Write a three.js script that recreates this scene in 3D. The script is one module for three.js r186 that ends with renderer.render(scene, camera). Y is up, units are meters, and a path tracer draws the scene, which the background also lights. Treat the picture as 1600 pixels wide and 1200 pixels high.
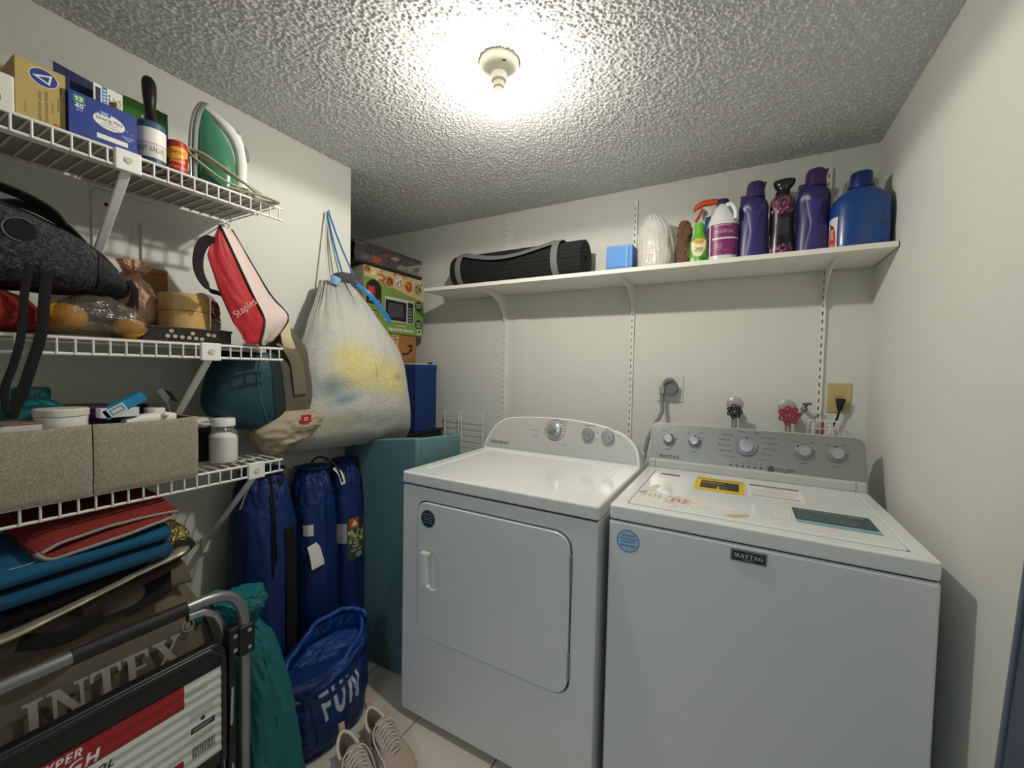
import * as THREE from 'three';
import { RoundedBoxGeometry } from 'three/addons/geometries/RoundedBoxGeometry.js';
import { ImprovedNoise } from 'three/addons/math/ImprovedNoise.js';
import { mergeGeometries, toCreasedNormals } from 'three/addons/utils/BufferGeometryUtils.js';
import { RectAreaLightUniformsLib } from 'three/addons/lights/RectAreaLightUniformsLib.js';

// ---------- camera, light, exposure ----------
const scene = new THREE.Scene();
scene.background = new THREE.Color(0x000000);
const camera = new THREE.PerspectiveCamera(86.06, 1600 / 1200, 0.02, 30);
camera.rotation.order = 'YXZ';
camera.position.set(-0.437, 1.3075, 2.0739);
camera.rotation.set(-0.0367, 0.5055, 0.0198);
const renderer = new THREE.WebGLRenderer({ antialias: true });
renderer.toneMapping = THREE.LinearToneMapping;
renderer.toneMappingExposure = 1.22;
renderer.shadowMap.enabled = true;
RectAreaLightUniformsLib.init();
const BULB = [-1.083, 2.072, 1.022], BULB_POWER = 0.68, BULB_DOWN = 0.98, UNSEEN_HALL_POWER = 7.5;
const bulbLight = new THREE.PointLight(new THREE.Color(1, 0.955, 0.85), BULB_POWER);
bulbLight.position.set(...BULB); bulbLight.castShadow = true; bulbLight.shadow.radius = 0.7; scene.add(bulbLight);
// the LED bulb's opaque collar sends most of its light down and sideways
const bulbDown = new THREE.SpotLight(new THREE.Color(1, 0.955, 0.85), BULB_DOWN, 0, PI2(), 0.07);
bulbDown.position.set(...BULB); bulbDown.target.position.set(BULB[0], 0, BULB[2]); bulbDown.castShadow = true; bulbDown.shadow.radius = 0.9; scene.add(bulbDown, bulbDown.target);
function PI2() { return Math.PI / 2 - 0.001; }
// unseen hall lamp, out of view behind the camera, placed to light the machine fronts
const unseenHallLight = new THREE.RectAreaLight(new THREE.Color(0.66, 0.83, 1), UNSEEN_HALL_POWER, 0.6, 0.6);
unseenHallLight.position.set(-0.82, 2.165, 3.3); unseenHallLight.rotation.x = -Math.PI / 2; scene.add(unseenHallLight);

// ---------- helpers ----------
const V = (x, y, z) => new THREE.Vector3(x, y, z), PI = Math.PI, { clamp, lerp, smoothstep } = THREE.MathUtils;
let seedState = 12345;
const rnd = () => { seedState = (seedState * 1664525 + 1013904223) >>> 0; return seedState / 4294967296; };
const noiser = new ImprovedNoise();
const nz = (x, y, z) => noiser.noise(x, y, z);
const fbm = (x, y, z) => nz(x, y, z) * 0.6 + nz(x * 2.1, y * 2.1, z * 2.1) * 0.3 + nz(x * 4.3, y * 4.3, z * 4.3) * 0.15;
const ridge = (x, y, z) => (0.5 - Math.abs(nz(x, y, z))) + 0.5 * (0.5 - Math.abs(nz(x * 2.2 + 7, y * 2.2, z * 2.2)));
const counts = new Map();
function numbered(n) { const c = counts.get(n) ?? 0; counts.set(n, c + 1); return c ? n + '_' + String(c).padStart(3, '0') : n; }
function thing(name, label, category, pos = [0, 0, 0], group) {
  const o = new THREE.Group(); o.name = numbered(name); o.position.set(...pos); scene.add(o);
  o.userData = { label, category }; if (group) o.userData.group = group;
  return o;
}
function struct(name, geo, mat, parent = scene) {
  const m = new THREE.Mesh(geo, mat); m.name = parent === scene ? name : name; m.castShadow = m.receiveShadow = true;
  if (parent === scene) m.userData.kind = 'structure'; parent.add(m); return m;
}
// geometry is authored in world coordinates; part() makes it local to the thing's base
function origin(p) { const o = V(0, 0, 0); while (p && p !== scene) { o.add(p.position); p = p.parent; } return o; }
function part(parent, name, geo, mat, label) {
  const g = Array.isArray(geo) ? join(geo) : geo, o = origin(parent);
  g.translate(-o.x, -o.y, -o.z);
  const m = new THREE.Mesh(g, mat); m.name = name; m.castShadow = m.receiveShadow = true;
  if (label) m.userData.label = label;
  parent.add(m); return m;
}
function join(list) {
  const a = list.map((g) => { const q = g.index ? g.toNonIndexed() : g; for (const k of Object.keys(q.attributes)) if (!['position', 'normal', 'uv'].includes(k)) q.deleteAttribute(k); return q; });
  return mergeGeometries(a);
}
function gt(g, p = [0, 0, 0], r = [0, 0, 0], s) {
  if (s) g.scale(s[0], s[1], s[2]);
  if (r[0]) g.rotateX(r[0]); if (r[2]) g.rotateZ(r[2]); if (r[1]) g.rotateY(r[1]);
  return g.translate(p[0], p[1], p[2]);
}
const boxR = (x0, x1, y0, y1, z0, z1, r = 0.003, seg = 3) => { const w = x1 - x0, h = y1 - y0, d = z1 - z0; return new RoundedBoxGeometry(w, h, d, seg, Math.min(r, w / 2.01, h / 2.01, d / 2.01)).translate((x0 + x1) / 2, (y0 + y1) / 2, (z0 + z1) / 2); };
const box = (x0, x1, y0, y1, z0, z1) => new THREE.BoxGeometry(x1 - x0, y1 - y0, z1 - z0).translate((x0 + x1) / 2, (y0 + y1) / 2, (z0 + z1) / 2);
const lathe = (pts, seg = 32) => new THREE.LatheGeometry(pts.map((p) => new THREE.Vector2(Math.max(p[0], 0.00001), p[1])), seg);
function lathe2(pts, p, seg = 32, rot = [0, 0, 0]) { return gt(toCreasedNormals(lathe(pts, seg), 0.6), p, rot); }
function tube(pts, r, seg = 6, closed = false, tension = 0.5, per = 6) {
  const c = new THREE.CatmullRomCurve3(pts.map((p) => V(...p)), closed, 'catmullrom', tension);
  return new THREE.TubeGeometry(c, Math.max(2, (pts.length - 1) * per), r, seg, closed);
}
function rod(a, b, r, seg = 8) { const d = V(...b).sub(V(...a)), g = new THREE.CylinderGeometry(r, r, d.length(), seg); g.applyQuaternion(new THREE.Quaternion().setFromUnitVectors(V(0, 1, 0), d.clone().normalize())); return g.translate((a[0] + b[0]) / 2, (a[1] + b[1]) / 2, (a[2] + b[2]) / 2); }
function bar(a, b, w, h, up = V(0, 1, 0)) { // flat bar from a to b
  const A = V(...a), d = V(...b).sub(A), L = d.length(), z = d.clone().normalize(), x = up.clone().cross(z).normalize(), y = z.clone().cross(x);
  return new RoundedBoxGeometry(w, h, L, 2, Math.min(w, h) * 0.3).translate(0, 0, L / 2).applyMatrix4(new THREE.Matrix4().makeBasis(x, y, z)).translate(A.x, A.y, A.z);
}
// ribbon: a flat strap following points, width along the given direction
function ribbon(pts, w, th, dir, per = 8) {
  const c = new THREE.CatmullRomCurve3(pts.map((p) => V(...p))), n = (pts.length - 1) * per, D = V(...dir).normalize();
  const f = (u, v) => { const p = c.getPoint(u), t = c.getTangent(u), s = D.clone().addScaledVector(t, -D.dot(t)).normalize(); return p.addScaledVector(s, (v - 0.5) * w); };
  return sheet(f, n, 2, th);
}
// a closed thin shell over f(u, v)
function sheet(f, nu, nv, th) {
  const P = [], N = [], e = 1e-3;
  for (let j = 0; j <= nv; j++) for (let i = 0; i <= nu; i++) {
    const u = i / nu, v = j / nv, p = f(u, v), a = f(Math.min(1, u + e), v).sub(f(Math.max(0, u - e), v)), b = f(u, Math.min(1, v + e)).sub(f(u, Math.max(0, v - e)));
    P.push(p); N.push(a.cross(b).normalize());
  }
  const pos = [], uv = [], idx = [], W = nu + 1, K = W * (nv + 1);
  for (const s of [0.5, -0.5]) for (let k = 0; k < K; k++) { const q = P[k].clone().addScaledVector(N[k], s * th); pos.push(q.x, q.y, q.z); uv.push((k % W) / nu, Math.floor(k / W) / nv); }
  for (let j = 0; j < nv; j++) for (let i = 0; i < nu; i++) { const a = j * W + i, b = a + 1, c = a + W, d = c + 1; idx.push(a, b, d, a, d, c, K + a, K + d, K + b, K + a, K + c, K + d); }
  const edge = (list) => { for (let i = 0; i + 1 < list.length; i++) { const a = list[i], b = list[i + 1]; idx.push(a, K + b, b, a, K + a, K + b); } };
  const bot = [...Array(W).keys()], top = bot.map((i) => nv * W + i), lf = [...Array(nv + 1).keys()].map((j) => j * W), rt = lf.map((i) => i + nu);
  edge(bot); edge(top.reverse()); edge(lf.reverse()); edge(rt);
  const g = new THREE.BufferGeometry(); g.setAttribute('position', new THREE.Float32BufferAttribute(pos, 3)); g.setAttribute('uv', new THREE.Float32BufferAttribute(uv, 2)); g.setIndex(idx);
  g.computeVertexNormals(); return g;
}
// loft through superellipse sections; ax is the axis the sections are stacked along. surf(t, angle) gives any point.
// section: [cx, cy, cz, half1, half2, exponent, twist]
function surfOf(secs, ax = 'y', wr) {
  const AX = { y: [V(1, 0, 0), V(0, 0, 1)], z: [V(1, 0, 0), V(0, 1, 0)], x: [V(0, 0, -1), V(0, 1, 0)] }[ax], n = secs.length - 1;
  const S = secs.map((s) => [s[0], s[1], s[2], s[3], s[4], s[5] ?? 2, s[6] ?? 0]);
  const cr = (a, b, c, d, t) => { const m1 = (c - a) / 2, m2 = (d - b) / 2, t2 = t * t, t3 = t2 * t; return (2 * t3 - 3 * t2 + 1) * b + (t3 - 2 * t2 + t) * m1 + (-2 * t3 + 3 * t2) * c + (t3 - t2) * m2; };
  return (t, a) => {
    const x = clamp(t, 0, 1) * n, i = Math.min(n - 1, Math.floor(x)), k = x - i, q = [];
    for (let c = 0; c < 7; c++) q.push(cr(S[Math.max(0, i - 1)][c], S[i][c], S[i + 1][c], S[Math.min(n, i + 2)][c], k));
    const ca = Math.cos(a), sa = Math.sin(a), e = Math.max(1, q[5]), h = Math.pow(Math.pow(Math.abs(ca), e) + Math.pow(Math.abs(sa), e), -1 / e);
    let u = ca * h * Math.max(q[3], 0.0002), v = sa * h * Math.max(q[4], 0.0002);
    if (q[6]) { const c = Math.cos(q[6]), s = Math.sin(q[6]);[u, v] = [u * c - v * s, u * s + v * c]; }
    const c0 = V(q[0], q[1], q[2]), p = c0.clone().addScaledVector(AX[0], u).addScaledVector(AX[1], v);
    if (wr) { const d = wr(p, t, a); const r = p.clone().sub(c0), L = r.length(); if (L > 1e-6) p.addScaledVector(r, d / L); }
    return p;
  };
}
function skin(surf, n = 32, m = 24, { caps = true, um = 1, vm = 1, th = 0 } = {}) {
  const pos = [], uv = [], idx = [];
  for (let j = 0; j <= m; j++) for (let i = 0; i <= n; i++) { const p = surf(j / m, (i / n) * 2 * PI); pos.push(p.x, p.y, p.z); uv.push((i / n) * um, (j / m) * vm); }
  const W = n + 1;
  for (let j = 0; j < m; j++) for (let i = 0; i < n; i++) { const a = j * W + i, b = a + 1, c = a + W, d = c + 1; idx.push(a, c, d, a, d, b); }
  const g = new THREE.BufferGeometry(); g.setAttribute('position', new THREE.Float32BufferAttribute(pos, 3)); g.setAttribute('uv', new THREE.Float32BufferAttribute(uv, 2)); g.setIndex(idx);
  g.computeVertexNormals();
  const N = g.attributes.normal;
  for (let j = 0; j <= m; j++) { const a = j * W, b = a + n, v = V(N.getX(a) + N.getX(b), N.getY(a) + N.getY(b), N.getZ(a) + N.getZ(b)).normalize(); N.setXYZ(a, v.x, v.y, v.z); N.setXYZ(b, v.x, v.y, v.z); }
  // make normals point outwards
  let s = 0; const P = g.attributes.position, mid = Math.floor(m / 2), c = V(0, 0, 0);
  for (let i = 0; i < n; i++) c.add(V(P.getX(mid * W + i), P.getY(mid * W + i), P.getZ(mid * W + i))); c.multiplyScalar(1 / n);
  for (let i = 0; i < n; i++) { const k = mid * W + i; s += (P.getX(k) - c.x) * N.getX(k) + (P.getY(k) - c.y) * N.getY(k) + (P.getZ(k) - c.z) * N.getZ(k); }
  if (s < 0) { g.setIndex(idx.map((_, k) => idx[k - (k % 3) + [0, 2, 1][k % 3]])); for (let k = 0; k < N.count; k++) N.setXYZ(k, -N.getX(k), -N.getY(k), -N.getZ(k)); }
  if (!caps) return g;
  const list = [g.toNonIndexed()];
  for (const j of [0, m]) {
    const q = V(0, 0, 0); for (let i = 0; i < n; i++) q.add(surf(j / m, (i / n) * 2 * PI)); q.multiplyScalar(1 / n);
    const pp = [], tt = [];
    for (let i = 0; i < n; i++) { const a = surf(j / m, (i / n) * 2 * PI), b = surf(j / m, ((i + 1) / n) * 2 * PI); const o = (j === 0) === (s < 0) ? [q, b, a] : [q, a, b]; for (const v of o) { pp.push(v.x, v.y, v.z); tt.push(0.5 + (v.x - q.x), 0.5 + (v.z - q.z)); } }
    const cg = new THREE.BufferGeometry(); cg.setAttribute('position', new THREE.Float32BufferAttribute(pp, 3)); cg.setAttribute('uv', new THREE.Float32BufferAttribute(tt, 2)); cg.computeVertexNormals(); list.push(cg);
  }
  return mergeGeometries(list);
}
const loft = (secs, o = {}) => skin(surfOf(secs, o.ax, o.wr), o.n ?? 32, o.m ?? secs.length * 6, o);
// a thin printed patch that follows a lofted surface
function patch(surf, t0, t1, a0, a1, nu = 16, nv = 12, off = 0.0012) {
  const e = 1e-3, f = (u, v) => { const t = lerp(t0, t1, v), a = lerp(a0, a1, u), p = surf(t, a), n = surf(t, a + e).sub(surf(t, a - e)).cross(surf(Math.min(1, t + e), a).sub(surf(Math.max(0, t - e), a))).normalize(), c = surf(t, a).add(surf(t, a + PI)).multiplyScalar(0.5); if (n.dot(p.clone().sub(c)) < 0) n.negate(); return p.addScaledVector(n, off); };
  return sheet(f, nu, nv, 0.0006);
}
function boxUV(g, k = 1) { // uv in metres by the dominant axis
  const q = g.index ? g.toNonIndexed() : g, P = q.attributes.position, N = q.attributes.normal, uv = new Float32Array(P.count * 2);
  for (let i = 0; i < P.count; i++) {
    const ax = Math.abs(N.getX(i)), ay = Math.abs(N.getY(i)), az = Math.abs(N.getZ(i)), x = P.getX(i), y = P.getY(i), z = P.getZ(i);
    const [u, v] = ax >= ay && ax >= az ? [z, y] : ay >= az ? [x, z] : [x, y]; uv[2 * i] = u * k; uv[2 * i + 1] = v * k;
  }
  q.setAttribute('uv', new THREE.BufferAttribute(uv, 2)); return q;
}
function rrect(w, h, r, x = 0, y = 0) {
  const s = new THREE.Shape(), a = x - w / 2, b = y - h / 2, rr = typeof r === 'number' ? [r, r, r, r] : r; // order: bottom-left, bottom-right, top-right, top-left
  s.moveTo(a + rr[0], b); s.lineTo(a + w - rr[1], b); s.quadraticCurveTo(a + w, b, a + w, b + rr[1]); s.lineTo(a + w, b + h - rr[2]); s.quadraticCurveTo(a + w, b + h, a + w - rr[2], b + h);
  s.lineTo(a + rr[3], b + h); s.quadraticCurveTo(a, b + h, a, b + h - rr[3]); s.lineTo(a, b + rr[0]); s.quadraticCurveTo(a, b, a + rr[0], b); return s;
}
const extrude = (shape, depth, bevel = 0, seg = 3, curve = 12) => new THREE.ExtrudeGeometry(shape, { depth: depth - 2 * bevel, bevelEnabled: bevel > 0, bevelThickness: bevel, bevelSize: bevel, bevelOffset: -bevel, bevelSegments: seg, curveSegments: curve }).translate(0, 0, bevel);
function poly(pts) { const s = new THREE.Shape(); pts.forEach((p, i) => (i ? s.lineTo(...p) : s.moveTo(...p))); return s; }
// thin flat print; face is +z before rotation
const flat = (w, h, p, r = [0, 0, 0], th = 0.0008) => gt(new THREE.BoxGeometry(w, h, th), p, r);
const disc = (rad, p, r = [0, 0, 0], th = 0.0008) => { const g = new THREE.CylinderGeometry(rad, rad, th, 40).rotateX(PI / 2).rotateZ(0), P = g.attributes.position, uv = g.attributes.uv; for (let i = 0; i < P.count; i++) uv.setXY(i, 0.5 + P.getX(i) / rad / 2, 0.5 + P.getY(i) / rad / 2); return gt(g, p, r); };

// ---------- textures ----------
function ctex(w, h, draw, rep) {
  const c = document.createElement('canvas'); c.width = w; c.height = h; const x = c.getContext('2d'); draw(x, w, h);
  const t = new THREE.CanvasTexture(c); t.colorSpace = THREE.SRGBColorSpace; t.anisotropy = 8; if (rep) { t.wrapS = t.wrapT = THREE.RepeatWrapping; } return t;
}
function dtex(n, f, srgb = false) { // tiling grey or coloured noise
  const d = new Uint8Array(n * n * 4);
  for (let y = 0; y < n; y++) for (let x = 0; x < n; x++) { const v = f(x, y, n), o = (y * n + x) * 4; const q = Array.isArray(v) ? v : [v, v, v]; for (let k = 0; k < 3; k++) d[o + k] = clamp(q[k], 0, 255); d[o + 3] = 255; }
  const t = new THREE.DataTexture(d, n, n); t.wrapS = t.wrapT = THREE.RepeatWrapping; t.magFilter = THREE.LinearFilter; t.minFilter = THREE.LinearMipmapLinearFilter; t.generateMipmaps = true; if (srgb) t.colorSpace = THREE.SRGBColorSpace; t.needsUpdate = true; return t;
}
const rep = (t, x, y = x) => { const q = t.clone(); q.repeat.set(x, y); q.needsUpdate = true; return q; };
function tileNoise(n, cells, s) { // value noise that tiles
  const g = []; let st = s * 7919 + 17; const r = () => { st = (st * 1664525 + 1013904223) >>> 0; return st / 4294967296; };
  for (let i = 0; i < cells * cells; i++) g.push(r());
  return (x, y) => { const fx = (x / n) * cells, fy = (y / n) * cells, ix = Math.floor(fx), iy = Math.floor(fy), a = fx - ix, b = fy - iy, sa = a * a * (3 - 2 * a), sb = b * b * (3 - 2 * b), G = (i, j) => g[((j + cells) % cells) * cells + ((i + cells) % cells)]; return lerp(lerp(G(ix, iy), G(ix + 1, iy), sa), lerp(G(ix, iy + 1), G(ix + 1, iy + 1), sa), sb); };
}
const nA = tileNoise(256, 16, 1), nB = tileNoise(256, 64, 2), nC = tileNoise(256, 128, 3);
const T = {};
T.peel = dtex(256, (x, y) => 255 * (0.35 * nA(x, y) + 0.4 * nB(x, y) + 0.25 * nC(x, y)));
T.grain = dtex(256, (x, y) => 255 * (0.2 * nB(x, y) + 0.8 * nC(x, y)));
T.weave = dtex(128, (x, y) => 128 + 70 * Math.sin((x / 128) * 2 * PI * 32) * Math.sin((y / 128) * 2 * PI * 32) + 40 * (rnd() - 0.5));
T.heather = dtex(256, (x, y) => { const v = 205 + 45 * (rnd() - 0.5) + 60 * (nC(x, y) - 0.5) + 25 * (nB(x, y) - 0.5); return [v, v * 0.985, v * 0.95]; }, true);
T.felt = dtex(256, (x, y) => { const k = rnd(); const v = (k > 0.8 ? 215 : 120) + 110 * (nC(x, y) - 0.5) + 60 * (nB(x, y) - 0.5); return [v, v, v * 1.02]; }, true);
T.terry = dtex(256, (x, y) => 255 * (0.3 * nB(x, y) + 0.35 * nC(x, y) + 0.35 * rnd()));
T.brush = dtex(256, (x, y) => 150 + 55 * (tileNoiseRow(y) - 0.5) + 20 * (nB(x / 4, y) - 0.5));
function tileNoiseRow(y) { return Math.abs(Math.sin(y * 127.1) * 43758.5453) % 1; }
T.emboss = dtex(128, (x, y) => { const a = Math.sin(((x + y) / 128) * 2 * PI * 8), b = Math.sin(((x - y) / 128) * 2 * PI * 8); return 128 + 60 * a + 60 * b; });
T.crinkle = dtex(256, (x, y) => 255 * (1 - Math.abs(nA(x, y) - 0.5) * 1.3 - Math.abs(nB(x, y) - 0.5) * 0.5));

// ---------- materials ----------
const mat = (color, rough = 0.6, o = {}) => { const P = o.sheen !== undefined || o.clearcoat !== undefined || o.transmission !== undefined; return new (P ? THREE.MeshPhysicalMaterial : THREE.MeshStandardMaterial)({ color, roughness: rough, ...o }); };
const print = (tex, rough = 0.55, o = {}) => mat(0xffffff, rough, { map: tex, ...o });
const M = {};
M.wall = mat(0xdcddd6, 0.75, { bumpMap: rep(T.peel, 5), bumpScale: 0.0006 });
M.wallPlain = mat(0xd8d9d0, 0.8);
M.pop = mat(0xd3d4d3, 0.95);
M.tile = [0xd8d0c0, 0xd5cdbd, 0xdad3c4].map((c) => mat(c, 0.28, { bumpMap: rep(T.peel, 3), bumpScale: 0.0004 }));
M.grout = mat(0x6b655c, 0.9);
M.white = mat(0xe6e8ea, 0.3, { clearcoat: 0.4, clearcoatRoughness: 0.15, bumpMap: rep(T.grain, 9), bumpScale: 0.00012 });
M.whiteTop = mat(0xeceeec, 0.22, { clearcoat: 0.6, clearcoatRoughness: 0.1 });
M.gapShade = mat(0x3a3d40, 0.7);  // dark grey stands in for the shade inside panel gaps
M.shelf = mat(0xe9e8e0, 0.5);
M.wire = mat(0xe9e8df, 0.35);
M.steel = mat(0x9a9a95, 0.36, { metalness: 0.75, bumpMap: rep(T.brush, 1, 3), bumpScale: 0.0001 });
M.chrome = mat(0xc9cacc, 0.18, { metalness: 1 });
M.silver = mat(0xb9bbbd, 0.32, { metalness: 0.9 });
M.black = mat(0x0d0d0f, 0.6);
M.blackGloss = mat(0x08080a, 0.25);
M.blackCloth = mat(0x0c0c0e, 0.9, { bumpMap: rep(T.weave, 8), bumpScale: 0.0006 });
M.darkGrey = mat(0x4a4c4f, 0.5);
M.grey = mat(0x8d8f90, 0.5);
M.card = mat(0xa5784e, 0.85);
M.whitePlastic = mat(0xeeeee8, 0.35);
M.paper = mat(0xece9df, 0.8);

// ---------- the room ----------
const H = 2.2016, XL = -2.012, ZC = 0.776, XA = -2.862, ZF = 2.5;
{ // floor: grout slab with single tiles
  const f = new THREE.Group(); f.name = 'floor'; f.userData.kind = 'structure'; scene.add(f);
  struct('grout_bed', boxUV(box(-3.0, 0.9, -0.1, -0.004, -0.15, 4.4)), M.grout, f);
  const s = 0.335, gx = -1.441, gz = 1.12, g = 0.0022, geos = [0, 1, 2].map(() => boxUV(boxR(-s / 2 + g, s / 2 - g, -0.01, 0, -s / 2 + g, s / 2 - g, 0.0015, 1)));
  for (let i = -5; i < 8; i++) for (let k = -4; k < 10; k++) {
    const x = gx + (i + 0.5) * s, z = gz + (k + 0.5) * s - s; if (x < -2.95 || x > 0.85 || z < -0.1 || z > 4.3) continue;
    const m = new THREE.Mesh(geos[0], M.tile[Math.floor(rnd() * 3)]); m.name = 'floor_tile'; m.position.set(x, 0, z); m.receiveShadow = true; f.add(m);
  }
}
{ // popcorn ceiling: real blobs
  const x0 = XA - 0.02, x1 = 0.02, z0 = -0.02, z1 = ZF + 0.02, st = 0.0029, nx = Math.round((x1 - x0) / st), nzz = Math.round((z1 - z0) / st), cell = 0.006;
  const hash = (i, j, k) => { let h = Math.imul(i + 1000, 374761393) ^ Math.imul(j + 1000, 668265263) ^ Math.imul(k + 7, 2147483647 - 91); h = Math.imul(h ^ (h >>> 13), 1274126177); return ((h ^ (h >>> 16)) >>> 0) / 4294967296; };
  const pos = new Float32Array((nx + 1) * (nzz + 1) * 3), idx = new Uint32Array(nx * nzz * 6);
  let o = 0;
  for (let k = 0; k <= nzz; k++) for (let i = 0; i <= nx; i++) {
    const x = x0 + i * st, z = z0 + k * st, ci = Math.floor(x / cell), ck = Math.floor(z / cell); let h = 0;
    for (let a = -1; a <= 1; a++) for (let b = -1; b <= 1; b++) {
      const I = ci + a, K = ck + b, px = (I + 0.5 + (hash(I, K, 1) - 0.5) * 0.9) * cell, pz = (K + 0.5 + (hash(I, K, 2) - 0.5) * 0.9) * cell, r = 0.0024 + 0.003 * hash(I, K, 3), hh = 0.0008 + 0.0058 * hash(I, K, 4) ** 1.4;
      const q = 1 - ((x - px) ** 2 + (z - pz) ** 2) / (r * r); if (q > 0) h = Math.max(h, hh * Math.sqrt(q));
    }
    pos[o++] = x; pos[o++] = H - h; pos[o++] = z;
  }
  o = 0; const W = nx + 1;
  for (let k = 0; k < nzz; k++) for (let i = 0; i < nx; i++) { const a = k * W + i, b = a + 1, c = a + W, d = c + 1; idx[o++] = a; idx[o++] = b; idx[o++] = c; idx[o++] = b; idx[o++] = d; idx[o++] = c; }
  const g = new THREE.BufferGeometry(); g.setAttribute('position', new THREE.BufferAttribute(pos, 3)); g.setIndex(new THREE.BufferAttribute(idx, 1)); g.computeVertexNormals();
  const c = new THREE.Group(); c.name = 'ceiling'; c.userData.kind = 'structure'; scene.add(c);
  struct('popcorn_texture', g, M.pop, c);
  struct('ceiling_slab', box(-3.0, 0.9, H + 0.002, H + 0.12, -0.15, 4.4), M.wallPlain, c);
}
struct('wall_back', boxUV(box(-3.0, 0.12, 0, H, -0.12, 0)), M.wall);
struct('wall_left', boxUV(box(-2.98, XL, 0, H, ZC, ZF)), M.wall);
struct('wall_alcove', boxUV(box(-2.98, XA, 0, H, 0, ZC)), M.wall);
struct('wall_right', boxUV(box(0, 0.12, 0, H, 0, ZF)), M.wall);
{ // unseen wall behind the camera; its doorway is placed to admit the lamp light
  const g = [box(-2.98, -1.28, 0, H, ZF, ZF + 0.1), box(-0.38, 0.12, 0, H, ZF, ZF + 0.1), box(-1.28, -0.38, 2.04, H, ZF, ZF + 0.1)];
  struct('wall_front', boxUV(join(g)), M.wall);
  struct('trim_1', boxUV(join([box(-1.36, -1.27, 0, 2.12, ZF - 0.015, ZF), box(-0.39, -0.30, 0, 2.12, ZF - 0.015, ZF), box(-1.27, -0.39, 2.03, 2.12, ZF - 0.015, ZF)])), M.shelf);
  struct('wall_unseen_hall', boxUV(join([box(-2.3, 0.7, 0, H, 4.2, 4.3), box(-2.4, -2.3, 0, H, ZF + 0.1, 4.3), box(0.7, 0.8, 0, H, ZF + 0.1, 4.3), box(-2.4, -2.2, 0, H, ZF + 0.1, ZF + 0.12), box(0.1, 0.8, 0, H, ZF, ZF + 0.12)])), M.wallPlain);  // unseen hall, out of view, built around the lamp
}
{ // unseen hall ceiling lamp, out of view, lighting the fronts of the machines
  const t = thing('unseen_panel_lamp', 'unseen square hall lamp behind the camera, lighting the machine fronts', 'lamp', [-0.82, H, 3.3]);
  part(t, 'lamp_frame', boxR(-1.14, -0.5, H - 0.03, H, 2.98, 3.62, 0.006), M.whitePlastic);
  part(t, 'diffuser', box(-1.12, -0.52, H - 0.033, H - 0.03, 3.0, 3.6), mat(0xffffff, 0.5, { emissive: 0xdfeaff, emissiveIntensity: 2 }));
}
// old painted-over strip and patches on the walls
struct('trim_2', boxUV(boxR(-1.572, -1.492, 0.6, 2.19, -0.01, 0.0045, 0.003)), M.wall);
{
  const t = thing('blank_cover_plate', 'large painted blank plate with a missing screw, behind the top shelf brace', 'cover plate', [XL, 1.5, 1.57]);
  part(t, 'plate', boxUV(gt(extrude(rrect(0.078, 0.36, 0.02), 0.006, 0.002), [XL, 1.6, 1.597], [0, PI / 2, 0])), M.wall);
  part(t, 'screw_hole', gt(new THREE.CylinderGeometry(0.005, 0.005, 0.0015, 12), [XL + 0.0063, 1.745, 1.606], [0, 0, PI / 2]), M.black);
  const u = thing('blank_cover_plate', 'painted square blank plate on the wall behind the orange bag and tape', 'cover plate', [XL, 1.45, 1.43]);
  part(u, 'plate', boxUV(gt(extrude(rrect(0.235, 0.3, 0.006), 0.008, 0.002), [XL, 1.57, 1.4325 - 0.02], [0, PI / 2, 0])), M.wall);
}
{ // bare bulb lamp holder
  const t = thing('ceiling_lamp_holder', 'white porcelain ceiling lamp holder with one bare glowing bulb', 'lamp', [BULB[0], H, BULB[2]]);
  const cer = mat(0xd9d5c6, 0.3), p = [BULB[0], 0, BULB[2]];
  part(t, 'canopy', lathe2([[0, H - 0.002], [0.058, H - 0.002], [0.058, H - 0.012], [0.05, H - 0.02], [0.032, H - 0.03], [0.023, H - 0.036], [0.022, H - 0.055], [0.019, H - 0.057], [0, H - 0.057]].map(([r, y]) => [r, y]), p, 40), cer);
  part(t, 'socket_ring', lathe2([[0.0165, H - 0.055], [0.0165, H - 0.075], [0, H - 0.075]], p, 28), mat(0xcfcabb, 0.4));
  part(t, 'bulb_collar', lathe2([[0.0001, H - 0.0985], [0.0225, H - 0.0985], [0.0215, H - 0.094], [0.0165, H - 0.083], [0.013, H - 0.074], [0.0001, H - 0.074]], p, 32), mat(0xe0d2bd, 0.4));
  for (const a of [0.7, 0.7 + PI]) part(t, 'mounting_screw', gt(new THREE.BoxGeometry(0.012, 0.003, 0.004), [BULB[0] + 0.043 * Math.cos(a), H - 0.0235, BULB[2] + 0.043 * Math.sin(a)], [0, a, 0]), M.darkGrey);
  part(t, 'bulb', lathe2([[0, H - 0.099], [0.0222, H - 0.099], [0.0275, H - 0.109], [0.03, H - 0.12], [0.0305, H - 0.13], [0.029, H - 0.142], [0.0235, H - 0.153], [0.0155, H - 0.16], [0.007, H - 0.1635], [0, H - 0.1642]], p, 32), mat(0xffffff, 0.4, { emissive: 0xfff3d6, emissiveIntensity: 6 }));
}
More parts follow.
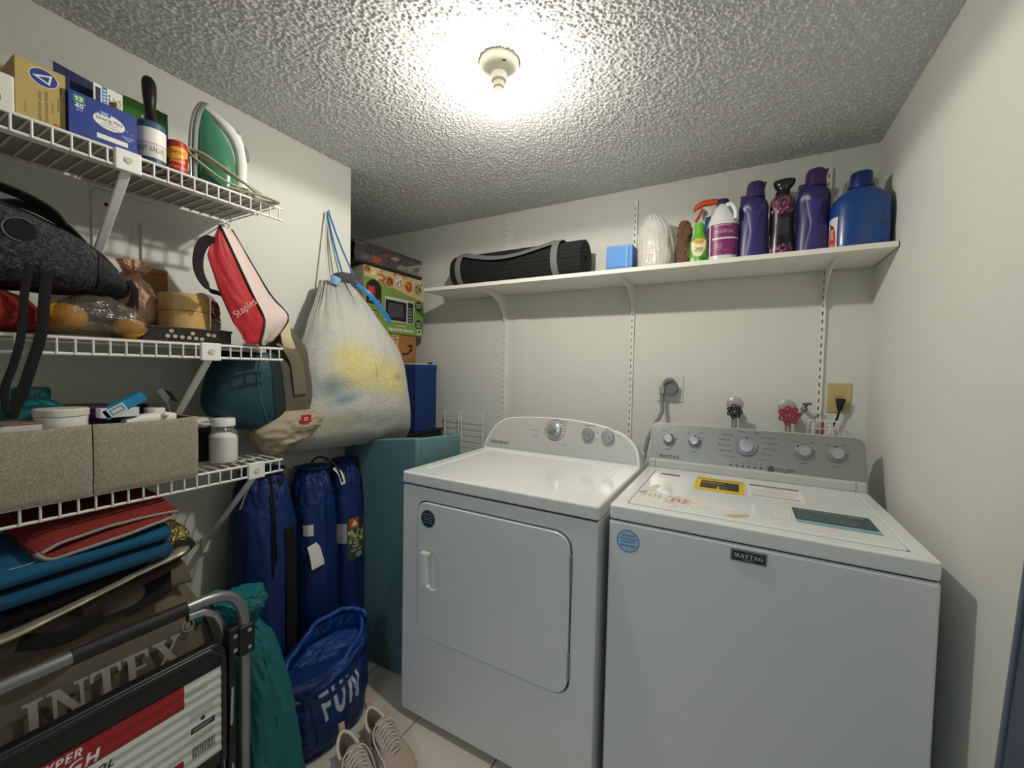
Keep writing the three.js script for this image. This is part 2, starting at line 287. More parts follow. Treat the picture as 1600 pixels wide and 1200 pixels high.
// ---------- wall shelf on slotted standards ----------
{
  const t = thing('wall_shelf', 'long white laminate shelf carrying the bottles and the rolled mat', 'shelf', [-1.0, 1.7277, 0]);
  part(t, 'shelf_board', boxUV(boxR(-1.996, -0.003, 1.7277, 1.7465, 0.012, 0.298, 0.0015, 2)), M.shelf);
  part(t, 'edge_band', box(-0.0035, -0.0022, 1.728, 1.7463, 0.013, 0.297), mat(0x55534e, 0.7));
  [[-1.634, 'leftmost slotted white wall standard, beside the painted strip'], [-0.908, 'middle slotted white wall standard, between the two machines'], [-0.152, 'right slotted white wall standard, left of the beige outlet']].forEach(([x, label], i) => {
    const s = thing('shelf_standard', label, 'shelf standard', [x, 0.75, 0]);
    const y0 = 0.75, y1 = [2.165, 2.14, 2.13][i], sh = poly([[-0.008, y0], [0.008, y0], [0.008, y1], [-0.008, y1]]);
    for (let y = y0 + 0.03; y < y1 - 0.02; y += 0.032) { const h = new THREE.Path(); h.moveTo(-0.0045, y); h.lineTo(-0.0045, y + 0.015); h.lineTo(-0.0005, y + 0.015); h.lineTo(-0.0005, y); h.lineTo(-0.0045, y); sh.holes.push(h); }
    const g = [extrude(sh, 0.0016).translate(x, 0, 0.0105), box(x - 0.008, x - 0.0066, y0, y1, 0, 0.0105), box(x + 0.0066, x + 0.008, y0, y1, 0, 0.0105)];
    part(s, 'channel', boxUV(join(g)), M.shelf);
    part(s, 'slot_shade', box(x - 0.0064, x + 0.0064, y0, y1, 0.0005, 0.003), M.black);  // black strip in place of the shade behind the slots
    const b = thing('shelf_bracket', ['white shelf bracket on the leftmost standard, under the rolled mat', 'white shelf bracket on the middle standard, under the blue box', 'white shelf bracket on the right standard, under the purple bottles'][i], 'bracket', [x, 1.6, 0.01]);
    const q = new THREE.Shape(); q.moveTo(0.012, 1.7265); q.lineTo(0.235, 1.7265); q.lineTo(0.235, 1.7165); q.quadraticCurveTo(0.09, 1.708, 0.034, 1.615); q.lineTo(0.028, 1.585); q.lineTo(0.012, 1.585); q.lineTo(0.012, 1.7265);
    part(b, 'bracket_arm', gt(extrude(q, 0.004, 0.001), [x + 0.002, 0, 0], [0, -PI / 2, 0]), M.shelf);
  });
}
// ---------- wire shelves ----------
const WY = [1.7914, 1.3559, 1.0043], WX = -1.7071, LIP = 0.0345;
WY.forEach((y, i) => {
  const t = thing('wire_shelf', ['top white wire shelf, with the iron and boxes on it', 'middle white wire shelf, with the red bag and tape on it', 'bottom white wire shelf, with the grey fabric bin on it'][i], 'wire shelf', [XL, y, 1.29]);
  const z0 = 1.285, z1 = 2.46, r = 0.0037;
  part(t, 'front_rail', rod([WX, y, z0], [WX, y, z1], r), M.wire); part(t, 'front_rail', rod([WX, y - LIP, z0], [WX, y - LIP, z1], r), M.wire);
  for (const x of [-1.81, -1.995]) part(t, 'under_rail', rod([x, y - 0.005, z0 + 0.01], [x, y - 0.005, z1], r), M.wire);
  const g0 = tube([[-1.997, y + 0.003, 0], [-1.85, y + 0.003, 0], [WX - 0.004, y + 0.003, 0], [WX + 0.003, y - 0.001, 0], [WX + 0.003, y - LIP - 0.002, 0]], 0.0023, 6, false, 0.05, 5);
  g0.translate(-XL, -y, 0);
  for (let z = z0 + 0.012; z < z1; z += 0.0283) { const m = new THREE.Mesh(g0, M.wire); m.name = 'cross_wire'; m.position.z = z - 1.29; m.castShadow = m.receiveShadow = true; t.add(m); }
  if (i < 2) part(t, 'shelf_liner', box(-1.99, WX - 0.006, y + 0.0049, y + 0.0056, z0 + 0.02, z1), mat(0xa09a90, 0.6));
  const cz = [1.657, 1.488, 1.368][i];
  const b = part(t, 'shelf_brace', bar([WX - 0.008, y - LIP - 0.004, cz], [XL + 0.012, y - 0.298, cz], 0.019, 0.008, V(0, 0, 1).cross(V(1, 1, 0)).normalize()), M.whitePlastic);
  part(b, 'rail_clip', boxR(WX - 0.006, WX + 0.008, y - LIP - 0.008, y + 0.006, cz - 0.024, cz + 0.024, 0.003), M.whitePlastic);
  part(b, 'clip_screw', [gt(new THREE.CylinderGeometry(0.0075, 0.0075, 0.003, 18), [WX + 0.009, y - 0.017, cz], [0, 0, PI / 2]), gt(new THREE.TorusGeometry(0.0045, 0.0008, 6, 16), [WX + 0.0107, y - 0.017, cz], [0, PI / 2, 0])], mat(0xd6d5cc, 0.4));
  part(b, 'brace_foot', boxR(XL, XL + 0.012, y - 0.34, y - 0.285, cz - 0.013, cz + 0.013, 0.003), M.whitePlastic);
});

// ---------- washing machine ----------
{
  const t = thing('washing_machine', 'white top-loading washer with stickers on its lid, at the right wall', 'washing machine', [-0.4045, 0, 0.6]);
  const x0 = -0.7538, x1 = -0.0549, zf = 0.9056, zb = 0.2, yt = 0.9226;
  part(t, 'cabinet', boxUV(boxR(x0, x1, 0.03, 0.8785, zb, zf, 0.008, 4)), M.white);
  part(t, 'deck_gap_shade', box(x0 + 0.006, x1 - 0.006, 0.876, 0.884, zb, zf - 0.006), M.gapShade);  // dark filler drawn as the shade between cabinet and deck
  for (const x of [x0 + 0.06, x1 - 0.06]) for (const z of [zb + 0.06, zf - 0.08]) part(t, 'foot', new THREE.CylinderGeometry(0.02, 0.024, 0.032, 16).translate(x, 0.016, z), M.black);
  // deck: frame with the lid opening (drawn in x, -z and laid flat)
  const lx0 = -0.713, lx1 = -0.092, lz0 = 0.372, lz1 = 0.866, cx = (x0 + x1) / 2, cz = (zf + zb) / 2;
  const s = rrect(x1 - x0, zf - zb, 0.012, cx, -cz); const hole = rrect(lx1 - lx0, lz1 - lz0, 0.018, (lx0 + lx1) / 2, -(lz0 + lz1) / 2); s.holes.push(hole);
  part(t, 'deck', boxUV(gt(extrude(s, 0.0405, 0.005, 4), [0, 0.8821, 0], [-PI / 2, 0, 0])), M.whiteTop);
  const lid = part(t, 'lid', [gt(extrude(rrect(lx1 - lx0 - 0.007, lz1 - lz0 - 0.007, 0.016, (lx0 + lx1) / 2, -(lz0 + lz1) / 2), 0.024, 0.004, 4), [0, 0.9012, 0], [-PI / 2, 0, 0])], M.whiteTop);
  part(t, 'lid_well', box(lx0 - 0.004, lx1 + 0.004, 0.888, 0.892, lz0 - 0.004, lz1 + 0.004), M.gapShade);
  const top = 0.9252, lay = (w, d, x, z, ry = 0) => flat(w, d, [x, top + 0.0006, z], [-PI / 2, ry, 0]);
  const yel = ctex(512, 256, (c, w, h) => { c.fillStyle = '#ecc918'; c.fillRect(0, 0, w, h); c.fillStyle = '#2a2519'; c.font = 'bold 30px sans-serif'; c.fillText('DO NOT OPERATE BEFORE READING', 14, 44, 480); c.fillStyle = '#221f18'; c.fillRect(60, 64, 400, 150); c.fillStyle = '#c9a52b'; c.font = 'bold 40px sans-serif'; c.fillText('IMPORTANT', 76, 118); c.font = '26px sans-serif'; c.fillText('Use only HE detergent', 76, 160, 300); c.fillText('www', 280, 200); c.fillStyle = '#ecc918'; c.fillRect(240, 170, 22, 44); c.fillStyle = '#caa51c'; c.fillRect(20, 226, 470, 8); });
  part(lid, 'yellow_sticker', lay(0.148, 0.178, -0.486, 0.514), print(yel, 0.4), 'yellow and black instruction sticker');
  const wl = ctex(512, 256, (c, w, h) => { c.fillStyle = '#efeee8'; c.fillRect(0, 0, w, h); c.fillStyle = '#252525'; c.fillRect(20, 16, 470, 34); c.fillStyle = '#dcdcd4'; c.font = 'bold 28px sans-serif'; c.fillText('LOAD LEVEL AND DETERGENT USE', 34, 43, 440); c.fillStyle = '#6d4a44'; c.font = '26px sans-serif'; c.fillText('HE DETERGENT', 170, 88); c.fillStyle = '#9a9893'; for (let y = 108; y < 220; y += 16) c.fillRect(30, y, 380 + 60 * Math.sin(y), 4); c.fillStyle = '#8c8b87'; c.fillRect(30, 224, 440, 14); });
  part(lid, 'white_sticker', lay(0.15, 0.17, -0.326, 0.51), print(wl, 0.4));
  const dk = ctex(512, 256, (c, w, h) => { c.fillStyle = '#33474e'; c.fillRect(0, 0, w, h); c.fillStyle = '#a9bcc0'; c.font = 'bold 26px sans-serif'; c.fillText('USE ONLY HIGH EFFICIENCY DETERGENT', 16, 44, 460); c.font = '22px sans-serif'; c.fillText('Lid locks during the whole wash cycle', 16, 90, 460); c.fillText('To pause, press the start button and wait', 16, 130, 460); c.fillText('Do not overfill the basket with clothes', 16, 170, 460); c.fillStyle = '#7fb7c4'; c.fillRect(0, 214, w, 42); });
  part(lid, 'teal_sticker', lay(0.172, 0.132, -0.208, 0.722), print(dk, 0.4), 'dark teal text sticker');
  const gh = ctex(128, 128, (c, w, h) => { c.fillStyle = '#e9e9e3'; c.fillRect(0, 0, w, h); c.strokeStyle = '#b9b9b0'; c.lineWidth = 5; c.strokeRect(8, 8, 112, 112); c.fillStyle = '#c3c3ba'; for (let y = 30; y < 110; y += 20) c.fillRect(20, y, 88, 6); });
  part(lid, 'white_sticker', lay(0.05, 0.1, -0.325, 0.74), print(gh, 0.4));
  // remains of a torn label, irregular outline
  const torn = ctex(512, 256, (c, w, h) => { c.fillStyle = '#e8e4dc'; c.fillRect(0, 0, w, h); c.fillStyle = '#c8a8a6'; for (let i = 0; i < 60; i++) { c.globalAlpha = 0.5; c.fillRect(150 + rnd() * 150, 60 + rnd() * 140, 14 * rnd() + 3, 30 * rnd() + 8); } c.globalAlpha = 0.7; c.fillStyle = '#9b8f89'; c.font = 'bold 66px sans-serif'; c.fillText('TOL', 26, 140); c.fillStyle = '#b46f74'; c.font = 'bold 80px sans-serif'; c.fillText('HE', 180, 170); c.fillStyle = '#c9b9b2'; for (let y = 90; y < 230; y += 18) c.fillRect(300, y, 150 * rnd() + 30, 4); });
  const tornPts = [[-0.712 + 0.02, 0.80], [-0.683, 0.72], [-0.66, 0.69], [-0.645, 0.72], [-0.60, 0.735], [-0.55, 0.71], [-0.50, 0.735], [-0.455, 0.745], [-0.432, 0.775], [-0.45, 0.80], [-0.5, 0.79], [-0.53, 0.815], [-0.58, 0.825], [-0.6, 0.845], [-0.635, 0.85], [-0.66, 0.825]];
  const tg = extrude(poly(tornPts.map(([x, z]) => [x, -z])), 0.0007); { const P = tg.attributes.position, uv = tg.attributes.uv; for (let i = 0; i < P.count; i++) uv.setXY(i, (P.getX(i) + 0.71) / 0.29, (P.getY(i) + 0.85) / 0.17); }
  part(lid, 'torn_label', gt(tg, [0, top, 0], [-PI / 2, 0, 0]), print(torn, 0.7), 'torn remains of a white and pink paper label');
  part(lid, 'torn_label', gt(extrude(poly([[-0.70, -0.70], [-0.67, -0.62], [-0.655, -0.63], [-0.665, -0.70], [-0.685, -0.72]]), 0.0006), [0, top, 0], [-PI / 2, 0, 0]), mat(0xe3ded0, 0.8));
  part(lid, 'glue_residue', gt(extrude(poly([[-0.462, -0.835], [-0.43, -0.81], [-0.40, -0.795], [-0.405, -0.82], [-0.44, -0.845]]), 0.0005), [0, top, 0], [-PI / 2, 0, 0]), mat(0xcdb48c, 0.8));
  part(lid, 'glue_residue', gt(extrude(poly([[-0.715 + 0.01, -0.735], [-0.66, -0.69], [-0.655, -0.70], [-0.70, -0.75]]), 0.0006), [0, top, 0], [-PI / 2, 0, 0]), mat(0xb99a68, 0.8));
  part(t, 'lid_vent_slot', gt(new RoundedBoxGeometry(0.066, 0.0012, 0.016, 1, 0.0005), [-0.651, top + 0.0006, 0.457]), mat(0x55585b, 0.5));
  // front badge and sticker
  const badge = ctex(256, 96, (c, w, h) => { c.fillStyle = '#20242c'; c.fillRect(0, 0, w, h); c.strokeStyle = '#8f959b'; c.lineWidth = 5; c.strokeRect(4, 4, w - 8, h - 8); c.fillStyle = '#d8dadd'; c.font = 'bold 50px serif'; c.textAlign = 'center'; c.fillText('MAYTAG', w / 2, 62, 220); c.fillRect(90, 74, 76, 4); });
  part(t, 'badge', [gt(new RoundedBoxGeometry(0.078, 0.03, 0.004, 2, 0.0015), [-0.403, 0.8525, zf + 0.001])], mat(0x6d7278, 0.3, { metalness: 0.6 }));
  part(t, 'badge_print', flat(0.074, 0.0265, [-0.403, 0.8525, zf + 0.0036]), print(badge, 0.35));
  const rs = ctex(256, 256, (c, w, h) => { c.fillStyle = '#3b5f9e'; c.beginPath(); c.arc(128, 128, 128, 0, 7); c.fill(); c.fillStyle = '#a9cdf0'; c.beginPath(); c.arc(128, 128, 119, 0, 7); c.fill(); c.fillStyle = '#284a86'; c.textAlign = 'center'; c.font = 'bold 34px sans-serif'; c.fillText('REGISTER', 128, 76, 150); c.fillText('YOUR WASHER', 128, 114, 190); c.fillText('WARRANTY', 128, 150, 150); c.font = 'bold 32px sans-serif'; c.fillText('800-000-0000', 128, 194, 190); });
  part(t, 'round_sticker', disc(0.0315, [-0.698, 0.8265, zf + 0.0006]), print(rs, 0.4), 'round pale blue sticker');
  // console
  const cy = 0.945, czf = 0.335, a = -0.35, place = (g) => gt(g, [-0.4045, cy, czf], [a, 0, 0]);
  const con = part(t, 'console', [place(extrude(rrect(0.704, 0.166, [0.016, 0.016, 0.034, 0.034], 0, 0.083), 0.085, 0.009, 4).translate(0, 0, -0.092)), boxR(-0.752, -0.057, 0.92, 1.06, 0.2, 0.28, 0.01), boxR(-0.752, -0.057, 0.921, 0.956, 0.22, 0.343, 0.008)], mat(0xc4c5c3, 0.4));
  part(con, 'face_plate', boxUV(place(extrude(rrect(0.69, 0.153, [0.014, 0.014, 0.03, 0.03], 0, 0.084), 0.006, 0.002).translate(0, 0, -0.0075))), M.steel);
  const pr = ctex(1024, 224, (c, w, h) => {
    const X = (x) => ((x + 0.345) / 0.69) * w, Y = (s) => (1 - (s - 0.0075) / 0.153) * h;
    c.clearRect(0, 0, w, h); c.fillStyle = '#26282a'; c.font = 'bold 25px serif'; c.fillText('MAYTAG', X(-0.309), Y(0.018));
    const rows = [[-0.276, ['Temp'], 0.027], [-0.181, ['Soil', 'Warm', 'Cold'], 0.03], [0.0, [], 0.05], [0.174, ['Option', 'Spin'], 0.034], [0.267, ['Load', 'Auto'], 0.034]];
    c.font = '11px sans-serif'; c.textAlign = 'center';
    for (const [x, words] of rows) if (words.length) { words.forEach((q, i) => c.fillText(q, X(x) + [-34, 34, 40][i], Y(0.127) + [0, -2, 26][i])); c.fillText('Select', X(x), Y(0.052)); c.fillRect(X(x) + 26, Y(0.1), 26, 2); }
    const wl2 = ['Bulky', 'Sheets', 'Whites', 'Regular', 'Colors', 'Power'], wr2 = ['Delicates', 'Wrinkle', 'Rinse', 'Drain', 'Clean', 'Quick'];
    for (let i = 0; i < 5; i++) { c.textAlign = 'right'; c.fillText(wl2[i] + ' wash', X(-0.046 - 0.012 * Math.sin(i)), Y(0.132 - i * 0.021)); c.textAlign = 'left'; c.fillText(wr2[i] + ' cycle', X(0.044 + 0.012 * Math.sin(i)), Y(0.132 - i * 0.021)); }
    c.textAlign = 'center'; c.fillText('Normal', X(-0.02), Y(0.147)); c.fillText('Heavy', X(0.03), Y(0.147));
    for (let i = 0; i < 6; i++) { c.fillStyle = '#1b1c1e'; c.fillRect(X(-0.055 + i * 0.0195), Y(0.0215), 12, 6); c.fillStyle = '#444'; c.fillText('on', X(-0.05 + i * 0.0195), Y(0.03)); }
    c.fillStyle = '#33353a'; c.font = 'bold 12px sans-serif'; c.textAlign = 'left'; c.fillText('START / PAUSE', X(0.094), Y(0.02)); c.font = '10px sans-serif'; c.fillText('Lid lock signal', X(0.094), Y(0.0125));
  });
  part(con, 'console_print', place(new THREE.PlaneGeometry(0.69, 0.153).translate(0, 0.084, -0.0009)), mat(0xffffff, 0.6, { map: pr, alphaTest: 0.35 }));
  part(con, 'start_button', place(gt(toCreasedNormals(new THREE.CylinderGeometry(0.0105, 0.0115, 0.006, 28), 0.5), [0.078, 0.0205, 0.001], [PI / 2, 0, 0])), M.darkGrey);
  const knob = (x, s, r, ang) => {
    const k = part(con, 'knob', place(gt(join([lathe2([[r * 1.02, 0], [r, 0.008], [r * 0.97, 0.012], [r * 0.9, 0.014]], [0, 0, 0], 40), lathe2([[r * 0.9, 0.014], [r * 0.78, 0.0125], [r * 0.74, 0.02], [r * 0.68, 0.0225], [0, 0.0235]], [0, 0, 0], 40)]), [x, s, -0.001], [PI / 2, 0, 0])), M.silver);
    part(k, 'knob_skirt', place(gt(lathe2([[r * 1.12, 0], [r * 1.1, 0.005], [0, 0.006]], [0, 0, 0], 40), [x, s, -0.001], [PI / 2, 0, 0])), M.grey);
    part(k, 'pointer', place(gt(new THREE.BoxGeometry(0.0045, 0.009, 0.003), [x + Math.sin(ang) * r * 0.82, s + Math.cos(ang) * r * 0.82, 0.0125], [0, 0, -ang])), M.black);
  };
  [[-0.277, 0.094, 0.0215, 0.7], [-0.181, 0.095, 0.0215, 0.1], [-0.0025, 0.095, 0.0345, 0.05], [0.174, 0.096, 0.027, -0.9], [0.267, 0.097, 0.027, -0.1]].forEach((k) => knob(...k));
  for (const x of [-0.089, -0.724]) part(con, 'console_seam', box(x - 0.001, x + 0.001, 0.923, 0.955, 0.3425, 0.3436), M.grey);
}
// ---------- dryer ----------
{
  const t = thing('clothes_dryer', 'white front-loading dryer with a hinged door, left of the washer', 'dryer', [-1.1405, 0, 0.6]);
  const x0 = -1.509, x1 = -0.772, zf = 0.9506, zb = 0.22, yb = 0.0304;
  part(t, 'cabinet', boxUV(boxR(x0, x1, yb, 0.8775, zb, zf - 0.02, 0.01, 4)), M.white);
  const dx0 = -1.441, dx1 = -0.8475, dy0 = 0.333, dy1 = 0.8315, dr = [0.06, 0.062, 0.062, 0.05];
  const fs = rrect(x1 - x0, 0.8775 - yb, 0.014, (x0 + x1) / 2, (yb + 0.8775) / 2); fs.holes.push(rrect(dx1 - dx0, dy1 - dy0, dr, (dx0 + dx1) / 2, (dy0 + dy1) / 2));
  part(t, 'front_panel', boxUV(extrude(fs, 0.03, 0.005, 4, 16).translate(0, 0, zf - 0.03)), M.white);
  part(t, 'door_recess', box(dx0 - 0.005, dx1 + 0.005, dy0 - 0.005, dy1 + 0.005, zf - 0.0205, zf - 0.0185), M.gapShade);  // dark plate behind the door, colour of the shade in its gap
  const hs = rrect(0.052, 0.128, [0.012, 0.04, 0.04, 0.012], -1.3615, 0.584);
  const ds = rrect(dx1 - dx0 - 0.009, dy1 - dy0 - 0.009, dr.map((r) => r - 0.003), (dx0 + dx1) / 2, (dy0 + dy1) / 2); ds.holes.push(hs);
  const door = part(t, 'door', boxUV(extrude(ds, 0.022, 0.004, 4, 16).translate(0, 0, zf - 0.0185)), M.white);
  part(door, 'handle_pocket', [box(-1.392, -1.332, 0.516, 0.652, zf - 0.018, zf - 0.0155)], M.white);
  part(door, 'handle', [boxR(-1.4145, -1.3855, 0.522, 0.646, zf + 0.001, zf + 0.011, 0.004, 4), boxR(-1.3905, -1.3845, 0.524, 0.644, zf - 0.017, zf + 0.01, 0.002), boxR(-1.408, -1.375, 0.518, 0.53, zf - 0.004, zf + 0.009, 0.004), boxR(-1.412, -1.375, 0.64, 0.65, zf - 0.004, zf + 0.009, 0.004)], mat(0xf3f3ef, 0.25));
  for (const [a, b] of [[0.685, 0.766], [0.392, 0.474]]) part(door, 'hinge', [boxR(-0.8535, -0.8475, a, b, zf - 0.004, zf + 0.004, 0.001), boxR(-0.8468, -0.8445, a + 0.002, b - 0.002, zf - 0.004, zf + 0.003, 0.0008)], mat(0x9aa0a8, 0.35, { metalness: 0.5 }));
  const rs = ctex(256, 256, (c) => { c.fillStyle = '#23303c'; c.beginPath(); c.arc(128, 128, 128, 0, 7); c.fill(); c.strokeStyle = '#8598a6'; c.lineWidth = 5; c.beginPath(); c.arc(128, 128, 118, 0, 7); c.stroke(); c.fillStyle = '#8ea6b8'; c.textAlign = 'center'; c.font = 'bold 32px sans-serif'; c.fillText('REGISTER', 128, 74, 150); c.fillText('YOUR DRYER', 128, 114, 190); c.fillText('WARRANTY', 128, 152, 160); c.fillText('800-000-0000', 128, 192, 170); });
  part(door, 'round_sticker', disc(0.0315, [-1.3855, 0.7705, zf + 0.0042]), print(rs, 0.45), 'round dark blue sticker');
  for (const x of [x0 + 0.07, x1 - 0.07]) for (const z of [zb + 0.07, zf - 0.09]) part(t, 'foot', new THREE.CylinderGeometry(0.018, 0.022, 0.034, 16).translate(x, 0.017, z), M.black);
  part(t, 'top_gap_shade', box(x0 + 0.006, x1 - 0.006, 0.875, 0.886, zb, zf - 0.006), M.gapShade);  // dark filler drawn as the shade under the top panel
  const yt = 0.9253, s = rrect(x1 - x0 + 0.006, zf - zb + 0.004, 0.012, (x0 + x1) / 2, -(zf + zb) / 2), ph = rrect(0.62, 0.43, 0.012, -1.148, -0.66); s.holes.push(ph);
  part(t, 'top_panel', boxUV(gt(extrude(s, 0.042, 0.007, 5), [0, 0.8833, 0.001], [-PI / 2, 0, 0])), M.whiteTop);
  part(t, 'top_tray', boxR(-1.4595, -0.8365, 0.9, yt - 0.0022, 0.443, 0.877, 0.001), M.whiteTop);
  part(t, 'lint_screen_cover', [boxR(-1.075, -0.858, yt - 0.003, yt - 0.0004, 0.45, 0.51, 0.001)], M.whiteTop);
  // console
  const a = -0.3, place = (g) => gt(g, [-1.1405, 0.921, 0.412], [a, 0, 0]);
  const pts = [[-0.3695, 0], [-0.366, 0.03], [-0.35, 0.078], [-0.318, 0.13], [-0.27, 0.158], [-0.2, 0.171], [-0.09, 0.1785], [0.03, 0.1795], [0.14, 0.172], [0.23, 0.157], [0.3, 0.13], [0.345, 0.09], [0.364, 0.045], [0.3695, 0]];
  const arch = (k, d) => { const q = new THREE.Shape(), c = (p) => new THREE.Vector2(p[0] * k, d + Math.max(0, p[1] - d) * (k * 0.995)); q.moveTo(-0.3695 * k, d); q.splineThru(pts.slice(1).map(c)); q.lineTo(-0.3695 * k, d); return q; };
  const con = part(t, 'console', [place(extrude(arch(1, 0), 0.1, 0.007, 4, 60).translate(0, 0, -0.1)), boxR(-1.5, -0.781, 0.915, 0.96, 0.25, 0.33, 0.01)], M.whiteTop);
  part(con, 'face_plate', boxUV(place(extrude(arch(0.968, 0.014), 0.005, 0.0015, 2, 60).translate(0, 0, -0.003))), mat(0xc9c9c5, 0.38, { metalness: 0.35 }));
  const pr = ctex(1024, 256, (c, w, h) => {
    const X = (x) => ((x + 0.36) / 0.72) * w, Y = (q) => (1 - q / 0.18) * h; c.clearRect(0, 0, w, h); c.fillStyle = '#303234'; c.font = 'bold 27px serif'; c.fillText('Whirlpool', X(-0.332), Y(0.034)); c.font = '10px sans-serif';
    for (let i = 0; i < 22; i++) { const an = (i / 22) * 2 * PI, x = X(-0.011) + Math.cos(an) * 66, y = Y(0.122) + Math.sin(an) * 66; c.fillRect(x - 9, y, 18, 3); }
    c.fillText('Automatic dry', X(-0.13), Y(0.11)); c.fillText('Timed dry', X(-0.12), Y(0.085)); c.fillText('Wrinkle', X(0.02), Y(0.16)); c.fillText('Air only', X(0.03), Y(0.06)); c.textAlign = 'center'; c.fillText('TEMPERATURE', X(0.145), Y(0.152)); c.fillText('PUSH TO START', X(0.237), Y(0.146)); c.fillRect(X(0.178), Y(0.13), 14, 3); c.fillRect(X(0.178), Y(0.1), 14, 3); c.fillRect(X(0.27), Y(0.122), 14, 3);
  });
  part(con, 'console_print', place(new THREE.PlaneGeometry(0.72, 0.18).translate(0, 0.09, 0.0024)), mat(0xffffff, 0.6, { map: pr, alphaTest: 0.35 }));
  for (const [x, q, r] of [[-0.0105, 0.122, 0.0335], [0.145, 0.117, 0.027], [0.231, 0.1135, 0.027]]) {
    const k = part(con, 'knob', place(gt(join([lathe2([[r, 0], [r * 0.97, 0.016], [r * 0.93, 0.019], [r * 0.86, 0.0205], [0, 0.021]], [0, 0, 0], 40)]), [x, q, 0.001], [PI / 2, 0, 0])), M.silver);
    part(k, 'pointer', place(gt(new THREE.BoxGeometry(0.0025, r * 0.4, 0.001), [x + 0.01, q - 0.006, 0.0225], [0, 0, 0.7])), M.darkGrey);
  }
}

// ---------- things on the long wall shelf ----------
const SY = 1.7465;
{ // rolled ribbed mat: a real spiral, extruded along x
  const x0 = -1.86, x1 = -1.105, cy = SY + 0.1, cz = 0.15, R = 0.098, th = 0.0155, turns = 4.2;
  const t = thing('exercise_mat', 'thick black ribbed exercise mat rolled up with a grey carrying strap', 'exercise mat', [-1.48, SY, cz]);
  const out = [], inn = [], n = 560;
  for (let i = 0; i <= n; i++) { const k = i / n, an = -1.9 + k * turns * 2 * PI, r = 0.02 + (R - 0.02) * k, rb = k > 0.74 ? 0.0017 * Math.sin(an * 52) : 0; out.push([Math.cos(an) * (r + rb), Math.sin(an) * (r + rb)]); inn.push([Math.cos(an) * (r - th), Math.sin(an) * (r - th)]); }
  const g = extrude(poly([...out, ...inn.reverse()]), x1 - x0, 0.0008, 1); // along z, then turned to x
  part(t, 'rolled_mat', gt(g, [x0, cy, cz], [0, PI / 2, 0]), mat(0x121214, 0.75));
  const st = mat(0x77787a, 0.7, { bumpMap: rep(T.weave, 10), bumpScale: 0.0005 });
  const ring = (x, w) => { const a = [[R + 0.0015, -w / 2], [R + 0.0035, -w / 2], [R + 0.0035, w / 2], [R + 0.0015, w / 2], [R + 0.0015, -w / 2]]; return gt(lathe(a, 48), [x, cy, cz], [0, 0, PI / 2]); };
  part(t, 'strap_loop', ring(-1.8, 0.034), st); part(t, 'strap_loop', ring(-1.235, 0.034), st);
  const pts = []; for (let i = 0; i <= 10; i++) { const k = i / 10, an = lerp(0.95, 0.3, Math.sin(k * PI) ** 0.8); pts.push([lerp(-1.79, -1.24, k), cy + Math.sin(an) * (R + 0.004), cz + Math.cos(an) * (R + 0.004)]); }
  part(t, 'carrying_strap', ribbon(pts, 0.036, 0.0022, [0, -0.7, 0.75], 3), st);
}
{
  const t = thing('small_box', 'glossy bright blue small carton between the rolled mat and plastic bag', 'box', [-0.93, SY, 0.13]);
  part(t, 'carton', boxR(-0.992, -0.874, SY, 1.873, 0.07, 0.2, 0.002), mat(0x1a6fc0, 0.4));
  part(t, 'carton_flap', boxR(-0.99, -0.876, 1.8725, 1.8745, 0.08, 0.199, 0.0008), mat(0x3f8fd8, 0.3));
  part(t, 'front_print', flat(0.112, 0.118, [-0.933, SY + 0.063, 0.2006]), print(ctex(256, 256, (c, w, h) => { const g = '#2d86d4'; c.fillStyle = g; c.fillRect(0, 0, w, h); c.fillStyle = '#1665b4'; c.fillRect(0, 190, w, 66); c.fillStyle = '#5fa9e6'; c.fillRect(196, 0, 10, h); c.fillStyle = '#114f92'; c.fillRect(222, 0, 8, h); }), 0.5));
  const u = thing('black_disc', 'small black round disc lying left of the blue carton', 'disc', [-1.02, SY, 0.18]);
  part(u, 'disc_body', lathe2([[0.0001, 0], [0.014, 0], [0.0145, 0.018], [0.011, 0.022], [0.0001, 0.022]], [-1.02, SY, 0.2], 20), M.black);
}
